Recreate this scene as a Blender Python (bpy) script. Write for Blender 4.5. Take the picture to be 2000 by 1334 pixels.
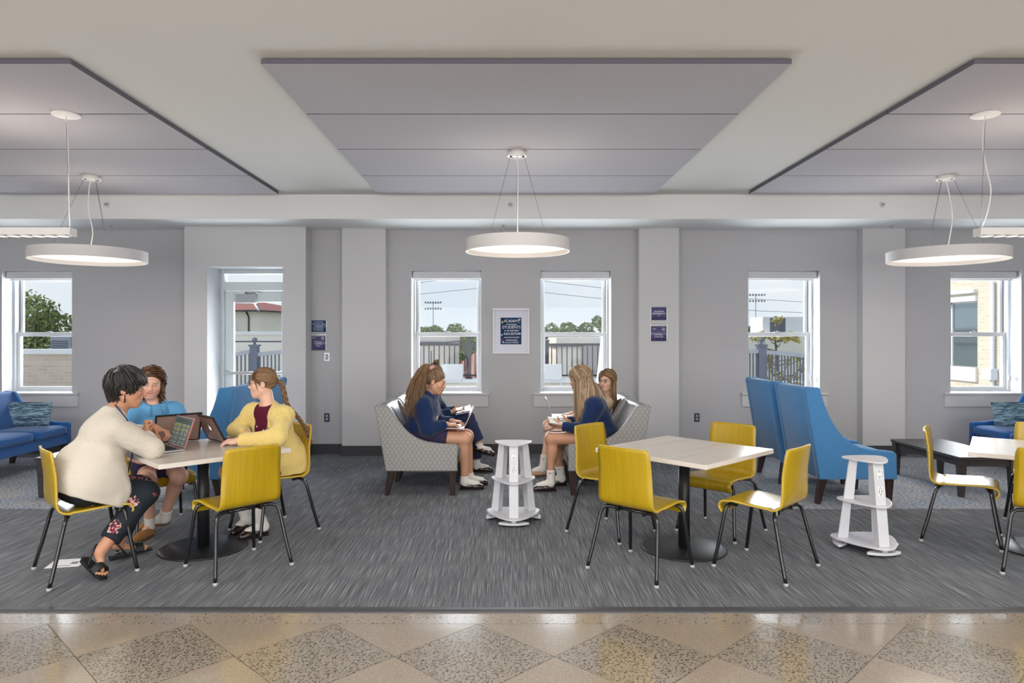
import bpy, bmesh, math, random
import numpy as np
from mathutils import Vector, Matrix, noise as mnoise

# ------------------------------------------------------------------ camera, sky, sun, lamps, exposure
for o in list(bpy.data.objects):
    bpy.data.objects.remove(o, do_unlink=True)
SC = bpy.context.scene
COL = SC.collection
R = math.radians
FPX, CX, CY, EYE = 1330.0, 985.0, 655.0, 1.574      # focal length in px, vanishing point, eye height

cam = bpy.data.cameras.new('camera')
cam.sensor_width = 36.0
cam.lens = 36.0 * FPX / 2000.0
cam.shift_x = (1000 - CX) / 2000.0
cam.shift_y = -(667 - CY) / 2000.0
cam.clip_start, cam.clip_end = 0.05, 600
camo = bpy.data.objects.new('camera', cam)
COL.objects.link(camo)
camo.location = (0, 0, EYE)
camo.rotation_euler = (R(90), 0, 0)
SC.camera = camo

SC.view_settings.view_transform = 'Standard'
SC.view_settings.look = 'None'
SC.view_settings.gamma = 1.0
SC.view_settings.use_curve_mapping = False
SC.view_settings.exposure = 0.0

w = bpy.data.worlds.new('sky'); SC.world = w
w.use_nodes = True
nt = w.node_tree; nt.nodes.clear()
wo = nt.nodes.new('ShaderNodeOutputWorld'); bg = nt.nodes.new('ShaderNodeBackground')
tc = nt.nodes.new('ShaderNodeTexCoord'); sx = nt.nodes.new('ShaderNodeSeparateXYZ')
rp = nt.nodes.new('ShaderNodeValToRGB'); mp = nt.nodes.new('ShaderNodeMapping')
nz = nt.nodes.new('ShaderNodeTexNoise'); mx = nt.nodes.new('ShaderNodeMix'); mx.data_type = 'RGBA'
rn = nt.nodes.new('ShaderNodeMapRange')
nt.links.new(tc.outputs['Generated'], sx.inputs[0]); nt.links.new(sx.outputs['Z'], rp.inputs[0])
e = rp.color_ramp.elements
e[0].position = 0.0; e[0].color = (0.80, 0.87, 0.93, 1)
e[1].position = 0.75; e[1].color = (0.42, 0.62, 0.92, 1)
mp.inputs['Scale'].default_value = (1, 1, 4)
nt.links.new(tc.outputs['Generated'], mp.inputs[0]); nt.links.new(mp.outputs[0], nz.inputs['Vector'])
nz.inputs['Scale'].default_value = 3.0; nz.inputs['Detail'].default_value = 5
nt.links.new(nz.outputs['Fac'], rn.inputs['Value'])
rn.inputs['From Min'].default_value = 0.42; rn.inputs['From Max'].default_value = 0.68
nt.links.new(rn.outputs[0], mx.inputs['Factor'])
nt.links.new(rp.outputs[0], mx.inputs[6]); mx.inputs[7].default_value = (0.92, 0.94, 0.96, 1)
nt.links.new(mx.outputs[2], bg.inputs[0]); bg.inputs[1].default_value = 1.0
nt.links.new(bg.outputs[0], wo.inputs[0])

def lamp(name, kind, loc, power, color=(1, 1, 1), rot=None, aim=None, **kw):
    l = bpy.data.lights.new(name, kind); l.energy = power; l.color = color
    for k, v in kw.items(): setattr(l, k, v)
    o = bpy.data.objects.new(name, l); COL.objects.link(o); o.location = loc
    if aim is not None:
        o.rotation_euler = (Vector(aim) - Vector(loc)).to_track_quat('-Z', 'Y').to_euler()
    elif rot is not None: o.rotation_euler = rot
    return o

# sun high on the left, almost along the window wall: it only catches the right-hand jambs
lamp('sun', 'SUN', (-20, 25, 30), 3.2, (1.0, 0.95, 0.86), aim=(-20 + 0.85 * 30, 25 - 0.22 * 30, 30 - 0.70 * 30), angle=R(0.6))
# added fill lamps out of view: a wide frontal area, then a downward row
lamp('fill_area_front', 'AREA', (0, -3.9, 1.4), 400, (0.97, 0.985, 1.0), rot=(R(90), 0, R(0)), shape='RECTANGLE', size=13.0, size_y=2.2)
for i, x in enumerate((-4.5, 0, 4.5)):
    lamp('fill_area_down', 'AREA', (x, 1.2, 3.25), 105, (1.0, 0.985, 0.96), rot=(0, 0, 0), shape='RECTANGLE', size=2.4, size_y=0.6)

for x in (-4.5, 0, 4.5):
    lamp('fill_area_up', 'AREA', (x, -0.6, 2.5), 75, (1.0, 0.985, 0.965), rot=(R(180), 0, 0), shape='RECTANGLE', size=2.4, size_y=0.5)  # added fill lamps over the camera, aimed up to brighten the ceiling
# daylight entering at each window and at the glazed door
for x, z, sx_, sz_ in ((-6.22, 1.62, 0.8, 1.4), (-3.34, 1.15, 0.7, 1.9), (-0.77, 1.62, 0.8, 1.4), (0.95, 1.62, 0.8, 1.4), (3.72, 1.62, 0.8, 1.4), (6.41, 1.62, 0.8, 1.4)):
    lamp('window_daylight', 'AREA', (x, 9.85, z), 105, (0.92, 0.96, 1.0), aim=(x, 0, z + 5.0), shape='RECTANGLE', size=sx_, size_y=sz_)

# ------------------------------------------------------------------ helpers
def lin(c):
    f = lambda v: (v / 255 / 12.92) if v / 255 <= 0.04045 else ((v / 255 + 0.055) / 1.055) ** 2.4
    return (f(c[0]), f(c[1]), f(c[2]), 1.0)

def P(px, py, Y):
    "pixel of the 2000x1334 photograph at a depth -> place in the room"
    return Vector(((px - CX) * Y / FPX, Y, EYE - (py - CY) * Y / FPX))

def nodes_of(m):
    return m.node_tree.nodes, m.node_tree.links

MATS = {}
def mat(name, col, rough=0.5, metal=0.0, spec=0.5, coat=0.0, vary=None, bump=None, emit=None, sheen=0.0, coord='Object', rot=None):
    """plain procedural material. vary=(scale xyz, second colour, detail, lo, hi); bump=(scale xyz, strength, distance)"""
    if name in MATS: return MATS[name]
    m = bpy.data.materials.new(name); m.use_nodes = True
    N, L = nodes_of(m)
    b = N['Principled BSDF']
    b.inputs['Base Color'].default_value = lin(col)
    b.inputs['Roughness'].default_value = rough
    b.inputs['Metallic'].default_value = metal
    b.inputs['Specular IOR Level'].default_value = spec
    b.inputs['Coat Weight'].default_value = coat
    b.inputs['Coat Roughness'].default_value = 0.15
    if sheen: b.inputs['Sheen Weight'].default_value = sheen
    if vary or bump:
        t = N.new('ShaderNodeTexCoord')
    if vary:
        s, c2, det, lo, hi = vary
        mp = N.new('ShaderNodeMapping'); mp.inputs['Scale'].default_value = s
        if rot: mp.inputs['Rotation'].default_value = rot
        L.new(t.outputs[coord], mp.inputs[0])
        n = N.new('ShaderNodeTexNoise'); n.inputs['Scale'].default_value = 1.0; n.inputs['Detail'].default_value = det
        L.new(mp.outputs[0], n.inputs['Vector'])
        r = N.new('ShaderNodeValToRGB'); r.color_ramp.elements[0].position = lo; r.color_ramp.elements[1].position = hi
        r.color_ramp.elements[0].color = lin(col); r.color_ramp.elements[1].color = lin(c2)
        L.new(n.outputs['Fac'], r.inputs[0]); L.new(r.outputs[0], b.inputs['Base Color'])
    if bump:
        s, st, dist = bump
        mp = N.new('ShaderNodeMapping'); mp.inputs['Scale'].default_value = s
        if rot: mp.inputs['Rotation'].default_value = rot
        L.new(t.outputs[coord], mp.inputs[0])
        n = N.new('ShaderNodeTexNoise'); n.inputs['Scale'].default_value = 1.0; n.inputs['Detail'].default_value = 3
        L.new(mp.outputs[0], n.inputs['Vector'])
        bm_ = N.new('ShaderNodeBump'); bm_.inputs['Strength'].default_value = st; bm_.inputs['Distance'].default_value = dist
        L.new(n.outputs['Fac'], bm_.inputs['Height']); L.new(bm_.outputs[0], b.inputs['Normal'])
    if emit:
        b.inputs['Emission Color'].default_value = lin(emit[0]); b.inputs['Emission Strength'].default_value = emit[1]
    MATS[name] = m
    return m

class MB:
    "collects shapes into one mesh"
    def __init__(s): s.v = []; s.f = []; s.mi = []; s.sm = []
    def add(s, vs, fs, mi=0, smooth=False):
        o = len(s.v); s.v += [tuple(p) for p in vs]
        for f in fs: s.f.append([i + o for i in f]); s.mi.append(mi); s.sm.append(smooth)
    def box(s, a, b, mi=0, M=None):
        x0, y0, z0 = a; x1, y1, z1 = b
        vs = [(x0,y0,z0),(x1,y0,z0),(x1,y1,z0),(x0,y1,z0),(x0,y0,z1),(x1,y0,z1),(x1,y1,z1),(x0,y1,z1)]
        if M is not None: vs = [M @ Vector(p) for p in vs]
        s.add(vs, [(0,3,2,1),(4,5,6,7),(0,1,5,4),(1,2,6,5),(2,3,7,6),(3,0,4,7)], mi)
    def hexa(s, bot, top, mi=0):
        "bottom and top quads"
        s.add(list(bot) + list(top), [(0,3,2,1),(4,5,6,7),(0,1,5,4),(1,2,6,5),(2,3,7,6),(3,0,4,7)], mi)
    def prism(s, poly, a, b, axis='y', mi=0, smooth=False):
        "poly of 2-D points extruded along an axis from a to b"
        n = len(poly)
        def q(p, t):
            if axis == 'y': return (p[0], t, p[1])
            if axis == 'x': return (t, p[0], p[1])
            return (p[0], p[1], t)
        vs = [q(p, a) for p in poly] + [q(p, b) for p in poly]
        s.add(vs, [tuple(range(n)), tuple(range(2*n-1, n-1, -1))], mi)
        o = len(s.v) - 2*n
        for i in range(n):
            j = (i+1) % n
            s.f.append([o+i, o+n+i, o+n+j, o+j]); s.mi.append(mi); s.sm.append(smooth)
    def tube(s, pts, r, seg=8, mi=0, cap=True, smooth=True):
        pts = [Vector(p) for p in pts]
        n = len(pts); rr = r if isinstance(r, (list, tuple)) else [r]*n
        o = len(s.v); up = None
        for i, p in enumerate(pts):
            t = (pts[min(i+1, n-1)] - pts[max(i-1, 0)]).normalized()
            if up is None:
                up = Vector((0,0,1)) if abs(t.z) < 0.9 else Vector((1,0,0))
            x = t.cross(up)
            if x.length < 1e-6: x = t.cross(Vector((0.3, 1, 0.2)))
            x.normalize(); y = t.cross(x).normalized(); up = -y if False else x.cross(t).normalized()
            for k in range(seg):
                a = 2*math.pi*k/seg
                s.v.append(tuple(p + (x*math.cos(a) + y*math.sin(a))*rr[i]))
        for i in range(n-1):
            for k in range(seg):
                k2 = (k+1) % seg
                s.f.append([o+i*seg+k, o+i*seg+k2, o+(i+1)*seg+k2, o+(i+1)*seg+k]); s.mi.append(mi); s.sm.append(smooth)
        if cap:
            s.f.append([o+k for k in range(seg-1, -1, -1)]); s.mi.append(mi); s.sm.append(False)
            s.f.append([o+(n-1)*seg+k for k in range(seg)]); s.mi.append(mi); s.sm.append(False)
    def lathe(s, prof, seg=32, c=(0,0,0), mi=0, smooth=True, close=False):
        o = len(s.v); n = len(prof)
        for r_, z in prof:
            for k in range(seg):
                a = 2*math.pi*k/seg
                s.v.append((c[0]+r_*math.cos(a), c[1]+r_*math.sin(a), c[2]+z))
        m = n if close else n-1
        for i in range(m):
            i2 = (i+1) % n
            for k in range(seg):
                k2 = (k+1) % seg
                s.f.append([o+i*seg+k, o+i*seg+k2, o+i2*seg+k2, o+i2*seg+k]); s.mi.append(mi); s.sm.append(smooth)
        if not close:
            if prof[0][0] > 1e-4: s.f.append([o+k for k in range(seg-1,-1,-1)]); s.mi.append(mi); s.sm.append(False)
            if prof[-1][0] > 1e-4: s.f.append([o+(n-1)*seg+k for k in range(seg)]); s.mi.append(mi); s.sm.append(False)
    def grid(s, rows, mi=0, smooth=True, close=False):
        "rows: list of equal length lists of points"
        o = len(s.v); m = len(rows[0])
        for r_ in rows: s.v += [tuple(p) for p in r_]
        for i in range(len(rows)-1):
            for k in range(m if close else m-1):
                k2 = (k+1) % m
                s.f.append([o+i*m+k, o+i*m+k2, o+(i+1)*m+k2, o+(i+1)*m+k]); s.mi.append(mi); s.sm.append(smooth)
    def mesh(s, name):
        me = bpy.data.meshes.new(name)
        me.from_pydata(s.v, [], s.f)
        me.polygons.foreach_set('material_index', s.mi)
        me.polygons.foreach_set('use_smooth', s.sm)
        me.update()
        return me
    def build(s, name, mats, parent=None, bevel=0, seg=2, solid=None, loc=None, rot=None, clean=True):
        me = s.mesh(name)
        if clean:
            b = bmesh.new(); b.from_mesh(me); bmesh.ops.recalc_face_normals(b, faces=b.faces); b.to_mesh(me); b.free()
        return obj(name, me, mats, parent, bevel, seg, loc, rot)

def obj(name, me, mats, parent=None, bevel=0, seg=2, loc=None, rot=None):
    for m in (mats if isinstance(mats, (list, tuple)) else [mats]): me.materials.append(m)
    o = bpy.data.objects.new(name, me); COL.objects.link(o)
    if parent is not None: o.parent = parent
    if loc is not None: o.location = loc
    if rot is not None: o.rotation_euler = rot
    if bevel:
        bv = o.modifiers.new('bevel', 'BEVEL'); bv.width = bevel; bv.segments = seg; bv.limit_method = 'ANGLE'; bv.angle_limit = R(40)
        bv.harden_normals = False
    return o

def tag(o, label=None, cat=None, group=None, kind=None):
    if label: o['label'] = label
    if cat: o['category'] = cat
    if group: o['group'] = group
    if kind: o['kind'] = kind
    return o

def thing(name, label, cat, loc=(0,0,0), rz=0.0, group=None):
    o = bpy.data.objects.new(name, None); COL.objects.link(o)
    o.location = loc; o.rotation_euler = (0, 0, rz); o.empty_display_size = 0.1
    return tag(o, label, cat, group)

def dup(root, loc, rz=0.0, label=None, group=None):
    kids = [c for c in bpy.data.objects if c.parent == root]
    r = root.copy(); COL.objects.link(r); r.location = loc; r.rotation_euler = (0, 0, rz)
    if label: r['label'] = label
    if group: r['group'] = group
    for ch in kids:
        c = ch.copy(); COL.objects.link(c); c.parent = r
        for g in [d for d in bpy.data.objects if d.parent == ch]:
            d = g.copy(); COL.objects.link(d); d.parent = c
    return r

def text_mesh(s, size, depth=0.0004, align='CENTER', shear=0.0, bold=0.0, spacing=1.0, line=1.0):
    cu = bpy.data.curves.new('lettering', 'FONT'); cu.body = s; cu.size = size; cu.extrude = depth
    cu.align_x = align; cu.align_y = 'CENTER'; cu.shear = shear; cu.offset = bold; cu.space_character = spacing; cu.space_line = line
    cu.resolution_u = 2
    o = bpy.data.objects.new('lettering', cu); COL.objects.link(o)
    bpy.context.view_layer.update()
    me = bpy.data.meshes.new_from_object(o.evaluated_get(bpy.context.evaluated_depsgraph_get()))
    bpy.data.objects.remove(o); bpy.data.curves.remove(cu)
    return me

def lettering(s, size, m, parent, loc, rot=(R(90),0,0), name='lettering', **kw):
    me = text_mesh(s, size, **kw)
    me.materials.clear()
    return obj(name, me, m, parent, loc=loc, rot=rot)

# ------------------------------------------------------------------ shared materials
M_wall = mat('wall_paint_grey', (189, 188, 190), 0.85, spec=0.25, bump=((90, 90, 90), 0.05, 0.002))
M_pil = mat('pilaster_paint_light', (208, 207, 208), 0.85, spec=0.25, bump=((90, 90, 90), 0.05, 0.002))
M_ceil = mat('ceiling_paint_white', (212, 210, 205), 0.9, spec=0.2, bump=((60, 60, 60), 0.04, 0.002))
M_white = mat('white_trim_enamel', (208, 209, 211), 0.4, spec=0.4)
M_vinyl = mat('white_window_vinyl', (206, 208, 210), 0.35)
M_base = mat('baseboard_charcoal', (62, 62, 66), 0.5)
M_black = mat('black_powder_coat', (24, 25, 28), 0.35)
M_steel = mat('brushed_steel', (170, 172, 175), 0.3, metal=1.0)
M_plasticw = mat('white_lacquer', (212, 211, 216), 0.28)

def glass(name='clear_glass', tint=(0.97, 0.985, 0.99), refl=0.3):
    if name in MATS: return MATS[name]
    m = bpy.data.materials.new(name); m.use_nodes = True
    N, L = nodes_of(m); N.remove(N['Principled BSDF'])
    out = N['Material Output']; tr = N.new('ShaderNodeBsdfTransparent'); gl = N.new('ShaderNodeBsdfGlossy')
    tr.inputs[0].default_value = (*tint, 1); gl.inputs['Roughness'].default_value = 0.02
    fr = N.new('ShaderNodeFresnel'); fr.inputs[0].default_value = 1.45
    ma = N.new('ShaderNodeMath'); ma.operation = 'MULTIPLY'; ma.inputs[1].default_value = refl
    L.new(fr.outputs[0], ma.inputs[0])
    mx = N.new('ShaderNodeMixShader'); L.new(ma.outputs[0], mx.inputs[0]); L.new(tr.outputs[0], mx.inputs[1]); L.new(gl.outputs[0], mx.inputs[2])
    L.new(mx.outputs[0], out.inputs[0])
    MATS[name] = m
    return m
M_glass = glass()
# ------------------------------------------------------------------ the room
YW, YO = 9.06, 9.44          # inner and outer face of the window wall
ZC = 3.275                   # ceiling
XL, XR, YB = -7.6, 7.9, -4.2

def carpet_material():
    m = bpy.data.materials.new('streaked_grey_carpet'); m.use_nodes = True
    N, L = nodes_of(m); b = N['Principled BSDF']; b.inputs['Roughness'].default_value = 0.95; b.inputs['Specular IOR Level'].default_value = 0.15
    b.inputs['Sheen Weight'].default_value = 0.07; b.inputs['Sheen Roughness'].default_value = 0.45; b.inputs['Sheen Tint'].default_value = (0.80, 0.90, 1.0, 1)
    t = N.new('ShaderNodeTexCoord')
    def nz(scale, det=2.0):
        mp = N.new('ShaderNodeMapping'); mp.inputs['Scale'].default_value = scale; L.new(t.outputs['Object'], mp.inputs[0])
        n = N.new('ShaderNodeTexNoise'); n.inputs['Scale'].default_value = 1; n.inputs['Detail'].default_value = det
        L.new(mp.outputs[0], n.inputs['Vector']); return n
    a = nz((430, 3.2, 1), 2); c = nz((120, 1.3, 1), 2); d = nz((500, 330, 1), 1)
    r1 = N.new('ShaderNodeValToRGB'); e = r1.color_ramp.elements
    e[0].position = 0.35; e[0].color = lin((64, 66, 70)); e[1].position = 0.72; e[1].color = lin((164, 165, 168))
    k = r1.color_ramp.elements.new(0.53); k.color = lin((98, 100, 104))
    m1 = N.new('ShaderNodeMath'); m1.operation = 'MULTIPLY_ADD'; m1.inputs[1].default_value = 0.30; m1.inputs[2].default_value = -0.15
    L.new(c.outputs['Fac'], m1.inputs[0])
    m2 = N.new('ShaderNodeMath'); m2.operation = 'ADD'; L.new(a.outputs['Fac'], m2.inputs[0]); L.new(m1.outputs[0], m2.inputs[1])
    m3 = N.new('ShaderNodeMath'); m3.operation = 'MULTIPLY_ADD'; m3.inputs[1].default_value = 0.42; m3.inputs[2].default_value = -0.21
    L.new(d.outputs['Fac'], m3.inputs[0])
    m4 = N.new('ShaderNodeMath'); m4.operation = 'ADD'; L.new(m2.outputs[0], m4.inputs[0]); L.new(m3.outputs[0], m4.inputs[1])
    L.new(m4.outputs[0], r1.inputs[0]); L.new(r1.outputs[0], b.inputs['Base Color'])
    bp = N.new('ShaderNodeBump'); bp.inputs['Strength'].default_value = 0.5; bp.inputs['Distance'].default_value = 0.004
    L.new(m4.outputs[0], bp.inputs['Height']); L.new(bp.outputs[0], b.inputs['Normal'])
    return m

def rug_material():
    m = bpy.data.materials.new('distressed_blue_grey_carpet'); m.use_nodes = True
    N, L = nodes_of(m); b = N['Principled BSDF']; b.inputs['Roughness'].default_value = 0.95; b.inputs['Specular IOR Level'].default_value = 0.15
    b.inputs['Sheen Weight'].default_value = 0.07; b.inputs['Sheen Roughness'].default_value = 0.45; b.inputs['Sheen Tint'].default_value = (0.80, 0.90, 1.0, 1)
    t = N.new('ShaderNodeTexCoord')
    def nz(scale, det=2.0):
        mp = N.new('ShaderNodeMapping'); mp.inputs['Scale'].default_value = scale; L.new(t.outputs['Object'], mp.inputs[0])
        n = N.new('ShaderNodeTexNoise'); n.inputs['Scale'].default_value = 1; n.inputs['Detail'].default_value = det
        L.new(mp.outputs[0], n.inputs['Vector']); return n
    a = nz((34, 90, 1), 4); c = nz((2.5, 3.5, 1), 3)
    r1 = N.new('ShaderNodeValToRGB'); e = r1.color_ramp.elements
    e[0].position = 0.40; e[0].color = lin((54, 62, 76)); e[1].position = 0.60; e[1].color = lin((200, 205, 212))
    r2 = N.new('ShaderNodeValToRGB'); e = r2.color_ramp.elements
    e[0].position = 0.40; e[0].color = lin((104, 118, 142)); e[1].position = 0.62; e[1].color = lin((150, 142, 134))
    mx = N.new('ShaderNodeMix'); mx.data_type = 'RGBA'; mx.inputs[0].default_value = 0.42
    L.new(a.outputs['Fac'], r1.inputs[0]); L.new(c.outputs['Fac'], r2.inputs[0])
    L.new(r1.outputs[0], mx.inputs[6]); L.new(r2.outputs[0], mx.inputs[7]); L.new(mx.outputs[2], b.inputs['Base Color'])
    bp = N.new('ShaderNodeBump'); bp.inputs['Strength'].default_value = 0.4; bp.inputs['Distance'].default_value = 0.004
    L.new(a.outputs['Fac'], bp.inputs['Height']); L.new(bp.outputs[0], b.inputs['Normal'])
    return m

def terrazzo(name, base, chips, amount, scale, fine):
    m = bpy.data.materials.new(name); m.use_nodes = True
    N, L = nodes_of(m); b = N['Principled BSDF']; b.inputs['Roughness'].default_value = 0.16; b.inputs['Specular IOR Level'].default_value = 0.5
    b.inputs['Coat Weight'].default_value = 0.6; b.inputs['Coat Roughness'].default_value = 0.05
    t = N.new('ShaderNodeTexCoord')
    n0 = N.new('ShaderNodeTexNoise'); n0.inputs['Scale'].default_value = fine; n0.inputs['Detail'].default_value = 2
    L.new(t.outputs['Object'], n0.inputs['Vector'])
    r0 = N.new('ShaderNodeValToRGB'); e = r0.color_ramp.elements
    e[0].position = 0.3; e[0].color = lin([v - 16 for v in base]); e[1].position = 0.7; e[1].color = lin([v + 12 for v in base])
    L.new(n0.outputs['Fac'], r0.inputs[0])
    nd = N.new('ShaderNodeTexNoise'); nd.inputs['Scale'].default_value = scale * 0.8; L.new(t.outputs['Object'], nd.inputs['Vector'])
    va = N.new('ShaderNodeVectorMath'); va.operation = 'SCALE'; va.inputs['Scale'].default_value = 0.018; L.new(nd.outputs['Color'], va.inputs[0])
    vb = N.new('ShaderNodeVectorMath'); vb.operation = 'ADD'; L.new(t.outputs['Object'], vb.inputs[0]); L.new(va.outputs[0], vb.inputs[1])
    v = N.new('ShaderNodeTexVoronoi'); v.inputs['Scale'].default_value = scale; L.new(vb.outputs[0], v.inputs['Vector'])
    sp = N.new('ShaderNodeSeparateXYZ'); L.new(v.outputs['Color'], sp.inputs[0])
    c1 = N.new('ShaderNodeMath'); c1.operation = 'LESS_THAN'; c1.inputs[1].default_value = amount; L.new(sp.outputs[0], c1.inputs[0])
    c2 = N.new('ShaderNodeMath'); c2.operation = 'LESS_THAN'; c2.inputs[1].default_value = 0.46; L.new(v.outputs['Distance'], c2.inputs[0])
    c3 = N.new('ShaderNodeMath'); c3.operation = 'MULTIPLY'; L.new(c1.outputs[0], c3.inputs[0]); L.new(c2.outputs[0], c3.inputs[1])
    r1 = N.new('ShaderNodeValToRGB'); e = r1.color_ramp.elements
    e[0].position = 0; e[0].color = lin(chips[0]); e[1].position = 1; e[1].color = lin(chips[1]); L.new(sp.outputs[1], r1.inputs[0])
    mx = N.new('ShaderNodeMix'); mx.data_type = 'RGBA'; L.new(c3.outputs[0], mx.inputs[0]); L.new(r0.outputs[0], mx.inputs[6]); L.new(r1.outputs[0], mx.inputs[7])
    L.new(mx.outputs[2], b.inputs['Base Color'])
    return m

M_carpet = carpet_material(); M_rug = rug_material()
M_tz_plain = terrazzo('terrazzo_beige', (147, 134, 119), ((128, 116, 102), (170, 157, 142)), 0.3, 220, 160)
M_tz_dark = terrazzo('terrazzo_black_chip', (141, 131, 118), ((34, 32, 32), (92, 84, 78)), 0.50, 92, 140)
M_tz_edge = terrazzo('terrazzo_light_chip', (148, 136, 122), ((60, 56, 52), (110, 98, 88)), 0.14, 90, 150)
M_brass = mat('terrazzo_divider_metal', (150, 126, 92), 0.35, metal=0.6)

YT = 3.91                                                            # carpet edge
fl = MB(); fl.box((XL, YT, -0.06), (XR, YW + 0.3, 0.0))
floor = tag(fl.build('floor', M_carpet), kind='structure')
m_ = MB(); m_.box((XL, YB, -0.06), (XR, 3.72, -0.006)); m_.build('terrazzo_bed', M_brass, floor)
m_ = MB(); m_.box((XL, 3.724, -0.06), (XR, YT, -0.002)); m_.build('terrazzo_border', M_tz_edge, floor)
m_ = MB(); m_.prism([(YT-0.045, -0.002), (YT-0.04, 0.004), (YT-0.02, 0.009), (YT+0.012, 0.010), (YT+0.012, -0.002)], XL, XR, 'x'); m_.build('transition_strip', M_base, floor)
# diamonds: squares stood on a corner, pitch 0.784, joints of 4 mm
def tri_mesh(pts, top=-0.002):
    m = MB(); m.prism(pts, -0.02, top, 'z'); return m
PX, PY, G = 0.392, 0.380, 0.0022
dia = tri_mesh([(-PX+G*1.4, 0), (0, -PY+G*1.4), (PX-G*1.4, 0), (0, PY-G*1.4)]).mesh('terrazzo_diamond'); dia.materials.append(M_tz_dark)
lite = tri_mesh([(-PX+G*1.4, 0), (0, -PY+G*1.4), (PX-G*1.4, 0), (0, PY-G*1.4)]).mesh('terrazzo_plain_diamond'); lite.materials.append(M_tz_plain)
half = tri_mesh([(-PX+G*2.4, PY-G*.7), (0, G*1.4), (PX-G*2.4, PY-G*.7)]).mesh('terrazzo_triangle'); half.materials.append(M_tz_plain)
for k in range(-5, 7):
    x = -1.703 + 0.784*k - 0.01
    for j in range(0, 3):
        o = bpy.data.objects.new('terrazzo_diamond', dia); COL.objects.link(o); o.parent = floor; o.location = (x, 3.34 - 2*PY*j, 0)
    for j in range(0, 3):
        o = bpy.data.objects.new('terrazzo_plain_diamond', lite); COL.objects.link(o); o.parent = floor; o.location = (x + PX, 3.34 - PY - 2*PY*j, 0)
    o = bpy.data.objects.new('terrazzo_triangle', half); COL.objects.link(o); o.parent = floor; o.location = (x + PX, 3.34, 0)
m_ = MB(); m_.box((XL, YB, -0.02), (XR, 3.34-2.5*2*PY-0.0, -0.002)); m_.build('terrazzo_field', M_tz_plain, floor)
for (x0, x1) in ((XL, -2.62), (2.62, XR)):
    m_ = MB(); m_.box((x0, 6.17, -0.001), (x1, 8.75, 0.003)); m_.build('carpet_inset', M_rug, floor)

# ceiling, soffit
m_ = MB(); m_.box((XL, YB, ZC), (XR, YO, ZC+0.1)); ceiling = tag(m_.build('ceiling', M_ceil), kind='structure')
m_ = MB(); m_.box((XL, 8.2, 2.976), (XR, YW+0.05, ZC-0.001)); m_.build('soffit', mat('soffit_paint_white', (234, 235, 234), 0.85, spec=0.2), ceiling, bevel=0.004)

# back wall with openings
WIN = [(-6.69, -5.75), (-1.240, -0.300), (0.477, 1.424), (3.243, 4.203), (5.933, 6.885)]
ZS, ZH = 0.811, 2.440
DOOR = (-3.838, -2.852, 0.0, 2.467)
BAY = (-4.126, -2.561, 8.78)
def wall_with_holes(x0, x1, z0, z1, ya, yb, holes, name, m, kind=None, parent=None):
    xs = sorted({x0, x1, *[h[0] for h in holes], *[h[1] for h in holes]}); zs = sorted({z0, z1, *[h[2] for h in holes], *[h[3] for h in holes]})
    xs = [x for x in xs if x0 <= x <= x1]; zs = [z for z in zs if z0 <= z <= z1]
    def solid(i, k):
        if i < 0 or k < 0 or i >= len(xs)-1 or k >= len(zs)-1: return False
        cx, cz = (xs[i]+xs[i+1])/2, (zs[k]+zs[k+1])/2
        return not any(h[0] < cx < h[1] and h[2] < cz < h[3] for h in holes)
    B = MB()
    for i in range(len(xs)-1):
        for k in range(len(zs)-1):
            if not solid(i, k): continue
            a, b, c, d = xs[i], xs[i+1], zs[k], zs[k+1]
            B.add([(a,ya,c),(b,ya,c),(b,ya,d),(a,ya,d)], [(0,1,2,3)]); B.add([(a,yb,c),(b,yb,c),(b,yb,d),(a,yb,d)], [(3,2,1,0)])
            if not solid(i-1, k): B.add([(a,ya,c),(a,yb,c),(a,yb,d),(a,ya,d)], [(3,2,1,0)])
            if not solid(i+1, k): B.add([(b,ya,c),(b,yb,c),(b,yb,d),(b,ya,d)], [(0,1,2,3)])
            if not solid(i, k-1): B.add([(a,ya,c),(b,ya,c),(b,yb,c),(a,yb,c)], [(3,2,1,0)])
            if not solid(i, k+1): B.add([(a,ya,d),(b,ya,d),(b,yb,d),(a,yb,d)], [(0,1,2,3)])
    me = B.mesh(name)
    b = bmesh.new(); b.from_mesh(me); bmesh.ops.remove_doubles(b, verts=b.verts, dist=1e-5); bmesh.ops.recalc_face_normals(b, faces=b.faces); b.to_mesh(me); b.free()
    o = obj(name, me, m, parent)
    if kind: tag(o, kind=kind)
    return o
holes = [(a, b, ZS, ZH) for a, b in WIN] + [DOOR]
wall = wall_with_holes(XL, XR, -0.05, ZC, YW, YO, holes, 'wall_back', M_wall, 'structure')
# white painted linings of the reveals
for i, (a, b) in enumerate(WIN):
    B = MB(); t = 0.004
    B.box((a, YW+0.002, ZS), (a+t, 9.27, ZH)); B.box((b-t, YW+0.002, ZS), (b, 9.27, ZH)); B.box((a, YW+0.002, ZH-t), (b, 9.27, ZH))
    B.build('reveal_lining', mat('reveal_paint', (188, 189, 191), 0.7, spec=0.3), wall)
wall_with_holes(BAY[0], BAY[1], 0, 2.976, BAY[2], YW, [DOOR], 'door_bay', M_pil, None, wall)
B = MB(); t = 0.004
B.box((DOOR[0], BAY[2]+0.002, 0), (DOOR[0]+t, 9.2, DOOR[3])); B.box((DOOR[1]-t, BAY[2]+0.002, 0), (DOOR[1], 9.2, DOOR[3])); B.box((DOOR[0], BAY[2]+0.002, DOOR[3]-t), (DOOR[1], 9.2, DOOR[3]))
B.build('reveal_lining', mat('reveal_paint', (188, 189, 191), 0.7, spec=0.3), wall)
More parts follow.
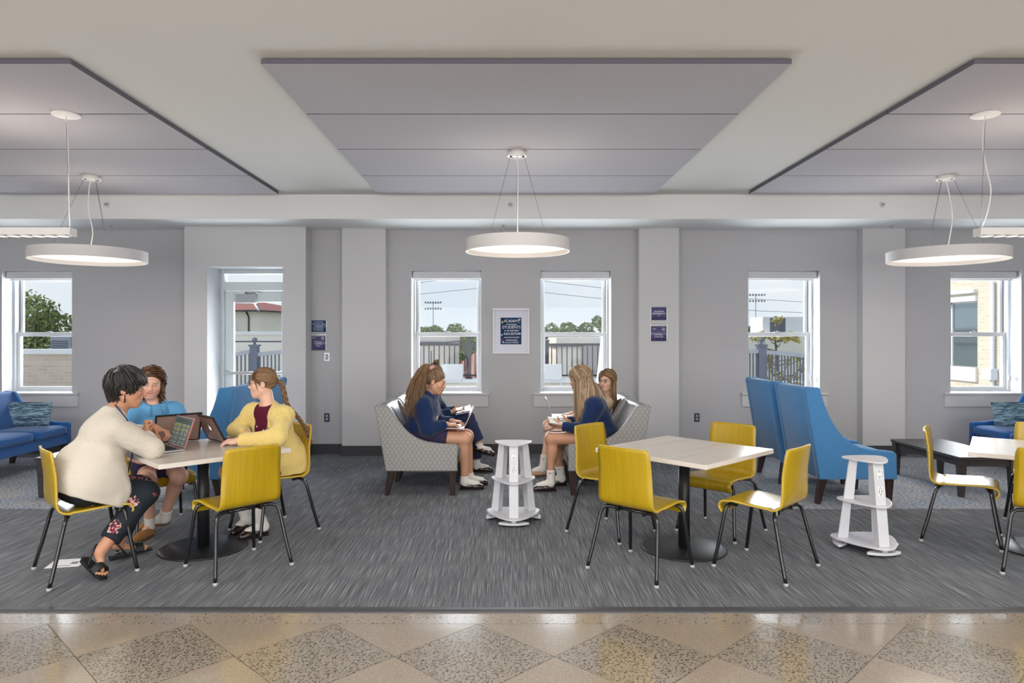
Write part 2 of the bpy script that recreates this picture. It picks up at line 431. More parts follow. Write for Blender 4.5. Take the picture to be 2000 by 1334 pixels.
for a, b, y in ((-2.124, -1.554, 8.91), (1.762, 2.284, 8.90), (4.695, 5.25, 8.92)):
    B = MB(); B.box((a, y, 0), (b, YW, 2.976)); B.build('pilaster', M_pil, wall)
B = MB(); B.box((XL-0.15, YB, -0.05), (XL, YO, ZC)); tag(B.build('wall_left', M_wall), kind='structure')
B = MB(); B.box((XR, YB, -0.05), (XR+0.15, YO, ZC)); tag(B.build('wall_right', M_wall), kind='structure')
B = MB(); B.box((XL, YB-0.15, -0.05), (XR, YB, ZC)); tag(B.build('wall_front', M_pil), kind='structure')

# baseboards follow the wall line
bt, bh = 0.014, 0.13
def board(pts):
    B = MB()
    for (xa, ya), (xb, yb) in zip(pts[:-1], pts[1:]):
        if abs(ya-yb) < 1e-6: B.box((min(xa,xb)-0.0, ya-bt, 0), (max(xa,xb)+0.0, ya+0.002, bh))
        else: B.box((xa-bt if xa > 0 else xa-0.002, min(ya,yb)-bt, 0), (xa+0.002 if xa > 0 else xa+bt, max(ya,yb)-0.001, bh))
    return B
B = board([(XL, YW), (BAY[0], YW)])
for seg in ([(BAY[0], BAY[2]), (DOOR[0], BAY[2])], [(DOOR[1], BAY[2]), (BAY[1]+bt, BAY[2])]):
    C = board(seg); B.add(C.v, C.f)
B.box((BAY[1], BAY[2]-bt, 0), (BAY[1]+bt, YW, bh))
for x0, x1 in ((BAY[1], -2.124), (-1.554, 1.762), (2.284, 4.695), (5.25, XR)):
    C = board([(x0, YW), (x1, YW)]); B.add(C.v, C.f)
for a, b, y in ((-2.124, -1.554, 8.91), (1.762, 2.284, 8.90), (4.695, 5.25, 8.92)):
    B.box((a-bt, y-bt, 0), (b+bt, y+0.002, bh)); B.box((a-bt, y, 0), (a+0.002, YW, bh)); B.box((b-0.002, y, 0), (b+bt, YW, bh))
tag(B.build('baseboard_back', M_base), kind='structure')

# windows
M_screen = mat('grey_window_track', (120, 122, 120), 0.6)
def window(n, a, b):
    yf0, yf1 = 9.27, 9.42
    B = MB(); t = 0.032
    B.box((a, yf0, ZS), (a+t, yf1, ZH)); B.box((b-t, yf0, ZS), (b, yf1, ZH)); B.box((a+t, yf0, ZH-t), (b-t, yf1, ZH)); B.box((a+t, yf0, ZS), (b-t, yf1, ZS+0.02))
    f = tag(B.build('window_%d' % n, M_vinyl, bevel=0.002), kind='structure')
    ia, ib = a+t, b-t; s = 0.046; zm = 1.592
    def sash(name, y0, y1, z0, z1, bot, top):
        B = MB()
        B.box((ia, y0, z0), (ia+s, y1, z1)); B.box((ib-s, y0, z0), (ib, y1, z1)); B.box((ia+s, y0, z0), (ib-s, y1, z0+bot)); B.box((ia+s, y0, z1-top), (ib-s, y1, z1))
        o = B.build(name, M_vinyl, f, bevel=0.003)
        G_ = MB(); G_.box((ia+s-0.006, (y0+y1)/2-0.002, z0+bot-0.006), (ib-s+0.006, (y0+y1)/2+0.002, z1-top+0.006)); G_.build('pane', M_glass, o)
        return o
    sash('upper_sash', 9.36, 9.395, zm-0.02, ZH-t, 0.045, 0.04)
    lo = sash('lower_sash', 9.305, 9.345, ZS+0.02, zm+0.022, 0.045, 0.055)
    B = MB(); B.box(((a+b)/2-0.03, 9.298, zm+0.022), ((a+b)/2+0.03, 9.335, zm+0.03)); B.box(((a+b)/2-0.008, 9.29, zm+0.03), ((a+b)/2+0.03, 9.30, zm+0.04)); B.build('sash_lock', M_vinyl, f)
    B = MB()
    for x0, x1 in ((ia, ia+0.008), (ib-0.008, ib)): B.box((x0, 9.346, zm+0.03), (x1, 9.358, ZH-t))
    B.build('side_track', M_screen, f)
    B = MB(); B.box((a+0.012, 9.13, 2.332), (b-0.012, 9.225, ZH-0.012)); B.build('shade_fascia', M_white, f, bevel=0.006)
    B = MB(); B.tube([(a+0.03, 9.19, 2.325), (b-0.03, 9.19, 2.325)], 0.012, 10); B.build('shade_hem_bar', M_white, f)
    B = MB(); B.box((a-0.10, YW-0.055, ZS-0.024), (b+0.10, YW, ZS)); B.box((a+0.001, YW-0.001, ZS-0.024), (b-0.001, 9.30, ZS+0.001)); B.build('sill', M_white, f, bevel=0.006)
    B = MB(); B.box((a-0.085, YW-0.022, ZS-0.185), (b+0.085, YW-0.001, ZS-0.024)); B.build('apron', M_pil, f, bevel=0.003)
    if n >= 4:
        B = MB(); x = b-0.05
        B.tube([(x, 9.20, 2.33), (x, 9.20, 1.03)], 0.0022, 6); B.tube([(x-0.018, 9.20, 2.33), (x-0.018, 9.20, 1.03)], 0.0022, 6)
        B.box((x-0.026, 9.192, 0.97), (x+0.008, 9.208, 1.035)); B.build('shade_chain', M_vinyl, f)
for i, (a, b) in enumerate(WIN): window(i+1, a, b)

# glazed door with transom
a, b = DOOR[0], DOOR[1]
M_door = mat('white_aluminium_door', (214, 222, 224), 0.4)
B = MB(); t = 0.05; y0, y1 = 9.2, 9.32; zt = 2.18
B.box((a, y0, 0), (a+t, y1, DOOR[3])); B.box((b-t, y0, 0), (b, y1, DOOR[3])); B.box((a+t, y0, DOOR[3]-0.06), (b-t, y1, DOOR[3])); B.box((a+t, y0, zt), (b-t, y1, zt+0.115))
door = tag(B.build('door_1', M_door, bevel=0.003), kind='structure')
B = MB(); B.box((a+t, 9.25, zt+0.11), (b-t, 9.256, DOOR[3]-0.055)); B.build('transom_pane', M_glass, door)
B = MB(); la, lb, ya, yb = a+t+0.004, b-t-0.004, 9.23, 9.28; st = 0.115
B.box((la, ya, 0.012), (la+st, yb, zt-0.004)); B.box((lb-st, ya, 0.012), (lb, yb, zt-0.004)); B.box((la+st, ya, zt-0.155), (lb-st, yb, zt-0.004)); B.box((la+st, ya, 0.012), (lb-st, yb, 0.25))
leaf = B.build('door_leaf', M_door, door, bevel=0.003)
B = MB(); B.box((la+st-0.004, 9.252, 0.245), (lb-st+0.004, 9.258, zt-0.15)); B.build('pane', M_glass, leaf)
B = MB(); B.box((la+0.01, 9.17, 1.045), (lb-0.01, 9.20, 1.085)); B.box((la+0.01, 9.19, 1.04), (la+0.06, 9.23, 1.09)); B.box((lb-0.06, 9.19, 1.04), (lb-0.01, 9.23, 1.09)); B.build('push_bar', M_steel, leaf, bevel=0.004)
M_closer = mat('grey_closer_body', (168, 174, 178), 0.45)
B = MB(); B.box((la+0.17, 9.15, zt-0.17), (la+0.44, 9.23, zt-0.05)); clo = B.build('door_closer', M_closer, door, bevel=0.006)
B = MB(); B.tube([(la+0.24, 9.17, zt-0.045), (la+0.5, 9.16, zt-0.03), (la+0.47, 9.19, zt-0.02)], 0.008, 6); B.box((la+0.2, 9.15, zt-0.05), (la+0.3, 9.2, zt-0.02)); B.build('closer_arm', M_steel, clo)

# acoustic panel clouds under the ceiling
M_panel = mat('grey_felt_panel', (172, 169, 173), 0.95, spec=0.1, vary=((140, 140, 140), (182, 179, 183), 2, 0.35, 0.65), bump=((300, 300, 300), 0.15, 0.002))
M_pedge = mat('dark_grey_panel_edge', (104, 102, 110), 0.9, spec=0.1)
CY_ = [4.16, 5.11, 6.08, 7.08, 8.02]
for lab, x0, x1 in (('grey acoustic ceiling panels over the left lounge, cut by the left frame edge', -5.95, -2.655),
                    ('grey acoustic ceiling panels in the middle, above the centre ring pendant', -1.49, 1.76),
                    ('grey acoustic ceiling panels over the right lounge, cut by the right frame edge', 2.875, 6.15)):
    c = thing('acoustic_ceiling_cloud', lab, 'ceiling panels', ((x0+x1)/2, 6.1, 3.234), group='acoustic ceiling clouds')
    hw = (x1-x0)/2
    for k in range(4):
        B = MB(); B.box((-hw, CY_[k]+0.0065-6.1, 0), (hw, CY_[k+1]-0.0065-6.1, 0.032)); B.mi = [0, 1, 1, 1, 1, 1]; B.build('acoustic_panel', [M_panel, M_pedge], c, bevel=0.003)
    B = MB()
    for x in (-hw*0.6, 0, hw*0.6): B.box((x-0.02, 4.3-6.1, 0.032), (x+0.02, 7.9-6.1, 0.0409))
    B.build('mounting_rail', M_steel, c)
# ------------------------------------------------------------------ outside the windows
rng = random.Random(7); nrs = np.random.RandomState(5)
M_grass = mat('far_lawn', (96, 108, 84), 0.9, vary=((0.3, 0.3, 0.3), (140, 138, 118), 4, 0.4, 0.7))
M_conc = mat('pale_terrace_concrete', (196, 194, 190), 0.85, vary=((3, 3, 3), (178, 176, 172), 4, 0.35, 0.7))
M_stucco = mat('cream_stucco', (236, 230, 218), 0.9, vary=((0.8, 0.8, 2), (226, 218, 204), 4, 0.35, 0.7))
M_coping = mat('white_coping', (226, 226, 226), 0.7)
M_rail = mat('dark_bronze_railing', (58, 56, 60), 0.5)
M_grey = mat('grey_painted_pickets', (150, 154, 160), 0.6)
M_greydk = mat('blue_grey_post', (92, 98, 112), 0.6)

def brick_material(name, a, b_, mortar, axes):
    m = bpy.data.materials.new(name); m.use_nodes = True
    N, L = nodes_of(m); b = N['Principled BSDF']; b.inputs['Roughness'].default_value = 0.9
    t = N.new('ShaderNodeTexCoord'); s = N.new('ShaderNodeSeparateXYZ'); c = N.new('ShaderNodeCombineXYZ')
    L.new(t.outputs['Object'], s.inputs[0]); L.new(s.outputs[axes[0]], c.inputs[0]); L.new(s.outputs[axes[1]], c.inputs[1])
    k = N.new('ShaderNodeTexBrick'); k.inputs['Scale'].default_value = 1.0; k.inputs['Brick Width'].default_value = 0.22; k.inputs['Row Height'].default_value = 0.067
    k.inputs['Mortar Size'].default_value = 0.006; k.inputs['Color1'].default_value = lin(a); k.inputs['Color2'].default_value = lin(b_); k.inputs['Mortar'].default_value = lin(mortar)
    L.new(c.outputs[0], k.inputs['Vector']); L.new(k.outputs['Color'], b.inputs['Base Color'])
    bp = N.new('ShaderNodeBump'); bp.inputs['Strength'].default_value = 0.6; bp.inputs['Distance'].default_value = 0.006; bp.invert = True
    L.new(k.outputs['Fac'], bp.inputs['Height']); L.new(bp.outputs[0], b.inputs['Normal'])
    return m
M_brickL = brick_material('tan_brick', (206, 190, 172), (190, 173, 154), (208, 197, 182), (0, 2))
M_brickR = brick_material('cream_brick', (226, 215, 195), (216, 203, 182), (234, 228, 216), (1, 2))

def roof_tiles(name='red_clay_tiles', ax=0):
    m = bpy.data.materials.new(name); m.use_nodes = True
    N, L = nodes_of(m); b = N['Principled BSDF']; b.inputs['Roughness'].default_value = 0.8
    t = N.new('ShaderNodeTexCoord'); wv = N.new('ShaderNodeTexWave'); wv.inputs['Scale'].default_value = 1.1; wv.bands_direction = 'XYZ'[ax]
    L.new(t.outputs['Object'], wv.inputs['Vector']); r = N.new('ShaderNodeValToRGB'); e = r.color_ramp.elements
    e[0].position = 0.2; e[0].color = lin((122, 58, 52)); e[1].position = 0.8; e[1].color = lin((188, 128, 116))
    L.new(wv.outputs['Fac'], r.inputs[0]); L.new(r.outputs[0], b.inputs['Base Color'])
    bp = N.new('ShaderNodeBump'); bp.inputs['Distance'].default_value = 0.05; L.new(wv.outputs['Fac'], bp.inputs['Height']); L.new(bp.outputs[0], b.inputs['Normal'])
    return m
M_tiles = roof_tiles(); M_tilesY = roof_tiles('red_clay_tiles_side', 1)

def leaf_mat(name, c1, c2):
    m = bpy.data.materials.new(name); m.use_nodes = True
    N, L = nodes_of(m); b = N['Principled BSDF']; b.inputs['Roughness'].default_value = 0.7; b.inputs['Specular IOR Level'].default_value = 0.2
    g = N.new('ShaderNodeAttribute'); g.attribute_name = 'Col'
    r = N.new('ShaderNodeValToRGB'); r.color_ramp.elements[0].color = lin(c1); r.color_ramp.elements[1].color = lin(c2)
    L.new(g.outputs['Fac'], r.inputs[0]); L.new(r.outputs[0], b.inputs['Base Color'])
    return m
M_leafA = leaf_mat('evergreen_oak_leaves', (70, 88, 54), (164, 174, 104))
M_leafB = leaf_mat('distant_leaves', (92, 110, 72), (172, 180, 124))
M_leafC = leaf_mat('magnolia_leaves', (86, 104, 52), (206, 186, 110))
M_bark = mat('grey_brown_bark', (96, 84, 74), 0.9)

def leaf_cloud(name, lobes, n, size, m, parent, elong=1.0):
    "leaf blades scattered over lobes (centre, radii)"
    C = np.array([l[0] for l in lobes], float); S = np.array([l[1] for l in lobes], float)
    wgt = (S.prod(1)) ** 0.66; idx = nrs.choice(len(lobes), n, p=wgt/wgt.sum())
    d = nrs.normal(size=(n, 3)); d /= np.linalg.norm(d, axis=1)[:, None]
    r = nrs.uniform(0.55, 1.06, n) ** 0.6
    p = C[idx] + d * r[:, None] * S[idx]
    a = nrs.normal(size=(n, 3)); a /= np.linalg.norm(a, axis=1)[:, None]
    b = np.cross(a, nrs.normal(size=(n, 3))); b /= np.linalg.norm(b, axis=1)[:, None]
    s = size * nrs.uniform(0.6, 1.3, n)[:, None]
    v = np.stack([p - a*s*elong, p - b*s*0.55 + np.cross(a, b)*s*0.15, p + a*s*elong, p + b*s*0.55 + np.cross(a, b)*s*0.15], 1).reshape(-1, 3)
    f = np.arange(4*n).reshape(n, 4)
    me = bpy.data.meshes.new(name); me.from_pydata(v.tolist(), [], f.tolist())
    at = me.color_attributes.new('Col', 'FLOAT_COLOR', 'POINT')
    val = np.clip(nrs.uniform(0, 1, n) * 0.7 + 0.3 * nrs.uniform(0, 1, len(lobes))[idx], 0, 1)
    cc = np.ones((4*n, 4)); cc[:, :3] = np.repeat(val, 4)[:, None]
    at.data.foreach_set('color', cc.ravel())
    return tag(obj(name, me, m, parent), kind='stuff')

def tree(label, x, y, zb, zt, rad, n, size, m, group=None, lob=9, trunk=True):
    t = thing('leafy_tree', label, 'tree', (x, y, zb), group=group)
    h = zt - zb; ls = []
    for k in range(lob):
        a = rng.uniform(0, 6.28); q = rng.uniform(0, 0.62) * rad; zz = rng.uniform(0.45, 0.86) * h
        s = rad * rng.uniform(0.36, 0.58)
        ls.append(((q*math.cos(a), q*math.sin(a), zz), (s, s, min(s*0.8, h - zz))))
    leaf_cloud('crown', ls, n, size, m, t)
    B = MB(); B.tube([(0, 0, 0), (0.04*rad, 0, h*0.35), (0, 0.05*rad, h*0.7)], [0.07*rad+0.05, 0.06*rad+0.04, 0.03*rad], 8)
    for k in range(4):
        l = ls[k][0]; B.tube([(0.03*rad, 0, h*0.38), (l[0]*0.6, l[1]*0.6, l[2]*0.8), l], [0.04*rad, 0.025*rad, 0.01*rad], 6)
    B.build('trunk', M_bark, t)
    return t

m_ = MB(); m_.box((-150, 24, -4.3), (150, 320, -4.0)); tag(m_.build('outdoor_ground', M_grass), kind='structure')
m_ = MB(); m_.box((-30, YO, -0.25), (10.5, 24, -0.03)); tag(m_.build('terrace_floor', M_conc), kind='structure')

# parapet with the dark railing beyond the two middle windows
pw = thing('terrace_parapet', 'low pale parapet with white coping under the dark railing outside', 'parapet', (0, 13.0, -0.03))
B = MB(); B.box((-3.2, -0.05, 0), (4.0, 0.2, 0.70)); B.build('parapet_wall', M_stucco, pw)
B = MB(); B.box((-3.2, -0.12, 0.70), (4.0, 0.25, 0.775)); B.build('coping', M_coping, pw, bevel=0.01)
rl = thing('terrace_railing', 'dark metal railing with thin balusters beyond the two middle windows', 'railing', (0, 13.0, 0.745))
B = MB(); B.box((-3.2, 0.03, 0.63), (4.0, 0.09, 0.675)); B.build('top_rail', M_rail, rl)
B = MB(); B.box((-3.2, 0.045, 0.045), (4.0, 0.075, 0.075)); B.build('bottom_rail', M_rail, rl)
bal = MB(); bal.box((-0.010, 0.05, 0.07), (0.010, 0.07, 0.635)); bal = bal.mesh('baluster'); bal.materials.append(M_rail)
xs = [-0.66 + 0.098*k for k in range(-24, 46)]
for x in xs:
    if abs(x+0.68) < 0.07 or abs(x-0.81) < 0.07: continue
    o = bpy.data.objects.new('baluster', bal); COL.objects.link(o); o.parent = rl; o.location = (x, 0, 0)
for x in (-0.68, 0.81, -3.1, 3.9):
    B = MB(); B.box((x-0.043, 0.017, 0), (x+0.043, 0.103, 0.72)); B.box((x-0.055, 0.005, 0.72), (x+0.055, 0.115, 0.745)); B.lathe([(0.0, 0.75), (0.03, 0.76), (0.035, 0.785), (0.02, 0.81), (0.0, 0.815)], 10, (x, 0.06, 0)); B.box((x-0.065, -0.005, 0), (x+0.065, 0.125, 0.03)); B.build('post', M_rail, rl)

# grey picket fences (stair guards) outside the door and the fourth window
def fence(label, secs, posts, Y, spacing):
    t = thing('picket_fence', label, 'fence', (0, Y, 0))
    pk = MB(); pk.box((-0.011, -0.01, 0), (0.011, 0.01, 1.0)); pk = pk.mesh('picket'); pk.materials.append(M_greydk)
    for (xa, za, xb, zb) in secs:
        for top, th in ((0, 0.07), (-1.0, 0.05)):
            B = MB(); B.hexa([(xa, -0.04, za+top-th), (xb, -0.04, zb+top-th), (xb, 0.04, zb+top-th), (xa, 0.04, za+top-th)], [(xa, -0.04, za+top), (xb, -0.04, zb+top), (xb, 0.04, zb+top), (xa, 0.04, za+top)])
            B.build('rail', M_grey, t)
        n = int((xb-xa)/spacing)
        for i in range(n):
            x = xa + (i+0.5)*(xb-xa)/n; z = za + (zb-za)*(x-xa)/(xb-xa)
            o = bpy.data.objects.new('picket', pk); COL.objects.link(o); o.parent = t; o.location = (x, 0, z-1.03)
    for x, z in posts:
        B = MB(); B.box((x-0.065, -0.065, -0.03), (x+0.065, 0.065, z)); B.box((x-0.085, -0.085, z), (x+0.085, 0.085, z+0.03))
        B.lathe([(0.0, 0), (0.035, 0.0), (0.02, 0.02), (0.022, 0.03), (0.045, 0.06), (0.05, 0.085), (0.04, 0.115), (0, 0.13)], 12, (x, 0, z+0.03)); B.build('post', M_greydk, t)
fence('grey picket stair guard with a ball-topped post seen through the glazed door', [(-5.1, 1.20, -4.46, 1.325), (-4.34, 1.27, -3.4, 1.38)], [(-4.40, 1.38)], 12.0, 0.066)
fence('grey picket stair guard with a ball-topped post seen through the fourth window', [(3.9, 1.34, 4.47, 1.325), (4.59, 1.32, 5.35, 1.245)], [(4.53, 1.385), (5.42, 1.25)], 12.0, 0.052)

# white outdoor chairs on the terrace
def patio_chair(label, x, y, rz):
    t = thing('patio_chair', label, 'chair', (x, y, -0.03), rz, 'white patio chairs on the terrace')
    B = MB(); B.box((-0.19, 0.17, 0.80), (0.19, 0.20, 1.09)); B.build('backrest', M_white, t, bevel=0.012)
    B = MB(); B.box((-0.2, -0.2, 0.42), (0.2, 0.2, 0.46)); B.build('seat', M_white, t, bevel=0.01)
    for sx in (-1, 1):
        for sy in (-1, 1):
            B = MB(); B.tube([(sx*0.18, sy*0.18, 0), (sx*0.17, sy*0.17, 0.43)] + ([(sx*0.17, 0.18, 0.82)] if sy > 0 else []), 0.014, 8); B.build('leg', M_white, t)
patio_chair('white patio chair outside the window left of the poster', -0.92, 12.0, 0.05)
patio_chair('white patio chair outside the window right of the poster', 0.83, 12.0, -0.05)
M_canvas = mat('white_canvas', (228, 226, 224), 0.9)
um = thing('closed_umbrella', 'closed white terrace umbrella outside the window right of the poster', 'umbrella', (1.68, 11.2, -0.03))
rows = []
for k in range(9):
    z = 0.75 + 0.155*k; r0 = 0.145 - 0.105*(k/8)
    rows.append([((r0*(1+0.22*math.cos(8*a)))*math.cos(a), (r0*(1+0.22*math.cos(8*a)))*math.sin(a), z) for a in [2*math.pi*i/40 for i in range(40)]])
B = MB(); B.grid(rows, close=True); B.build('canopy', M_canvas, um)
B = MB(); B.tube([(0, 0, 0), (0, 0, 2.1)], 0.02, 10); B.lathe([(0.25, 0), (0.25, 0.04), (0.04, 0.07)], 20); B.build('pole', M_steel, um)

# left: brick parapet with coping, roof unit, trees
B = thing('brick_parapet', 'tan brick wall with white coping outside the leftmost window', 'wall', (-9.6, 14.0, -0.03)); bp_ = B
B = MB(); B.box((-4.4, 0, 0), (2.2, 0.3, 1.22)); B.build('brickwork', M_brickL, bp_)
B = MB(); B.box((-4.4, -0.05, 1.22), (2.2, 0.35, 1.32)); B.build('coping', M_coping, bp_)
M_unit = mat('grey_roof_unit', (150, 154, 162), 0.6)
u = thing('rooftop_unit', 'grey rooftop condenser box behind the tan brick wall', 'equipment', (-11.7, 18.2, 1.12))
B = MB(); B.box((-0.3, -0.2, 0.05), (0.2, 0.2, 0.42)); B.tube([(0.22, -0.1, 0.3), (0.22, 0.3, 0.3)], 0.13, 12); B.build('housing', M_unit, u, bevel=0.01)
B = MB()
for k in range(4): B.box((-0.27, -0.215, 0.10+0.06*k), (0.17, -0.2, 0.13+0.06*k))
B.build('louvres', M_greydk, u)
B = MB(); B.box((-0.35, -0.25, 0), (0.4, 0.25, 0.05)); B.tube([(-0.3, -0.24, 0.09), (0.0, -0.26, 0.04), (0.1, -0.24, 0.0)], 0.018, 8); B.box((-0.35, -0.25, -1.15), (0.4, 0.25, 0)); B.build('curb', M_coping, u)
tree('large dense green oak filling the leftmost window', -17.0, 24.6, -2.0, 3.35, 2.0, 9000, 0.075, M_leafA, lob=14)
tree('smaller green oak at the right side of the leftmost window', -14.9, 27.2, -2.0, 3.15, 1.3, 5000, 0.075, M_leafA, lob=10)
tree('low round tree behind the grey rooftop condenser box', -16.2, 31, -2.5, 1.9, 1.8, 3500, 0.09, M_leafA)

# through the door: parapet and a house with a hipped tile roof
t = thing('stone_parapet', 'long pale parapet wall with dark joint outside the glazed door', 'wall', (-7.2, 20, -0.03))
B = MB(); B.box((-2.4, 0, 0), (1.8, 0.4, 1.4)); B.box((-2.4, 0.03, 1.44), (1.8, 0.38, 1.62)); B.build('wall_body', M_stucco, t)
B = MB(); B.box((-2.4, 0.02, 1.40), (1.8, 0.4, 1.44)); B.build('dark_joint', M_greydk, t)
B = MB(); B.box((-2.4, -0.03, 1.62), (1.8, 0.43, 1.72)); B.build('coping', M_coping, t)
h = thing('tiled_house', 'cream house with a red hipped tile roof seen through the door', 'house', (-15.6, 42, -4.0), R(-16))
B = MB(); B.box((-3.0, -3.4, 0), (2.9, 3.4, 6.95)); B.build('wall_body', M_stucco, h)
B = MB(); ap = (0.1, 0, 7.72); q = [(-3.4, -3.8, 6.98), (3.25, -3.8, 6.98), (3.25, 3.8, 6.98), (-3.4, 3.8, 6.98)]
B.add([q[0], q[1], ap], [(0, 1, 2)]); B.add([q[2], q[3], ap], [(0, 1, 2)]); B.build('roof', M_tiles, h)
B = MB(); B.add([q[1], q[2], ap], [(0, 1, 2)]); B.add([q[3], q[0], ap], [(0, 1, 2)]); B.build('roof', M_tilesY, h)
B = MB(); B.box((-3.4, -3.8, 6.9), (3.25, 3.8, 6.98)); B.tube([(2.2, -3.45, 6.9), (2.35, -3.42, 6.6), (2.35, -3.42, 3)], 0.05, 6); B.build('gutter', M_rail, h)
B = MB(); B.tube([q[1], ap], 0.07, 6); B.tube([q[0], ap], 0.07, 6); B.tube([ap, (0.1, 0, 8.2)], 0.03, 6); B.build('hip_cap', M_coping, h)
B = MB(); B.prism([(0.85, 5.75)] + [(1.2+0.35*math.cos(a), 6.05+0.35*math.sin(a)) for a in np.linspace(0, math.pi, 12)][::-1] + [(1.55, 5.75)], -3.46, -3.38, 'y'); f = B.build('window', M_coping, h)
B = MB(); B.prism([(0.93, 5.78)] + [(1.2+0.27*math.cos(a), 6.05+0.27*math.sin(a)) for a in np.linspace(0, math.pi, 12)][::-1] + [(1.47, 5.78)], -3.48, -3.45, 'y'); B.build('pane', mat('dim_far_glass', (150, 160, 172), 0.2), f)
B = MB(); B.prism([(2.93+0.0, 0)]*0 or [(0.9+0.22*math.cos(a), 6.1+0.34*math.sin(a)) for a in np.linspace(0, 2*math.pi, 18)[:-1]], 2.88, 2.95, 'x'); B.build('oval_window', M_coping, h)
for i, x in enumerate((-1.2, -0.2)):
    B = MB(); B.box((x-0.45, -5.2, 5.2), (x+0.45, -4.6, 6.0)); B.box((x-0.3, -5.22, 5.3), (x+0.3, -5.2, 5.7)); B.box((x-0.45, -5.2, 0), (x+0.45, -4.6, 5.2)); o = B.build('service_cabinet', M_unit, h)
B = MB(); B.box((3.6, 3.0, 0), (5.6, 6, 6.0)); B.build('annex_wall', M_stucco, h)
B = MB(); B.box((3.4, 2.8, 5.55), (5.8, 6.2, 5.9)); B.build('annex_roof', M_tiles, h)

# middle windows: low buildings, red roofs
def block(label, x0, x1, y0, y1, z1, m, zb=-4.0, rz=0):
    t = thing('low_building', label, 'building', ((x0+x1)/2, (y0+y1)/2, zb), rz)
    hx, hy = (x1-x0)/2, (y1-y0)/2
    B = MB(); B.box((-hx, -hy, 0), (hx, hy, z1-zb-0.28)); B.build('wall_body', m, t)
    B = MB(); B.box((-hx-0.12, -hy-0.12, z1-zb-0.28), (hx+0.12, hy+0.12, z1-zb-0.22)); B.build('cornice', M_greydk, t)
    B = MB(); B.box((-hx-0.02, -hy-0.02, z1-zb-0.22), (hx+0.02, hy+0.02, z1-zb)); B.build('parapet', m, t)
    return t
t = block('cream flat roofed block seen through the window left of the poster', -6.5, -2.17, 25, 33, 1.56, M_stucco)
for k in range(4):
    B = MB(); B.tube([(0.4+0.42*k, -4.08, 3.9), (0.4+0.42*k, -4.08, 5.0)], 0.02, 6); B.build('conduit', M_greydk, t)
t = block('cream flat roofed block seen through the window right of the poster', 1.66, 3.9, 21.5, 27, 1.50, M_stucco)
B = MB(); B.box((-0.3, -2.9, 2.4), (1.4, -2.75, 5.25)); B.build('shaded_face', mat('shaded_stucco_grey', (168, 166, 164), 0.9), t)  # grey slab: shade on the block's right face, put in as colour
def hip(label, x, y, hw, hd, ze, za):
    t = thing('tile_roofed_building', label, 'building', (x, y, -4.0))
    B = MB(); B.box((-hw*0.92, -hd*0.92, 0), (hw*0.92, hd*0.92, ze+4)); B.build('wall_body', M_stucco, t)
    B = MB(); q = [(-hw, -hd, ze+4), (hw, -hd, ze+4), (hw, hd, ze+4), (-hw, hd, ze+4)]; ap = (0, 0, za+4)
    B.add([q[0], q[1], ap], [(0, 1, 2)]); B.add([q[2], q[3], ap], [(0, 1, 2)]); B.add([q[1], q[2], ap], [(0, 1, 2)]); B.add([q[3], q[0], ap], [(0, 1, 2)]); B.add(q, [(3, 2, 1, 0)]); B.build('roof', M_tiles, t)
    return t
hip('low building with a salmon tile roof behind the railing post, left of the poster', -0.45, 21.0, 1.75, 2.4, 0.15, 1.35)
hip('low salmon tile roof at the left of the window right of the poster', 1.15, 29.5, 1.2, 2.0, -0.1, 0.75)

# tree lines
ORD = ['first', 'second', 'third', 'fourth', 'fifth', 'sixth', 'seventh']
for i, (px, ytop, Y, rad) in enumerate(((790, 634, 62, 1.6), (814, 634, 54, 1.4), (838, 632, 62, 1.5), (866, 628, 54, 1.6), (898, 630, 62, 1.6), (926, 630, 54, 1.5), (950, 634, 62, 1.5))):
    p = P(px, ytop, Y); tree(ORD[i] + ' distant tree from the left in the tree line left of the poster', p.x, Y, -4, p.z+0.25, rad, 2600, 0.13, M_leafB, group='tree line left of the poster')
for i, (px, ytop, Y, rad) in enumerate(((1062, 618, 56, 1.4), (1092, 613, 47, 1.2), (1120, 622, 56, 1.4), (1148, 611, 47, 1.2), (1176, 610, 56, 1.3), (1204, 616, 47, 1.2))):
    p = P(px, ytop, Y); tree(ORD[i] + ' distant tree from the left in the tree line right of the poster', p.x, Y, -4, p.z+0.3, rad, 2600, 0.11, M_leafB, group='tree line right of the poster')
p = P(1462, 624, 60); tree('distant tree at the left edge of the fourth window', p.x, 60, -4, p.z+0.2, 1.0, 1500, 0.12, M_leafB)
tree('full green tree behind the railing, left of the poster', -2.1, 37, -4, 1.35, 1.9, 4500, 0.1, M_leafA)
tree('full green tree behind the railing post, right of the poster', 2.15, 33, -4, 1.35, 0.9, 2600, 0.09, M_leafA)

# floodlight masts
def mast(label, px, ytop, Y, rows, wpx):
    p = P(px, ytop, Y); t = thing('floodlight_mast', label, 'light mast', (p.x, Y, -4.0))
    H = p.z + 4; w = wpx*Y/FPX/2; rr = 1.7*Y/FPX; hh = 12*Y/FPX
    B = MB(); B.tube([(0, 0, 0), (0, 0, H)], [1.3*Y/FPX, 0.7*Y/FPX], 8); B.build('mast_pole', M_unit, t)
    for k in range(rows):
        B = MB(); B.tube([(-w, 0, H-hh*k*0.75-hh*0.2), (w, 0, H-hh*k*0.75-hh*0.2)], 0.35*Y/FPX, 6); B.build('crossarm', M_greydk, t)
        for i in range(7):
            x = -w + 2*w*i/6
            B = MB(); B.lathe([(0, -rr), (rr*0.8, -rr*0.7), (rr, 0), (rr*0.8, rr*0.7), (0, rr)], 8, (x, -rr*0.6, H-hh*k*0.75-hh*0.2+(rr*1.1 if k == 0 else -rr*1.1))); B.build('floodlight', M_greydk, t)
mast('floodlight mast with two lamp rows seen through the window left of the poster', 846, 590, 95, 2, 30)
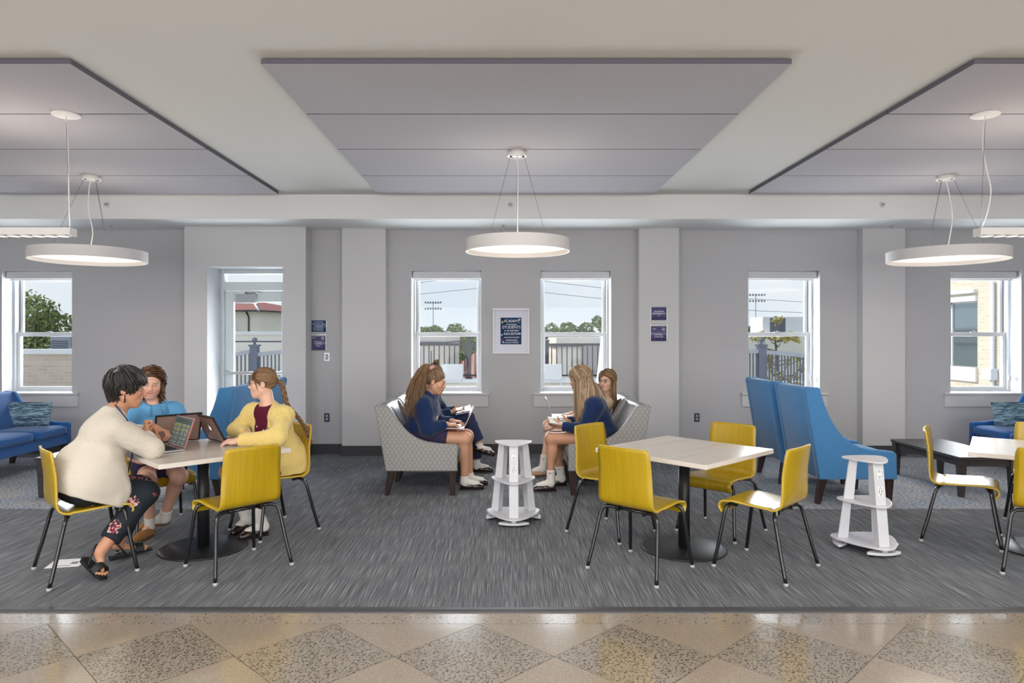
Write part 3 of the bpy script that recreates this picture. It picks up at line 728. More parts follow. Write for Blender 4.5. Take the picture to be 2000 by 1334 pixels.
mast('floodlight mast with two lamp rows seen through the fourth window', 1476, 575, 80, 2, 34)
# overhead wires on poles
t = thing('overhead_power_line', 'sagging overhead power line crossing the sky in the three middle windows', 'power line', (0, 70, -4))
for px, top in ((712, 9.0), (985, 10.6), (1400, 8.4), (1650, 7.6)):
    x = (px-CX)*70/FPX; B = MB(); B.tube([(x, 0, 0), (x, 0, top+.2 + (1.3 if px == 985 else 0))], [.14, .10], 8); B.tube([(x-.7, 0, top), (x+.7, 0, top)], .05, 6); B.build('utility_pole', M_bark, t)
for pts in ([(712, 566, 70), (860, 547, 70), (985, 536, 70), (1060, 549, 70), (1180, 563, 70), (1400, 580, 70), (1490, 585, 70), (1570, 590, 70), (1650, 593, 70)],
            [(712, 592, 70), (825, 574, 70), (935, 563, 70), (985, 560, 70), (1060, 571, 70), (1180, 584, 70), (1400, 602, 70), (1460, 606, 70), (1570, 611, 70), (1650, 613, 70)]):
    B = MB(); B.tube([P(*q) - Vector((0, 70, -4)) for q in pts], 0.022, 5); B.build('wire', M_greydk, t)

# fourth window: white plant on a roof, palms, magnolia
u = thing('chiller_unit', 'large white rooftop chiller with dark louvre panels in the fourth window', 'equipment', (16.0, 40, 1.4))
B = MB(); B.box((-1.2, -1.0, 0.3), (1.9, 1.0, 1.24)); B.build('housing', M_coping, u, bevel=0.02)
for x0 in (-0.78, -0.33):
    B = MB(); B.box((x0, -1.03, 0.34), (x0+0.42, -1.0, 1.16)); B.build('louvre_panel', M_greydk, u)
B = MB(); B.box((-2.4, -1.4, -5.4), (4, 3, 0.3)); B.build('roof_block', M_stucco, u)
for i, (px, ytop) in enumerate(((1507, 615), (1527, 619))):
    yp = 62 + 5*i; p = P(px, ytop, yp); t = thing('palm_tree', ('taller' if i == 0 else 'shorter') + ' palm tree above the white rooftop chiller', 'tree', (p.x, yp, -4))
    B = MB(); B.tube([(0, 0, 0), (0, 0, p.z+3.6)], [0.16, 0.11], 8); B.build('trunk', M_bark, t)
    B = MB()
    for k in range(22):
        a = 2*math.pi*k/22 + rng.uniform(-.2, .2); l = rng.uniform(0.6, 0.85); e_ = rng.uniform(-0.1, 0.7)
        pts = [(l*s*math.cos(a), l*s*math.sin(a), p.z+3.6 + l*(e_*s - 0.9*s*s)) for s in (0, 0.3, 0.6, 1.0)]
        pr = Vector((-math.sin(a), math.cos(a), 0))
        rows = [[Vector(q)-pr*wd, Vector(q)+Vector((0, 0, 0.03)), Vector(q)+pr*wd] for q, wd in zip(pts, (0.02, 0.09, 0.10, 0.01))]
        B.grid(rows)
    B.build('fronds', mat('palm_green', (104, 122, 80), 0.7), t, clean=False)
t = thing('magnolia_tree', 'young magnolia with yellowing leaves behind the fence in the fourth window', 'tree', (5.45, 13.6, -0.03))
B = MB(); B.tube([(0, 0, 0), (0.02, 0, 0.8), (-0.02, 0.05, 1.5), (0.0, 0, 1.9)], [0.03, 0.026, 0.018, 0.008], 7)
lobes = [((0.0, 0, 1.9), (0.10, 0.1, 0.09))]
for k in range(26):
    a = rng.uniform(0, 6.28); z0 = rng.uniform(0.3, 1.5); r1 = rng.uniform(0.15, 0.5); q = (r1*math.cos(a), r1*math.sin(a), z0+rng.uniform(0.05, 0.3))
    B.tube([(0, 0, z0), (q[0]*0.6, q[1]*0.6, z0+0.05), q], [0.012, 0.009, 0.004], 5); lobes.append((q, (0.09, 0.09, 0.07)))
B.build('trunk', M_bark, t); leaf_cloud('crown', lobes, 420, 0.05, M_leafC, t, elong=1.3)

# right: a sunlit cream brick wing beyond the fifth window
wg = thing('brick_wing', 'sunlit cream brick wing of the building beyond the rightmost window', 'building', (10.5, 14.45, -4.0))
WY0, WY1, WZ0, WZ1 = 0.66, 2.9, 4.86, 6.36
Bk = MB(); z1 = 6.92
def wf(y0, y1, z0, z): Bk.box((0, y0, z0), (0.35, y1, z))
wf(0, WY0, 0, z1); wf(WY1, 9, 0, z1); wf(WY0, WY1, 0, WZ0); wf(WY0, WY1, WZ1, z1)
Bk.build('brickwork', M_brickR, wg)
B = MB(); B.box((-0.06, -0.02, z1), (0.4, 9, z1+0.1)); B.box((0.35, 0, 0), (6, 9, z1)); B.build('wall_body', M_stucco, wg)
B = MB(); B.box((-0.05, WY0-0.0, WZ1-0.02), (0.05, WY1, WZ1+0.10)); B.box((-0.09, WY0, WZ1+0.16), (0.05, WY1, WZ1+0.24)); B.build('window_header', M_coping, wg)
B = MB(); B.box((-0.06, WY0-0.02, WZ0-0.32), (0.05, WY1, WZ0)); B.build('sill_band', M_coping, wg)
B = MB(); B.box((0.10, WY0, WZ0), (0.16, WY0+0.05, WZ1)); B.box((0.10, WY0, WZ1-0.05), (0.16, WY1, WZ1)); B.box((0.10, WY0, (WZ0+WZ1)/2-0.03), (0.16, WY1, (WZ0+WZ1)/2+0.03)); B.box((0.1, WY0+1.0, WZ0), (0.16, WY0+1.05, WZ1)); f = B.build('window', M_coping, wg)
M_dg = mat('dark_reflective_glass', (150, 164, 170), 0.06, metal=0.75)
B = MB(); B.box((0.13, WY0+0.03, WZ0), (0.15, WY1, WZ1)); B.build('pane', M_dg, f)
B = MB(); B.tube([(-0.06, 0.12, 0), (-0.06, 0.12, z1-0.2)], 0.045, 8); B.build('downspout', M_coping, wg)
B = MB(); B.box((-0.16, 0.02, 4.62), (-0.01, 0.3, 4.86)); B.build('junction_box', M_coping, wg, bevel=0.01)
# ------------------------------------------------------------------ furniture
def spline(pts, n):
    "Catmull-Rom through points, n samples"
    pts = [Vector(p) for p in pts]; out = []
    m = len(pts) - 1
    for i in range(n):
        t = i * m / (n - 1); k = min(int(t), m - 1); u = t - k
        p0, p1, p2, p3 = pts[max(k-1, 0)], pts[k], pts[k+1], pts[min(k+2, m)]
        out.append(0.5*((2*p1) + (p2-p0)*u + (2*p0-5*p1+4*p2-p3)*u*u + (3*p1-p0-3*p2+p3)*u*u*u))
    return out

def yellow_wood():
    m = bpy.data.materials.new('yellow_stained_beech'); m.use_nodes = True
    N, L = nodes_of(m); b = N['Principled BSDF']; b.inputs['Roughness'].default_value = 0.34; b.inputs['Coat Weight'].default_value = 0.35; b.inputs['Coat Roughness'].default_value = 0.18
    g = N.new('ShaderNodeAttribute'); g.attribute_name = 'flow'
    mp = N.new('ShaderNodeMapping'); mp.inputs['Scale'].default_value = (70, 2.6, 1); L.new(g.outputs['Vector'], mp.inputs[0])
    n = N.new('ShaderNodeTexNoise'); n.inputs['Scale'].default_value = 1; n.inputs['Detail'].default_value = 5; n.inputs['Distortion'].default_value = 0.6; L.new(mp.outputs[0], n.inputs['Vector'])
    r = N.new('ShaderNodeValToRGB'); e = r.color_ramp.elements
    e[0].position = 0.30; e[0].color = lin((172, 140, 4)); e[1].position = 0.74; e[1].color = lin((188, 157, 10))
    L.new(n.outputs['Fac'], r.inputs[0]); L.new(r.outputs[0], b.inputs['Base Color'])
    return m
M_yel = yellow_wood(); M_ply = mat('pale_plywood_edge', (214, 186, 84), 0.5, vary=((4, 4, 300), (186, 150, 50), 2, 0.4, 0.6))
M_legs = mat('black_tube_enamel', (20, 20, 22), 0.28, spec=0.6, coat=0.3)
M_glide = mat('clear_grey_glide', (176, 178, 178), 0.25)

def yellow_chair():
    t = thing('dining_chair', '', 'chair')
    prof = [(0.212, 0.372), (0.232, 0.398), (0.232, 0.428), (0.205, 0.449), (0.12, 0.450), (0.0, 0.443), (-0.10, 0.439), (-0.155, 0.446), (-0.188, 0.470), (-0.203, 0.515), (-0.214, 0.60), (-0.229, 0.72), (-0.247, 0.845)]
    c = spline([(0, p[0], p[1]) for p in prof], 46); rows = []; flow = []; ln = 0
    for i, p in enumerate(c):
        if i: ln += (p - c[i-1]).length
        back = max(0.0, min(1.0, (p.z - 0.47) / 0.2)) if p.y < -0.1 else 0.0
        seat = 1.0 if -0.12 < p.y < 0.17 and p.z < 0.47 else 0.0
        w = 0.207 - 0.011*back*min(1, (p.z-0.47)/0.37); row = []
        edge = max(0, (i-43)/2.0)
        for k in range(13):
            s = -1 + 2*k/12
            ww = w - (0.012*edge**2 if abs(s) > 0.99 else 0)
            row.append((s*ww, p.y + back*0.022*s*s, p.z + seat*0.007*s*s - edge*0.004*(abs(s)**6))); flow.append((s*w + 1, ln, 0))
        rows.append(row)
    B = MB(); B.grid(rows); me = B.mesh('shell')
    at = me.attributes.new('flow', 'FLOAT_VECTOR', 'POINT'); at.data.foreach_set('vector', np.array(flow, np.float32).ravel())
    o = obj('seat_shell', me, [M_yel, M_ply], t)
    sd = o.modifiers.new('ply', 'SOLIDIFY'); sd.thickness = 0.012; sd.offset = 0; sd.material_offset_rim = 1; sd.use_even_offset = True
    for s in (-1, 1):
        B = MB(); B.tube(spline([(s*0.12, -0.125, 0.418), (s*0.18, -0.14, 0.417), (s*0.214, -0.158, 0.39), (s*0.228, -0.18, 0.30), (s*0.243, -0.21, 0.17), (s*0.264, -0.25, 0.012)], 16), 0.0125, 10)
        g = B.build('leg', M_legs, t)
        B = MB(); B.lathe([(0.012, 0), (0.016, 0.003), (0.016, 0.014), (0.0135, 0.02)], 12, (s*0.264, -0.25, 0.0)); B.build('glide', M_glide, g)
        B = MB(); B.tube(spline([(s*0.12, 0.165, 0.424), (s*0.17, 0.175, 0.424), (s*0.203, 0.186, 0.398), (s*0.213, 0.198, 0.32), (s*0.227, 0.222, 0.17), (s*0.245, 0.25, 0.012)], 16), 0.0125, 10)
        g = B.build('leg', M_legs, t)
        B = MB(); B.lathe([(0.012, 0), (0.016, 0.003), (0.016, 0.014), (0.0135, 0.02)], 12, (s*0.245, 0.25, 0.0)); B.build('glide', M_glide, g)
    for y, z in ((-0.125, 0.418), (0.165, 0.424)):
        B = MB(); B.tube([(-0.125, y, z), (0.125, y, z)], 0.0125, 10)
        for s in (-1, 1): B.box((s*0.1-0.016, y-0.02, z+0.004), (s*0.1+0.016, y+0.02, z+0.024)); B.box((s*0.1-0.008, y-0.017, z-0.022), (s*0.1+0.008, y+0.017, z+0.01))
        B.build('crossbar', M_legs, t)
    return t
CH0 = yellow_chair(); first = [True]
def place_chair(x, y, ang, label):
    "ang: direction the sitter faces, degrees from +X"
    rz = R(ang - 90)
    if first[0]:
        first[0] = False; CH0.location = (x, y, 0); CH0.rotation_euler = (0, 0, rz); CH0['label'] = label; CH0['group'] = 'yellow dining chairs'; return CH0
    return dup(CH0, (x, y, 0), rz, label, 'yellow dining chairs')
place_chair(0.925, 4.60, 47, 'empty yellow bentwood chair with its back to the camera at the right table')
place_chair(0.861, 5.463, -45, 'empty yellow bentwood chair beside the grey armchair, behind left of the right table')
place_chair(1.738, 5.486, -134.5, 'empty yellow bentwood chair behind right of the right table, by the high-back chairs')
chT = place_chair(1.775, 4.631, 135, 'empty yellow bentwood chair seen in profile at the front right of the table')
B = MB(); B.box((-0.165, -0.150, 0.405), (-0.155, -0.118, 0.436)); B.build('paper_tag', mat('pale_tape_tag', (214, 216, 196), 0.7), chT)
place_chair(-2.797, 4.551, 43, 'yellow bentwood chair under the person in the cream cardigan')
place_chair(-1.818, 4.64, 137, 'empty yellow bentwood chair turned away from the camera at the left table')
place_chair(-1.865, 5.51, -132, 'yellow bentwood chair under the person in the yellow cardigan')
place_chair(-2.84, 5.60, -45, 'yellow bentwood chair under the person in the light blue polo')
place_chair(3.542, 5.278, -35, 'yellow bentwood chair seen in side view left of the rightmost table')
place_chair(3.637, 4.526, 54, 'yellow bentwood chair cut by the right frame edge, nearest the camera')
place_chair(4.35, 5.47, -126, 'yellow bentwood chair behind the rightmost table, cut by the right frame edge')

M_top = mat('pale_maple_laminate', (212, 204, 195), 0.22, spec=0.5, vary=((1.2, 30, 10), (203, 193, 181), 4, 0.35, 0.7))
M_topedge = mat('pale_table_edge', (222, 214, 204), 0.4)
M_tblack = mat('black_textured_steel', (26, 28, 31), 0.42, bump=((400, 400, 400), 0.12, 0.001))
def table(x, y, rot, label):
    t = thing('cafe_table', label, 'table', (x, y, 0), R(rot), 'square cafe tables on disc bases')
    B = MB(); s = 0.46; B.box((-s, -s, 0.708), (s, s, 0.74), 1); B.mi[-5] = 0
    o = B.build('tabletop', [M_top, M_topedge], t, bevel=0.003)
    B = MB(); B.lathe([(0.0, 0.0), (0.298, 0.0), (0.305, 0.004), (0.305, 0.010), (0.298, 0.014), (0.06, 0.018), (0.06, 0.018), (0.0, 0.018)], 56); B.build('base', M_tblack, t)
    B = MB(); B.lathe([(0.042, 0.017), (0.042, 0.70)], 28); B.build('column', M_tblack, t)
    B = MB(); B.box((-0.28, -0.03, 0.692), (0.28, 0.03, 0.709)); B.box((-0.03, -0.28, 0.692), (0.03, 0.28, 0.709)); B.build('spider_plate', M_tblack, t, bevel=0.003)
table(1.325, 5.02, 42.5, 'empty square table with pale top and black disc base, right of centre')
table(-2.225, 5.035, 45, 'square table with pale top where three people sit with laptops')
table(3.965, 4.98, -36, 'square table with pale top cut by the right frame edge')

# ---- upholstered lounge seating, one family of profiles (u forward from the rear foot, z up)
M_wood = mat('dark_walnut_leg', (52, 34, 28), 0.4, vary=((20, 20, 3), (38, 24, 20), 3, 0.4, 0.6))
def fabric(name, c1, c2, scale=420, rough=0.95):
    return mat(name, c1, rough, spec=0.15, sheen=0.25, vary=((scale, scale, scale), c2, 2, 0.38, 0.62), bump=((scale, scale, scale), 0.35, 0.002))
M_blue = fabric('bright_blue_woven_wool', (52, 110, 164), (90, 146, 196), 260)
M_bluedk = M_blue
M_sofa = fabric('royal_blue_velvet', (24, 78, 140), (40, 98, 162), 200)
M_vin = mat('grey_vinyl_glossy', (112, 114, 118), 0.32, spec=0.6, bump=((260, 260, 260), 0.08, 0.001))
def ring_vinyl():
    m = bpy.data.materials.new('grey_ring_patterned_vinyl'); m.use_nodes = True
    N, L = nodes_of(m); b = N['Principled BSDF']; b.inputs['Roughness'].default_value = 0.45
    t = N.new('ShaderNodeTexCoord'); s = N.new('ShaderNodeSeparateXYZ'); L.new(t.outputs['Object'], s.inputs[0])
    def lattice(off):
        ax = []
        for src, period, o_ in ((s.outputs['Y'], 0.044, off), (s.outputs['Z'], 0.066, off)):
            a = N.new('ShaderNodeMath'); a.operation = 'MULTIPLY_ADD'; a.inputs[1].default_value = 1/period; a.inputs[2].default_value = o_ + 50; L.new(src, a.inputs[0])
            f = N.new('ShaderNodeMath'); f.operation = 'FRACT'; L.new(a.outputs[0], f.inputs[0])
            c = N.new('ShaderNodeMath'); c.operation = 'SUBTRACT'; c.inputs[1].default_value = 0.5; L.new(f.outputs[0], c.inputs[0])
            q = N.new('ShaderNodeMath'); q.operation = 'MULTIPLY'; L.new(c.outputs[0], q.inputs[0]); L.new(c.outputs[0], q.inputs[1]); ax.append(q)
        d = N.new('ShaderNodeMath'); d.operation = 'ADD'; L.new(ax[0].outputs[0], d.inputs[0]); L.new(ax[1].outputs[0], d.inputs[1])
        r = N.new('ShaderNodeMath'); r.operation = 'SQRT'; L.new(d.outputs[0], r.inputs[0])
        e = N.new('ShaderNodeMath'); e.operation = 'COMPARE'; e.inputs[1].default_value = 0.42; e.inputs[2].default_value = 0.04; L.new(r.outputs[0], e.inputs[0])
        return e
    a, c = lattice(0.0), lattice(0.5)
    mxm = N.new('ShaderNodeMath'); mxm.operation = 'MAXIMUM'; L.new(a.outputs[0], mxm.inputs[0]); L.new(c.outputs[0], mxm.inputs[1])
    mx = N.new('ShaderNodeMix'); mx.data_type = 'RGBA'; mx.inputs[6].default_value = lin((156, 154, 152)); mx.inputs[7].default_value = lin((132, 129, 127)); L.new(mxm.outputs[0], mx.inputs[0])
    L.new(mx.outputs[2], b.inputs['Base Color'])
    bp = N.new('ShaderNodeBump'); bp.inputs['Strength'].default_value = 0.3; bp.inputs['Distance'].default_value = 0.002; bp.invert = True; L.new(mxm.outputs[0], bp.inputs['Height']); L.new(bp.outputs[0], b.inputs['Normal'])
    return m
M_ring = ring_vinyl()
PROF_LOW = [(0.0, 0.244), (-0.108, 0.867), (-0.085, 0.893), (0.022, 0.880), (0.035, 0.868), (0.07, 0.812), (0.115, 0.742), (0.162, 0.68), (0.215, 0.627), (0.272, 0.584), (0.33, 0.553), (0.40, 0.530), (0.54, 0.511), (0.68, 0.505), (0.70, 0.490), (0.70, 0.244)]
PROF_HIGH = [(0.0, 0.238), (-0.135, 1.065), (-0.118, 1.095), (0.0, 1.088), (0.012, 1.07), (0.033, 0.99), (0.06, 0.905), (0.095, 0.825), (0.13, 0.758), (0.175, 0.69), (0.235, 0.622), (0.30, 0.572), (0.384, 0.535), (0.50, 0.513), (0.62, 0.503), (0.69, 0.495), (0.716, 0.472), (0.718, 0.238)]
def soft_prism(B, poly, a, b, r=0.014, mi=0):
    "extruded outline with rounded long edges, pulled in at both ends"
    n = len(poly); P2 = [Vector(p) for p in poly]
    nor = []
    for i in range(n):
        d = (P2[(i+1) % n] - P2[i-1]).normalized(); nor.append(Vector((d.y, -d.x)))
    area = sum(P2[i].x*P2[(i+1) % n].y - P2[(i+1) % n].x*P2[i].y for i in range(n))
    sg = 1 if area > 0 else -1
    rows = []
    for t, ins in ((a, 1.0), (a+0.3*r, 0.3), (a+r, 0.0), (b-r, 0.0), (b-0.3*r, 0.3), (b, 1.0)):
        rows.append([(t, (p - nr*sg*ins*r)[0], (p - nr*sg*ins*r)[1]) for p, nr in zip(P2, nor)])
    o = len(B.v); B.grid(rows, mi=mi, smooth=True, close=True)
    B.f.append([o+k for k in range(n)]); B.mi.append(mi); B.sm.append(False)
    B.f.append([o+5*n+k for k in range(n-1, -1, -1)]); B.mi.append(mi); B.sm.append(False)
def pillow_box(B, a, b, r=0.035, puff=0.012, mi=0):
    "soft cushion block: a rounded box with crowned faces"
    x0, y0, z0 = a; x1, y1, z1 = b; n = 10; hx, hy, hz = (x1-x0)/2, (y1-y0)/2, (z1-z0)/2; c = Vector(((x0+x1)/2, (y0+y1)/2, (z0+z1)/2))
    g = bmesh.new(); bmesh.ops.create_cube(g, size=2); bmesh.ops.subdivide_edges(g, edges=g.edges, cuts=n, use_grid_fill=True)
    g.verts.index_update(); vs = []
    for v in g.verts:
        p = Vector((v.co.x*hx, v.co.y*hy, v.co.z*hz)); q = Vector([max(-h+r, min(h-r, k)) for k, h in zip(p, (hx, hy, hz))]); d = p - q
        if d.length > 1e-9: p = q + d.normalized()*r
        p += Vector((0, 0, 1))*(puff*v.co.z*(1-v.co.x**4)*(1-v.co.y**4)) + Vector((0, 1, 0))*(puff*0.7*v.co.y*(1-v.co.x**4)*(1-v.co.z**4))
        vs.append(c + p)
    B.add(vs, [[v.index for v in f.verts] for f in g.faces], mi, True); g.free()

def lounge(name, label, cat, prof, width, loc, rz, m_side, m_in, cushions=1, group=None, piping=None, leg_in=0.03):
    t = thing(name, label, cat, loc, rz, group)
    hw = width/2; dep = prof[-1][0]; off = dep/2; zb = prof[0][1]; at = 0.075
    sh = [(u-off, z) for u, z in prof]
    for s in (-1, 1):
        B = MB(); a, b = (s*hw, s*(hw-at)); soft_prism(B, sh, min(a, b), max(a, b)); B.build('arm', m_side, t)
        if piping:
            B = MB(); x = s*(hw-0.005); B.tube([(x, u, z) for u, z in sh[1:-1]], 0.0045, 6); B.build('piping', piping, t)
    top = prof[2][1]-0.012; lean = prof[1][0]
    def rear(z): return lean*(z-zb)/(prof[1][1]-zb) - off
    bk = [(rear(zb)+0.004, zb+0.01), (rear(top-0.02)+0.004, top-0.02), (rear(top)+0.03, top+0.004), (prof[3][0]-off-0.012, top), (prof[3][0]-off+0.004, top-0.03), (0.17-off, 0.55), (0.20-off, zb+0.06)]
    B = MB(); soft_prism(B, bk, -hw+at-0.012, hw-at+0.012, 0.01); B.build('backrest', m_side if m_in is None else m_in, t)
    if m_in is not None:
        B = MB(); y0, y1 = rear(zb)-0.001, rear(top-0.02)-0.001
        B.hexa([(-hw+0.02, y0, zb+0.005), (hw-0.02, y0, zb+0.005), (hw-0.02, y0+0.02, zb+0.005), (-hw+0.02, y0+0.02, zb+0.005)], [(-hw+0.02, y1, top-0.02), (hw-0.02, y1, top-0.02), (hw-0.02, y1+0.02, top-0.02), (-hw+0.02, y1+0.02, top-0.02)]); B.build('back_panel', m_side, t)
    B = MB(); B.box((-hw+at-0.004, 0.05-off, zb), (hw-at+0.004, dep-off-0.015, 0.36)); B.build('seat_deck', m_side, t, bevel=0.01)
    cw = (width-2*at)/cushions
    for i in range(cushions):
        B = MB(); pillow_box(B, (-hw+at+i*cw+0.002, 0.165-off, 0.362), (-hw+at+(i+1)*cw-0.002, dep-off+0.012, 0.468)); B.build('seat_cushion', m_in or m_side, t)
    for sx in (-1, 1):
        for sy in (0, 1):
            x = sx*(hw-leg_in-0.03); y = (dep-0.05-off) if sy else (0.05-off); dy = 0.0 if sy else -0.045
            w1, w2 = 0.035, 0.022; B = MB()
            B.hexa([(x-w2, y-w2+dy, 0), (x+w2, y-w2+dy, 0), (x+w2, y+w2+dy, 0), (x-w2, y+w2+dy, 0)], [(x-w1, y-w1, zb), (x+w1, y-w1, zb), (x+w1, y+w1, zb), (x-w1, y+w1, zb)])
            B.build('leg', M_wood, t, bevel=0.003)
    return t
M_pipe = mat('grey_vinyl_welt', (150, 148, 146), 0.4)
lounge('lounge_armchair', 'grey ring-patterned vinyl armchair holding the person with the pink scrunchie', 'armchair', PROF_LOW, 0.73, (-0.81, 7.015, 0), R(-90), M_ring, M_vin, 1, 'grey patterned armchairs', M_pipe)
lounge('lounge_armchair', 'grey vinyl armchair under the window, behind the one with the ponytailed sitter', 'armchair', PROF_LOW, 0.73, (-0.81, 7.80, 0), R(-90), M_ring, M_vin, 1, 'grey patterned armchairs', M_pipe)
lounge('lounge_armchair', 'grey ring-patterned vinyl armchair behind the yellow chair, holding the person in navy', 'armchair', PROF_LOW, 0.73, (0.975, 7.015, 0), R(90), M_ring, M_vin, 1, 'grey patterned armchairs', M_pipe)
lounge('lounge_armchair', 'grey vinyl armchair under the window, holding the person in the beige top', 'armchair', PROF_LOW, 0.73, (0.975, 7.80, 0), R(90), M_ring, M_vin, 1, 'grey patterned armchairs', M_pipe)
lounge('high_back_chair', 'blue high-back wing chair nearer the camera, behind the white charging tower', 'armchair', PROF_HIGH, 0.73, (3.277, 6.665, 0), R(-90), M_blue, None, 1, 'blue high-back chairs')
lounge('high_back_chair', 'blue high-back wing chair farther back, by the fourth window', 'armchair', PROF_HIGH, 0.73, (3.277, 7.51, 0), R(-90), M_blue, None, 1, 'blue high-back chairs')
lounge('high_back_chair', 'blue high-back wing chair behind the left table, in front of the door', 'armchair', PROF_HIGH, 0.73, (-2.994, 6.655, 0), R(90), M_blue, None, 1, 'blue high-back chairs')
lounge('high_back_chair', 'blue high-back wing chair nearest the door, almost hidden behind its neighbour', 'armchair', PROF_HIGH, 0.73, (-2.994, 7.49, 0), R(90), M_blue, None, 1, 'blue high-back chairs')
lounge('sofa', 'royal blue sofa at the left frame edge under the window', 'sofa', PROF_LOW, 1.95, (-5.71, 7.46, 0), R(-90), M_sofa, None, 3, 'royal blue sofas')
lounge('sofa', 'royal blue sofa at the right frame edge under the window', 'sofa', PROF_LOW, 1.95, (6.10, 7.46, 0), R(90), M_sofa, None, 3, 'royal blue sofas')

# lumbar pillows
def stripe_fabric():
    m = bpy.data.materials.new('teal_navy_ripple_fabric'); m.use_nodes = True
    N, L = nodes_of(m); b = N['Principled BSDF']; b.inputs['Roughness'].default_value = 0.9
    t = N.new('ShaderNodeTexCoord'); mp = N.new('ShaderNodeMapping'); mp.inputs['Scale'].default_value = (10, 10, 120); L.new(t.outputs['Object'], mp.inputs[0])
    n = N.new('ShaderNodeTexNoise'); n.inputs['Scale'].default_value = 1; n.inputs['Detail'].default_value = 3; n.inputs['Distortion'].default_value = 0.8; L.new(mp.outputs[0], n.inputs['Vector'])
    r = N.new('ShaderNodeValToRGB'); e = r.color_ramp.elements; e[0].position = 0.42; e[0].color = lin((44, 66, 88)); e[1].position = 0.60; e[1].color = lin((150, 180, 190))
    k = e.new(0.5); k.color = lin((84, 116, 136)); L.new(n.outputs['Fac'], r.inputs[0]); L.new(r.outputs[0], b.inputs['Base Color'])
    return m
M_str = stripe_fabric()
def pillow(label, loc, rz, tilt, w=0.56, h=0.29, d=0.13):
    t = thing('lumbar_pillow', label, 'pillow', loc, rz, 'rippled lumbar pillows'); t.rotation_euler = (tilt, 0, rz)
    n = 20; vs = []; fs = []
    for side in (1, -1):
        o = len(vs)
        for i in range(n+1):
            for k in range(n+1):
                u, v = -1+2*i/n, -1+2*k/n
                e_ = max(0.0, (1-u**4))*max(0.0, (1-v**4))
                pin = 1 - 0.05*(1-abs(u))*abs(v)**3 - 0.05*(1-abs(v))*abs(u)**3
                vs.append((u*w/2*pin, -side*d/2*e_**0.55, v*h/2*pin + h/2))
        for i in range(n):
            for k in range(n):
                a = o+i*(n+1)+k; f = [a, a+1, a+n+2, a+n+1]; fs.append(f if side > 0 else f[::-1])
    B = MB(); B.add(vs, fs, 0, True); o = B.build('cover', M_str, t)
    B = MB(); pts = [(-1, -1), (0, -1), (1, -1), (1, 0), (1, 1), (0, 1), (-1, 1), (-1, 0), (-1, -1)]
    B.tube([(u*w/2*(0.95 if u == 0 or v == 0 else 1)**(1 if u == 0 or v == 0 else 0), 0, v*h/2*(0.97 if u == 0 else 1) + h/2) for u, v in pts], 0.006, 6); B.build('welt', M_str, t)
pillow('teal and navy rippled lumbar pillow on the sofa at the left edge', (-5.78, 8.20, 0.478), R(0), R(-12), w=0.60)
pillow('teal and navy rippled lumbar pillow on the sofa at the right edge', (6.17, 8.20, 0.478), R(4), R(-12), w=0.56)

# coffee tables
M_esp = mat('espresso_wood', (52, 48, 48), 0.46, spec=0.4, vary=((4, 30, 30), (68, 62, 61), 4, 0.35, 0.7))
def coffee_table(label, x0, x1, y0, y1, h=0.392):
    t = thing('coffee_table', label, 'coffee table', ((x0+x1)/2, (y0+y1)/2, 0.003), group='dark wood coffee tables')
    hx, hy = (x1-x0)/2, (y1-y0)/2
    B = MB(); B.box((-hx, -hy, h-0.03), (hx, hy, h)); B.build('tabletop', M_esp, t, bevel=0.003)
    B = MB(); i = 0.03
    B.box((-hx+i, -hy+i, h-0.095), (hx-i, -hy+i+0.02, h-0.03)); B.box((-hx+i, hy-i-0.02, h-0.095), (hx-i, hy-i, h-0.03)); B.box((-hx+i, -hy+i, h-0.095), (-hx+i+0.02, hy-i, h-0.03)); B.box((hx-i-0.02, -hy+i, h-0.095), (hx-i, hy-i, h-0.03)); B.build('apron', M_esp, t)
    for sx in (-1, 1):
        for sy in (-1, 1):
            x, y = sx*(hx-0.045), sy*(hy-0.045); w1, w2 = 0.036, 0.022; B = MB()
            B.hexa([(x-w2, y-w2, 0), (x+w2, y-w2, 0), (x+w2, y+w2, 0), (x-w2, y+w2, 0)], [(x-w1, y-w1, h-0.03), (x+w1, y-w1, h-0.03), (x+w1, y+w1, h-0.03), (x-w1, y+w1, h-0.03)]); B.build('leg', M_esp, t, bevel=0.002)
coffee_table('dark wood coffee table in front of the right blue sofa', 4.40, 4.985, 6.58, 7.76)
coffee_table('dark wood coffee table behind the person in the cream cardigan', -4.52, -3.94, 6.55, 7.72)

# charging towers
M_outface = mat('white_outlet_plastic', (236, 236, 236), 0.35)
M_slot = mat('dark_slot', (40, 40, 42), 0.6)
def reuleaux(r, n=18, round_=0.12):
    V_ = [Vector((r*math.cos(a), r*math.sin(a))) for a in (R(-90), R(30), R(150))]
    s = (V_[0]-V_[1]).length; pts = []
    for i in range(3):
        c = V_[i]; a, b = V_[(i+1) % 3], V_[(i+2) % 3]
        bulge = 1.55
        C = c + (c - (a+b)/2).normalized()*s*(bulge-1); rad = (a-C).length
        a0 = math.atan2((a-C).y, (a-C).x); a1 = math.atan2((b-C).y, (b-C).x)
        if a1 < a0: a1 += 2*math.pi
        for k in range(n): pts.append(C + Vector((math.cos(a0+(a1-a0)*k/n), math.sin(a0+(a1-a0)*k/n)))*rad)
    # soften the three tips
    for _ in range(16):
        pts = [0.25*pts[i-1] + 0.5*pts[i] + 0.25*pts[(i+1) % len(pts)] for i in range(len(pts))]
    return [(p.x, p.y) for p in pts]
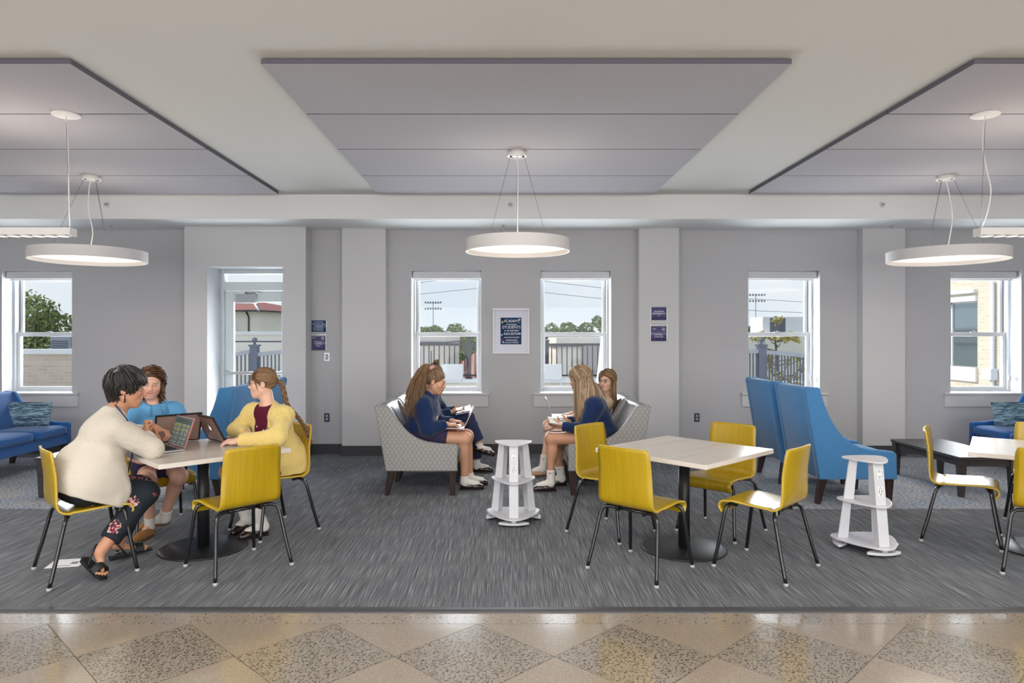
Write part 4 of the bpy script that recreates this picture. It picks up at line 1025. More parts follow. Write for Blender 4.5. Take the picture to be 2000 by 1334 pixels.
def tower(label, x, y, rz):
    t = thing('charging_tower', label, 'charging station', (x, y, 0), R(rz), 'white charging towers')
    for name, r, z0, z1 in (('top_plate', 0.204, 0.655, 0.668), ('middle_shelf', 0.244, 0.345, 0.358), ('base_plate', 0.296, 0.058, 0.071)):
        B = MB(); B.prism(reuleaux(r), z0, z1, 'z'); B.build(name, M_plasticw, t, bevel=0.003)
    for k in range(3):
        a = R(-90 + 120*k); ca, sa = math.cos(a), math.sin(a)
        pts = reuleaux(0.17); B = MB(); mid = Vector((0.105*ca, 0.105*sa))
        sel = [(mid.x + p[0]*0.80, mid.y + p[1]*0.80) for p in reuleaux(0.15)]
        # foot plate: a shallow lens under each side of the base
        tx, ty = -sa, ca
        lens = []
        for j in range(17):
            u = -1+2*j/16; lens.append((tx*u*0.125 + ca*(0.195+0.040*(1-u*u)), ty*u*0.125 + sa*(0.195+0.040*(1-u*u))))
        for j in range(16, -1, -1):
            u = -1+2*j/16; lens.append((tx*u*0.125 + ca*(0.185-0.05*(1-u*u)), ty*u*0.125 + sa*(0.185-0.05*(1-u*u))))
        B.prism(lens, 0.018, 0.036, 'z'); B.box((-0.02, -0.02, 0.034), (0.02, 0.02, 0.06), M=Matrix.Translation((ca*0.19, sa*0.19, 0)))
        f = B.build('foot_plate', M_plasticw, t, bevel=0.003)
        for u in (-0.08, 0.08):
            B = MB(); B.lathe([(0.014, 0), (0.014, 0.019)], 10, (tx*u+ca*0.18, ty*u+sa*0.18, 0))
            B.build('glide', M_slot, f)
        def at(u, o, z):
            return (tx*u + ca*o, ty*u + sa*o, z)
        # leaning blade: outer face at o(z), depth inwards
        def oo(z): return 0.200 - 0.076*(z-0.07)/0.585
        for z0, z1 in ((0.0705, 0.3455), (0.3575, 0.6555)):
            B = MB(); w_, d_ = 0.039, 0.070
            B.hexa([at(-w_, oo(z0)-d_, z0), at(w_, oo(z0)-d_, z0), at(w_, oo(z0), z0), at(-w_, oo(z0), z0)], [at(-w_, oo(z1)-d_*0.8, z1), at(w_, oo(z1)-d_*0.8, z1), at(w_, oo(z1), z1), at(-w_, oo(z1), z1)])
            leg = B.build('blade_leg', M_plasticw, t, bevel=0.004)
            if z0 > 0.3:
                for zc, usb in ((0.575, False), (0.455, True)):
                    B = MB(); o_ = oo(zc) + 0.0015; B.hexa([at(-0.0165, o_-0.004, zc-0.034), at(0.0165, o_-0.004, zc-0.034), at(0.0165, o_+0.0045, zc-0.034), at(-0.0165, o_+0.0045, zc-0.034)], [at(-0.0165, o_-0.013, zc+0.034), at(0.0165, o_-0.013, zc+0.034), at(0.0165, o_-0.0045, zc+0.034), at(-0.0165, o_-0.0045, zc+0.034)])
                    ol = B.build('outlet', M_outface, leg)
                    B = MB()
                    for zz in (zc+0.017, zc-0.017):
                        o2 = oo(zz) + 0.0025
                        for u in (-0.0065, 0.0065): 
                            B.hexa([at(u-0.0016, o2-0.001, zz-0.004), at(u+0.0016, o2-0.001, zz-0.004), at(u+0.0016, o2+0.0012, zz-0.004), at(u-0.0016, o2+0.0012, zz-0.004)], [at(u-0.0016, o2-0.002, zz+0.005), at(u+0.0016, o2-0.002, zz+0.005), at(u+0.0016, o2+0.0002, zz+0.005), at(u-0.0016, o2+0.0002, zz+0.005)])
                        zt_ = zz-0.009 if zz < zc else zz+0.0115; o3 = oo(zt_)+0.0025
                        B.hexa([at(-0.003, o3-0.001, zt_-0.003), at(0.003, o3-0.001, zt_-0.003), at(0.003, o3+0.001, zt_-0.003), at(-0.003, o3+0.001, zt_-0.003)], [at(-0.002, o3-0.0015, zt_+0.003), at(0.002, o3-0.0015, zt_+0.003), at(0.002, o3+0.0004, zt_+0.003), at(-0.002, o3+0.0004, zt_+0.003)])
                    if usb:
                        for u in (-0.009, 0.009):
                            o4 = oo(zc)+0.0025; B.hexa([at(u-0.002, o4-0.001, zc-0.007), at(u+0.002, o4-0.001, zc-0.007), at(u+0.002, o4+0.0014, zc-0.007), at(u-0.002, o4+0.0014, zc-0.007)], [at(u-0.002, o4-0.002, zc+0.007), at(u+0.002, o4-0.002, zc+0.007), at(u+0.002, o4+0.0002, zc+0.007), at(u-0.002, o4+0.0002, zc+0.007)])
                    B.build('slots', M_slot, ol)
tower('white three-legged charging tower in the aisle at the centre', 0.078, 5.79, 0)
tower('white three-legged charging tower in front of the blue high-back chair', 2.685, 5.03, 4)
# ------------------------------------------------------------------ pendants, sprinklers, wall fittings
M_lampw = mat('white_lamp_enamel', (226, 222, 220), 0.45)
M_cord = mat('white_cord', (225, 222, 218), 0.5)
M_wire = mat('thin_steel_wire', (120, 120, 122), 0.4, metal=0.8)
M_glow = mat('lit_warm_diffuser', (255, 246, 232), 0.5, emit=((255, 240, 222), 1.0))
def ring_pendant(label, px, py_c, Y, zmid, dia, cord):
    x = (px[0]-CX)*Y/FPX; xr = (px[1]-CX)*Y/FPX
    t = thing('ring_pendant', label, 'pendant lamp', (xr, Y, zmid), group='white ring pendants')
    r = dia/2; h = 0.055; w = 0.006
    B = MB(); B.lathe([(r-w, -h), (r, -h), (r, h), (r-w, h)], 72, smooth=False, close=True); B.sm = [True]*len(B.sm); o = B.build('drum_band', M_lampw, t); 
    o.modifiers.new('e', 'EDGE_SPLIT').split_angle = R(40)
    B = MB(); B.lathe([(0.0, -0.012), (r-w, -0.012), (r-w, -0.006), (0.0, -0.006)], 72, smooth=False, close=False); B.build('lit_diffuser', M_glow, t)
    B = MB(); B.lathe([(0.0, h-0.01), (r-w, h-0.01), (r-w, h-0.004), (0.0, h-0.004)], 48, smooth=False); B.build('top_cover', M_lampw, t)
    dx = x - xr; zt = 3.234 - zmid
    B = MB(); B.lathe([(0.0, -0.045), (0.05, -0.045), (0.052, -0.04), (0.068, -0.04), (0.068, -0.046), (0.085, -0.046), (0.088, -0.042), (0.088, 0.0), (0, 0)], 36, (dx, 0, zt)); can = B.build('canopy', M_lampw, t)
    B = MB(); B.lathe([(0.052, -0.0425), (0.068, -0.0425)], 36, (dx, 0, zt)); B.build('canopy_groove', M_slot, can)
    for k in range(3):
        a = R(90 + 120*k) if True else 0
        p = (r*0.62*math.cos(a), r*0.62*math.sin(a), h-0.004)
        B = MB(); B.tube([p, (dx+0.07*math.cos(a), 0.07*math.sin(a), zt-0.044)], 0.0016, 5); B.tube([p, (p[0], p[1], p[2]+0.02)], 0.006, 6); B.build('suspension_wire', M_wire, t)
    pts = [(0, 0.0, h-0.004)] + [(c[0], 0.0, c[1]*(zt-h)+h) for c in cord] + [(dx, 0, zt-0.044)]
    B = MB(); B.tube(spline(pts, 26), 0.0055, 8); B.build('power_cord', M_cord, t)
    lamp('ring_lamp_uplight', 'AREA', (xr, Y, zmid+0.07), 3, (1.0, 0.88, 0.74), rot=(R(180), 0, 0), shape='DISK', size=dia*0.8)
    lo = lamp('ring_lamp_light', 'AREA', (xr, Y, zmid-0.058), 9, (1.0, 0.90, 0.78), rot=(0, 0, 0), shape='DISK', size=dia*0.9)
ring_pendant('white ring pendant in the middle, above the gap between the centre windows', (1010, 1011), 0, 6.15, 2.382, 0.934, [(0.0, 0.3), (0.002, 0.7)])
ring_pendant('white ring pendant at the left, above the cream cardigan', (179, 174.5), 0, 7.08, 2.40, 1.09, [(0.035, 0.25), (-0.01, 0.55), (0.0, 0.85)])
ring_pendant('white ring pendant at the right, above the fifth window', (1847, 1849), 0, 7.08, 2.40, 1.11, [(0.035, 0.2), (0.06, 0.5), (0.01, 0.85)])

def linear(label, x0, x1, cx, cord):
    Y = 5.16; z0, z1 = 2.325, 2.385
    t = thing('linear_pendant', label, 'pendant lamp', ((x0+x1)/2, Y, z0), group='white linear pendants')
    hx = (x1-x0)/2; B = MB()
    B.box((-hx, -0.045, 0.006), (hx, 0.045, z1-z0)); B.box((-hx, -0.045, 0), (-hx+0.012, 0.045, 0.006)); B.box((hx-0.012, -0.045, 0), (hx, 0.045, 0.006)); B.build('housing', M_lampw, t, bevel=0.002)
    n = int(2*hx/0.094)
    for i in range(n):
        x = -hx + 0.03 + (i+0.5)*(2*hx-0.06)/n
        B = MB(); B.lathe([(0.036, -0.001), (0.044, -0.003), (0.044, 0.007), (0.036, 0.007)], 24, (x, 0, 0), close=True); o = B.build('louvre_ring', M_lampw, t)
        B = MB(); B.lathe([(0.0, -0.002), (0.038, -0.002), (0.038, 0.006), (0, 0.006)], 24, (x, 0, 0)); B.build('lit_lens', M_glow, o)
    d = cx - (x0+x1)/2; zt = 3.234 - z0
    B = MB(); B.lathe([(0, -0.014), (0.092, -0.014), (0.098, -0.009), (0.098, 0), (0, 0)], 36, (d, -0.05, zt)); B.build('canopy', M_lampw, t)
    B = MB(); B.tube([(d, 0, z1-z0), (d, -0.05, zt-0.01)], 0.0016, 5); B.build('suspension_wire', M_wire, t)
    pts = [(d, 0, z1-z0)] + [(d+c[0], -0.02, (z1-z0) + c[1]*(zt-z1+z0)) for c in cord] + [(d, -0.05, zt-0.012)]
    B = MB(); B.tube(spline(pts, 28), 0.0048, 8); B.build('power_cord', M_cord, t)
    lamp('linear_lamp_uplight', 'AREA', ((x0+x1)/2, Y, z1+0.015), 7, (1.0, 0.88, 0.74), rot=(R(180), 0, 0), shape='RECTANGLE', size=x1-x0-0.1, size_y=0.07)
    lamp('linear_lamp_light', 'AREA', ((x0+x1)/2, Y, z0-0.01), 12, (1.0, 0.90, 0.78), rot=(0, 0, 0), shape='RECTANGLE', size=x1-x0-0.1, size_y=0.07)
linear('white linear pendant with lit round lenses, cut by the left frame edge', -4.45, -3.265, -3.29, [(0.004, 0.3), (-0.002, 0.7)])
linear('white linear pendant with lit round lenses, cut by the right frame edge', 3.58, 4.78, 3.61, [(0.03, 0.12), (0.062, 0.33), (0.03, 0.52), (0.0, 0.75)])

# sprinklers
M_chrome = mat('chrome', (200, 200, 202), 0.15, metal=1.0)
def sidewall(label, px):
    x = (px-CX)*8.2/FPX; t = thing('sidewall_sprinkler', label, 'sprinkler', (x, 8.2, EYE + 255*8.2/FPX), group='sprinklers on the soffit face')
    B = MB(); B.lathe([(0, 0.0), (0.036, 0), (0.034, 0.008), (0.026, 0.012), (0.024, 0.006), (0, 0.006)], 24); B.build('escutcheon', M_lampw, t, rot=(R(90), 0, 0))
    B = MB(); B.tube([(0, 0, 0), (0, -0.03, 0)], 0.009, 10); B.tube([(-0.012, -0.01, 0), (-0.01, -0.035, 0), (0, -0.042, 0), (0.01, -0.035, 0), (0.012, -0.01, 0)], 0.003, 6); B.box((-0.014, -0.046, 0.002), (0.014, -0.042, 0.008)); B.build('spray_head', M_chrome, t)
for lab, px in (('sidewall sprinkler on the soffit right of the left ring pendant', 209), ('sidewall sprinkler on the soffit behind the middle ring pendant', 997), ('sidewall sprinkler on the soffit left of the right ring pendant', 1723)): sidewall(lab, px)
def drop(label, px):
    x = (px-CX)*8.62/FPX; t = thing('pendent_sprinkler', label, 'sprinkler', (x, 8.62, 2.976), group='sprinklers under the soffit')
    B = MB(); B.lathe([(0, -0.006), (0.03, -0.006), (0.033, 0), (0, 0)], 20); B.build('escutcheon', M_lampw, t)
    B = MB(); B.tube([(0, 0, -0.005), (0, 0, -0.03)], 0.008, 8); B.tube([(-0.01, 0, -0.02), (-0.009, 0, -0.04), (0, 0, -0.048)], 0.0025, 6); B.tube([(0.01, 0, -0.02), (0.009, 0, -0.04), (0, 0, -0.048)], 0.0025, 6); B.lathe([(0, -0.051), (0.014, -0.05), (0.014, -0.048), (0, -0.048)], 14); B.build('spray_head', M_chrome, t)
for lab, px in (('small pendent sprinkler under the soffit at the left', 218), ('small pendent sprinkler under the soffit in the middle', 983), ('small pendent sprinkler under the soffit at the right', 1742)): drop(lab, px)

# outlets and switch
M_navy = mat('navy_device_plate', (58, 66, 82), 0.3, spec=0.6)
M_recep = mat('pale_receptacle', (190, 194, 198), 0.35)
def outlet(label, px, py, kind):
    p = P(px, py, YW); t = thing('wall_outlet' if kind == 'outlet' else 'wall_switch', label, 'outlet' if kind == 'outlet' else 'switch', (p.x, YW, p.z))
    B = MB(); B.box((-0.036, -0.006, -0.058), (0.036, 0, 0.058)); B.build('cover_plate', M_steel if kind != 'outlet' else M_navy, t, bevel=0.003)
    if kind == 'outlet':
        for z in (0.021, -0.021):
            B = MB(); B.lathe([(0, -0.0), (0.017, 0.0), (0.017, 0.003), (0, 0.003)], 18); r_ = B.build('receptacle', M_recep, t, rot=(R(90), 0, 0), loc=(0, -0.006, z))
            B = MB(); B.box((-0.008, 0.001, 0.003), (-0.005, 0.008, 0.0036)); B.box((0.005, 0.001, 0.003), (0.008, 0.008, 0.0036)); B.box((-0.003, -0.010, 0.003), (0.003, -0.005, 0.0036)); B.build('slots', M_slot, r_)
    else:
        B = MB(); B.box((-0.012, -0.010, -0.026), (0.012, -0.006, 0.026)); B.box((-0.006, -0.02, -0.002), (0.006, -0.008, 0.012)); B.build('toggle', M_recep, t, bevel=0.002)
        B = MB(); B.box((-0.018, -0.0066, -0.036), (0.018, -0.006, 0.036)); B.build('dark_surround', M_navy, t)
outlet('steel wall switch below the door signs', 638.5, 697, 'switch')
outlet('navy wall outlet low on the wall below the steel switch', 638.5, 815.5, 'outlet')
outlet('navy wall outlet low on the wall left of the blue high-back chairs', 1361, 815.5, 'outlet')

# signs
M_signblue = mat('blue_sign_plate', (24, 62, 112), 0.3)
M_signvio = mat('violet_sign_plate', (88, 84, 126), 0.25, spec=0.6)
M_signsil = mat('silver_sign_band', (206, 208, 208), 0.3, metal=0.4)
M_letter = mat('white_lettering', (232, 234, 238), 0.5)
def sign(label, x0, y0, x1, y1, Y, m, band=False):
    a, b = P(x0, y0, Y), P(x1, y1, Y); w_, h_ = b.x-a.x, a.z-b.z
    t = thing('wall_sign', label, 'sign', ((a.x+b.x)/2, Y, (a.z+b.z)/2)); hw, hh = w_/2, h_/2; d = -0.012
    # the plates bow forward a little between side rails
    rows = []
    for z in (-hh, hh if not band else hh-0.045):
        rows.append([(-hw+0.004 + (w_-0.008)*k/12, d - 0.006*(1-((k-6)/6)**2), z) for k in range(13)])
    def slab(z0, z1):
        B = MB(); f = [[(-hw+0.004 + (w_-0.008)*k/12, d - 0.006*(1-((k-6)/6)**2), z) for k in range(13)] for z in (z0, z1)]; bk = [[(p[0], -0.002, p[2]) for p in r_] for r_ in f]
        B.grid([bk[0], f[0], f[1], bk[1], bk[0]]); return B
    slab(-hh, hh-0.042 if band else hh).build('plate', m, t)
    if band: slab(hh-0.040, hh).build('top_band', M_signsil, t)
    for s in (-1, 1):
        B = MB(); B.box((s*hw-0.004, -0.014, -hh), (s*hw+0.004, 0, hh)); B.build('side_rail', M_signsil, t, bevel=0.001)
    return t, hw, hh, d-0.0066
def lines(t, ls, y, size, lead, d, **kw):
    for i, s in enumerate(ls):
        lettering(s, size, M_letter, t, (0, d, y - i*lead), depth=0.0005, **kw)
t, hw, hh, d = sign('blue occupancy sign beside the glazed door', 607, 626, 638, 648, YW, M_signblue)
lines(t, ['OUTDOOR', 'LEARNING AREA', 'MAXIMUM', 'OCCUPANCY', '45 PERSONS'], 0.052, 0.0240, 0.0262, d)
t, hw, hh, d = sign('violet room sign with silver band beside the glazed door', 607, 651, 637, 684, YW, M_signvio, True)
lines(t, ['Outdoor', 'Learning', 'Area'], 0.0, 0.027, 0.0265, d)
lettering('2010', 0.022, M_letter, t, (-0.06, d, 0.052))
B = MB(); B.tube([(0.062+0.017*math.cos(a), d, 0.048+0.017*math.sin(a)) for a in np.linspace(0, 2*math.pi, 25)], 0.0028, 6); B.box((0.058, d-0.001, 0.040), (0.066, d, 0.052)); B.build('round_emblem', M_letter, t)
t, hw, hh, d = sign('violet occupancy sign on the pilaster right of the centre windows', 1271, 600, 1302, 625, 8.90, M_signvio)
lines(t, ['MAXIMUM', 'OCCUPANCY', '14'], 0.026, 0.027, 0.0275, d)
t, hw, hh, d = sign('violet room sign with silver band on the pilaster right of the centre windows', 1270, 632, 1302, 666, 8.90, M_signvio, True)
lines(t, ['Learning', 'Commons'], -0.03, 0.028, 0.028, d)
lettering('2000', 0.022, M_letter, t, (-0.06, d, 0.042))
B = MB(); B.tube([(0.062+0.017*math.cos(a), d, 0.040+0.017*math.sin(a)) for a in np.linspace(0, 2*math.pi, 25)], 0.0028, 6); B.box((0.058, d-0.001, 0.032), (0.066, d, 0.044)); B.build('round_emblem', M_letter, t)

# framed poster
a, b = P(962, 602, YW), P(1034, 691, YW); w_, h_ = b.x-a.x, a.z-b.z
t = thing('framed_poster', 'white framed navy poster of hand lettering between the centre windows', 'poster', ((a.x+b.x)/2, YW, (a.z+b.z)/2)); hw, hh = w_/2, h_/2; fw = 0.030
M_frame = mat('white_frame_paint', (226, 224, 230), 0.4); M_matb = mat('white_mat_board', (226, 226, 238), 0.8); M_print = mat('navy_print', (12, 54, 98), 0.9, spec=0.08)
B = MB(); B.box((-hw, -0.03, hh-fw), (hw, 0, hh)); B.box((-hw, -0.03, -hh), (hw, 0, -hh+fw)); B.box((-hw, -0.03, -hh+fw), (-hw+fw, 0, hh-fw)); B.box((hw-fw, -0.03, -hh+fw), (hw, 0, hh-fw)); B.build('frame', M_frame, t, bevel=0.004)
B = MB(); B.box((-hw+fw, -0.010, -hh+fw), (hw-fw, -0.004, hh-fw)); B.build('mat_board', M_matb, t)
pw_, ph_ = 0.139, 0.178
B = MB(); B.box((-pw_, -0.0115, -ph_), (pw_, -0.010, ph_)); pr = B.build('print', M_print, t)
for s, z, sz, sh_ in (('ACADEMY', 0.131, 0.047, 0.12), ('encourages', 0.089, 0.034, 0.3), ('STUDENTS', 0.049, 0.054, 0.0), ('to be faith-filled', 0.005, 0.034, 0.35), ('INOUISITIVE', -0.038, 0.041, 0.05), ('innovative & joyful', -0.083, 0.030, 0.35), ('independent', -0.120, 0.034, 0.35), ('women of GOD', -0.153, 0.030, 0.1)):
    lettering(s, sz, M_letter, pr, (0.006, -0.0125, z), shear=sh_, depth=0.0003, spacing=0.92)
B = MB(); B.tube([(-0.0555, -0.0128, -0.0465), (-0.0435, -0.0128, -0.0560)], 0.0019, 6); B.build('lettering', M_letter, pr)
for px_, pz_, r_, c in ((-0.115, 0.118, 0.015, (216, 190, 80)), (0.112, 0.150, 0.014, (206, 198, 200)), (-0.118, -0.118, 0.013, (150, 44, 66)), (0.116, 0.108, 0.009, (120, 170, 150)), (-0.072, 0.160, 0.009, (120, 44, 66)), (0.118, -0.035, 0.012, (206, 214, 220)), (-0.122, -0.052, 0.011, (206, 214, 220)), (-0.105, -0.148, 0.012, (220, 224, 228))):
    B = MB()
    for k in range(5): B.lathe([(0, 0), (r_*0.55, 0), (r_*0.55, 0.0006), (0, 0.0006)], 10, (r_*0.6*math.cos(k*1.257), r_*0.6*math.sin(k*1.257), 0))
    B.build('flower_mark', mat('print_ink_%d_%d_%d' % c, c, 0.6), pr, loc=(px_, -0.0116, pz_), rot=(R(90), 0, 0))
B = MB(); B.box((-hw+fw, -0.020, -hh+fw), (hw-fw, -0.018, hh-fw)); B.build('glazing', glass('picture_glass', (0.99, 0.99, 0.99), 0.08), t)

# sheet on the carpet under the left chair
t = thing('floor_sheet', 'white printed sheet lying on the carpet under the left front chair', 'paper', (-3.02, 4.70, 0.0015), R(12))
B = MB(); B.box((-0.105, -0.09, 0), (0.105, 0.09, 0.0012)); B.build('sheet', mat('white_paper', (228, 228, 230), 0.7), t)
B = MB(); B.box((-0.07, -0.062, 0.0012), (0.045, -0.050, 0.0015)); B.box((0.03, -0.03, 0.0012), (0.075, 0.02, 0.0015)); B.build('print', mat('grey_print', (120, 122, 126), 0.7), t)
# ------------------------------------------------------------------ sculpting: signed distance shapes turned into meshes
class SDF:
    def __init__(s, lo, hi, h):
        s.lo = np.array(lo, np.float64); s.h = h
        s.n = np.maximum(4, np.ceil((np.array(hi) - s.lo)/h).astype(int) + 1)
        s.F = np.full(s.n, 1.0, np.float32)
        s.ax = [(s.lo[i] + h*np.arange(s.n[i])).astype(np.float32) for i in range(3)]
    def win(s, lo, hi):
        a = np.clip(np.floor((np.array(lo)-s.lo)/s.h).astype(int), 0, s.n); b = np.clip(np.ceil((np.array(hi)-s.lo)/s.h).astype(int)+1, 0, s.n)
        sl = tuple(slice(i, j) for i, j in zip(a, b))
        X = s.ax[0][sl[0]][:, None, None]; Y = s.ax[1][sl[1]][None, :, None]; Z = s.ax[2][sl[2]][None, None, :]
        return sl, X, Y, Z
    def put(s, sl, d, k, op):
        A = s.F[sl]
        if A.size == 0: return
        if op == 'u':
            if k <= 0: s.F[sl] = np.minimum(A, d)
            else:
                t = np.clip(0.5 + 0.5*(d-A)/k, 0, 1); s.F[sl] = d + (A-d)*t - k*t*(1-t)
        elif op == 's':
            d = -d
            if k <= 0: s.F[sl] = np.maximum(A, d)
            else:
                t = np.clip(0.5 - 0.5*(d-A)/k, 0, 1); s.F[sl] = d + (A-d)*t + k*t*(1-t)
    def cap(s, a, b, ra, rb=None, k=0.02, op='u'):
        rb = ra if rb is None else rb
        a = np.array(a, np.float32); b = np.array(b, np.float32); m = max(ra, rb) + k + 3*s.h
        sl, X, Y, Z = s.win(np.minimum(a, b)-m, np.maximum(a, b)+m); d_ = b - a; L2 = float(d_ @ d_) + 1e-12
        t = np.clip(((X-a[0])*d_[0] + (Y-a[1])*d_[1] + (Z-a[2])*d_[2])/L2, 0, 1)
        d = np.sqrt((X-a[0]-t*d_[0])**2 + (Y-a[1]-t*d_[1])**2 + (Z-a[2]-t*d_[2])**2) - (ra + (rb-ra)*t)
        s.put(sl, d, k, op)
    def cyl(s, a, b, r, op='s', k=0.003):
        "flat ended cylinder"
        a = np.array(a, np.float32); b = np.array(b, np.float32); m = r + 3*s.h
        sl, X, Y, Z = s.win(np.minimum(a, b)-m, np.maximum(a, b)+m); d_ = b - a; L = float(np.sqrt(d_ @ d_)) + 1e-9; u = d_/L
        t = (X-a[0])*u[0] + (Y-a[1])*u[1] + (Z-a[2])*u[2]
        q = np.sqrt(np.maximum((X-a[0])**2 + (Y-a[1])**2 + (Z-a[2])**2 - t*t, 0)) - r
        s.put(sl, np.maximum(q, np.maximum(-t, t-L)), k, op)
    def ell(s, c, r, M=None, k=0.02, op='u'):
        c = np.array(c, np.float32); r = np.array(r, np.float32); m = float(r.max()) + k + 3*s.h
        if M is None:
            mm = r + k + 3*s.h; sl, X, Y, Z = s.win(c-mm, c+mm)
            x, y, z = X-c[0], Y-c[1], Z-c[2]
        else:
            sl, X, Y, Z = s.win(c-m, c+m); M = np.array(M, np.float32)       # columns: axes
            px, py, pz = X-c[0], Y-c[1], Z-c[2]
            x = px*M[0, 0]+py*M[1, 0]+pz*M[2, 0]; y = px*M[0, 1]+py*M[1, 1]+pz*M[2, 1]; z = px*M[0, 2]+py*M[1, 2]+pz*M[2, 2]
        k0 = np.sqrt((x/r[0])**2 + (y/r[1])**2 + (z/r[2])**2); k1 = np.sqrt((x/r[0]**2)**2 + (y/r[1]**2)**2 + (z/r[2]**2)**2) + 1e-9
        s.put(sl, k0*(k0-1)/k1, k, op)
    def plane(s, p, n, k=0.004):
        "removes everything on the side n points to"
        n = np.array(n, np.float32); n /= np.linalg.norm(n)
        d = (s.ax[0][:, None, None]-p[0])*n[0] + (s.ax[1][None, :, None]-p[1])*n[1] + (s.ax[2][None, None, :]-p[2])*n[2]
        s.put(tuple(slice(None) for _ in range(3)), -d, k, 's')
    def slab(s, c, M, hw, k=0.004, op='s'):
        "oriented box; M columns are axes"
        c = np.array(c, np.float32); M = np.array(M, np.float32); m = float(np.linalg.norm(hw)) + k + 3*s.h
        sl, X, Y, Z = s.win(c-m, c+m); px, py, pz = X-c[0], Y-c[1], Z-c[2]
        q = [np.abs(px*M[0, i]+py*M[1, i]+pz*M[2, i]) - hw[i] for i in range(3)]
        s.put(sl, np.maximum(np.maximum(q[0], q[1]), q[2]), k, op)
    def surf(s):
        F = s.F; S = F < 0
        c = [S[i:S.shape[0]-1+i, j:S.shape[1]-1+j, l:S.shape[2]-1+l] for i in (0, 1) for j in (0, 1) for l in (0, 1)]
        tot = np.zeros(c[0].shape, np.int8)
        for q in c: tot += q
        I = np.argwhere((tot > 0) & (tot < 8))
        if len(I) == 0: return np.zeros((0, 3)), np.zeros((0, 4), int)
        idm = np.full(tot.shape, -1, np.int32); idm[I[:, 0], I[:, 1], I[:, 2]] = np.arange(len(I))
        off = np.array([(i, j, l) for i in (0, 1) for j in (0, 1) for l in (0, 1)])
        V_ = np.stack([F[I[:, 0]+o[0], I[:, 1]+o[1], I[:, 2]+o[2]] for o in off], 1).astype(np.float64)
        acc = np.zeros((len(I), 3)); cnt = np.zeros(len(I))
        for a in range(8):
            for b in range(a+1, 8):
                if np.abs(off[a]-off[b]).sum() != 1: continue
                m = (V_[:, a] < 0) != (V_[:, b] < 0); t = V_[:, a]/(V_[:, a]-V_[:, b] + 1e-20); t = np.where(m, t, 0)
                acc += np.where(m[:, None], off[a] + t[:, None]*(off[b]-off[a]), 0); cnt += m
        verts = s.lo + s.h*(I + acc/cnt[:, None])
        faces = []
        for ax in range(3):
            o1, o2 = [(1, 2), (2, 0), (0, 1)][ax]
            sl0 = [slice(None)]*3; sl1 = [slice(None)]*3; sl0[ax] = slice(0, -1); sl1[ax] = slice(1, None)
            A = S[tuple(sl0)]; Bm = S[tuple(sl1)]
            for flip in (False, True):
                E = np.argwhere((A & ~Bm) if not flip else (~A & Bm))
                E = E[(E[:, o1] > 0) & (E[:, o2] > 0) & (E[:, o1] < S.shape[o1]-1) & (E[:, o2] < S.shape[o2]-1)]
                if len(E) == 0: continue
                def gid(d1, d2):
                    e_ = E.copy(); e_[:, o1] += d1; e_[:, o2] += d2; return idm[e_[:, 0], e_[:, 1], e_[:, 2]]
                q = np.stack([gid(-1, -1), gid(0, -1), gid(0, 0), gid(-1, 0)], 1)
                faces.append(q[:, ::-1] if flip else q)
        f = np.concatenate(faces); f = f[(f >= 0).all(1)]
        return verts, f

def vnormals(v, f):
    n = np.zeros_like(v); a = np.cross(v[f[:, 2]]-v[f[:, 0]], v[f[:, 3]]-v[f[:, 1]])
    for i in range(4): np.add.at(n, f[:, i], a)
    return n/(np.linalg.norm(n, axis=1)[:, None] + 1e-12)
def relax(v, f, it=2, lam=0.5):
    e = np.concatenate([f[:, [0, 1]], f[:, [1, 2]], f[:, [2, 3]], f[:, [3, 0]]]); e = np.concatenate([e, e[:, ::-1]])
    deg = np.bincount(e[:, 0], minlength=len(v))[:, None]
    for _ in range(it):
        s_ = np.stack([np.bincount(e[:, 0], weights=v[e[:, 1], i], minlength=len(v)) for i in range(3)], 1)
        v = v + lam*(s_/np.maximum(deg, 1) - v)
    return v
def wrinkle(v, f, amp, scale, stretch=(1, 1, 1), seed=0):
    n = vnormals(v, f); off = seed*7.31
    nz_ = mnoise.noise
    def val(p):
        x, y, z = p[0]*scale*stretch[0]+off, p[1]*scale*stretch[1], p[2]*scale*stretch[2]
        wx = nz_((x*.7+9, y*.7, z*.7))
        return .6*nz_((x, y, z)) + .75*(.32-abs(nz_((x*1.25+wx, y*1.25-wx, z*1.25+.6*wx)))) + .30*(.3-abs(nz_((x*2.6-wx, y*2.6, z*2.6+wx))))
    d = np.array([val(p) for p in v])
    return v + n*(amp*d)[:, None]
def mesh_np(name, v, f, colors=None):
    me = bpy.data.meshes.new(name); me.from_pydata(v.tolist(), [], f.tolist())
    me.polygons.foreach_set('use_smooth', [True]*len(f))
    if colors is not None:
        a = me.color_attributes.new('Col', 'FLOAT_COLOR', 'POINT'); c = np.ones((len(v), 4), np.float32); c[:, :3] = colors; a.data.foreach_set('color', c.ravel())
    me.update(); return me

def V3(*a): return Vector(a)
def nrm(v): return Vector(v).normalized()
def frame(fwd, up=(0, 0, 1)):
    "columns: right-hand x, forward y, up z"
    y = nrm(fwd); x = y.cross(Vector(up)).normalized(); z = x.cross(y)
    return Matrix((x, y, z)).transposed()
def lerp(a, b, t): return Vector(a)*(1-t) + Vector(b)*t

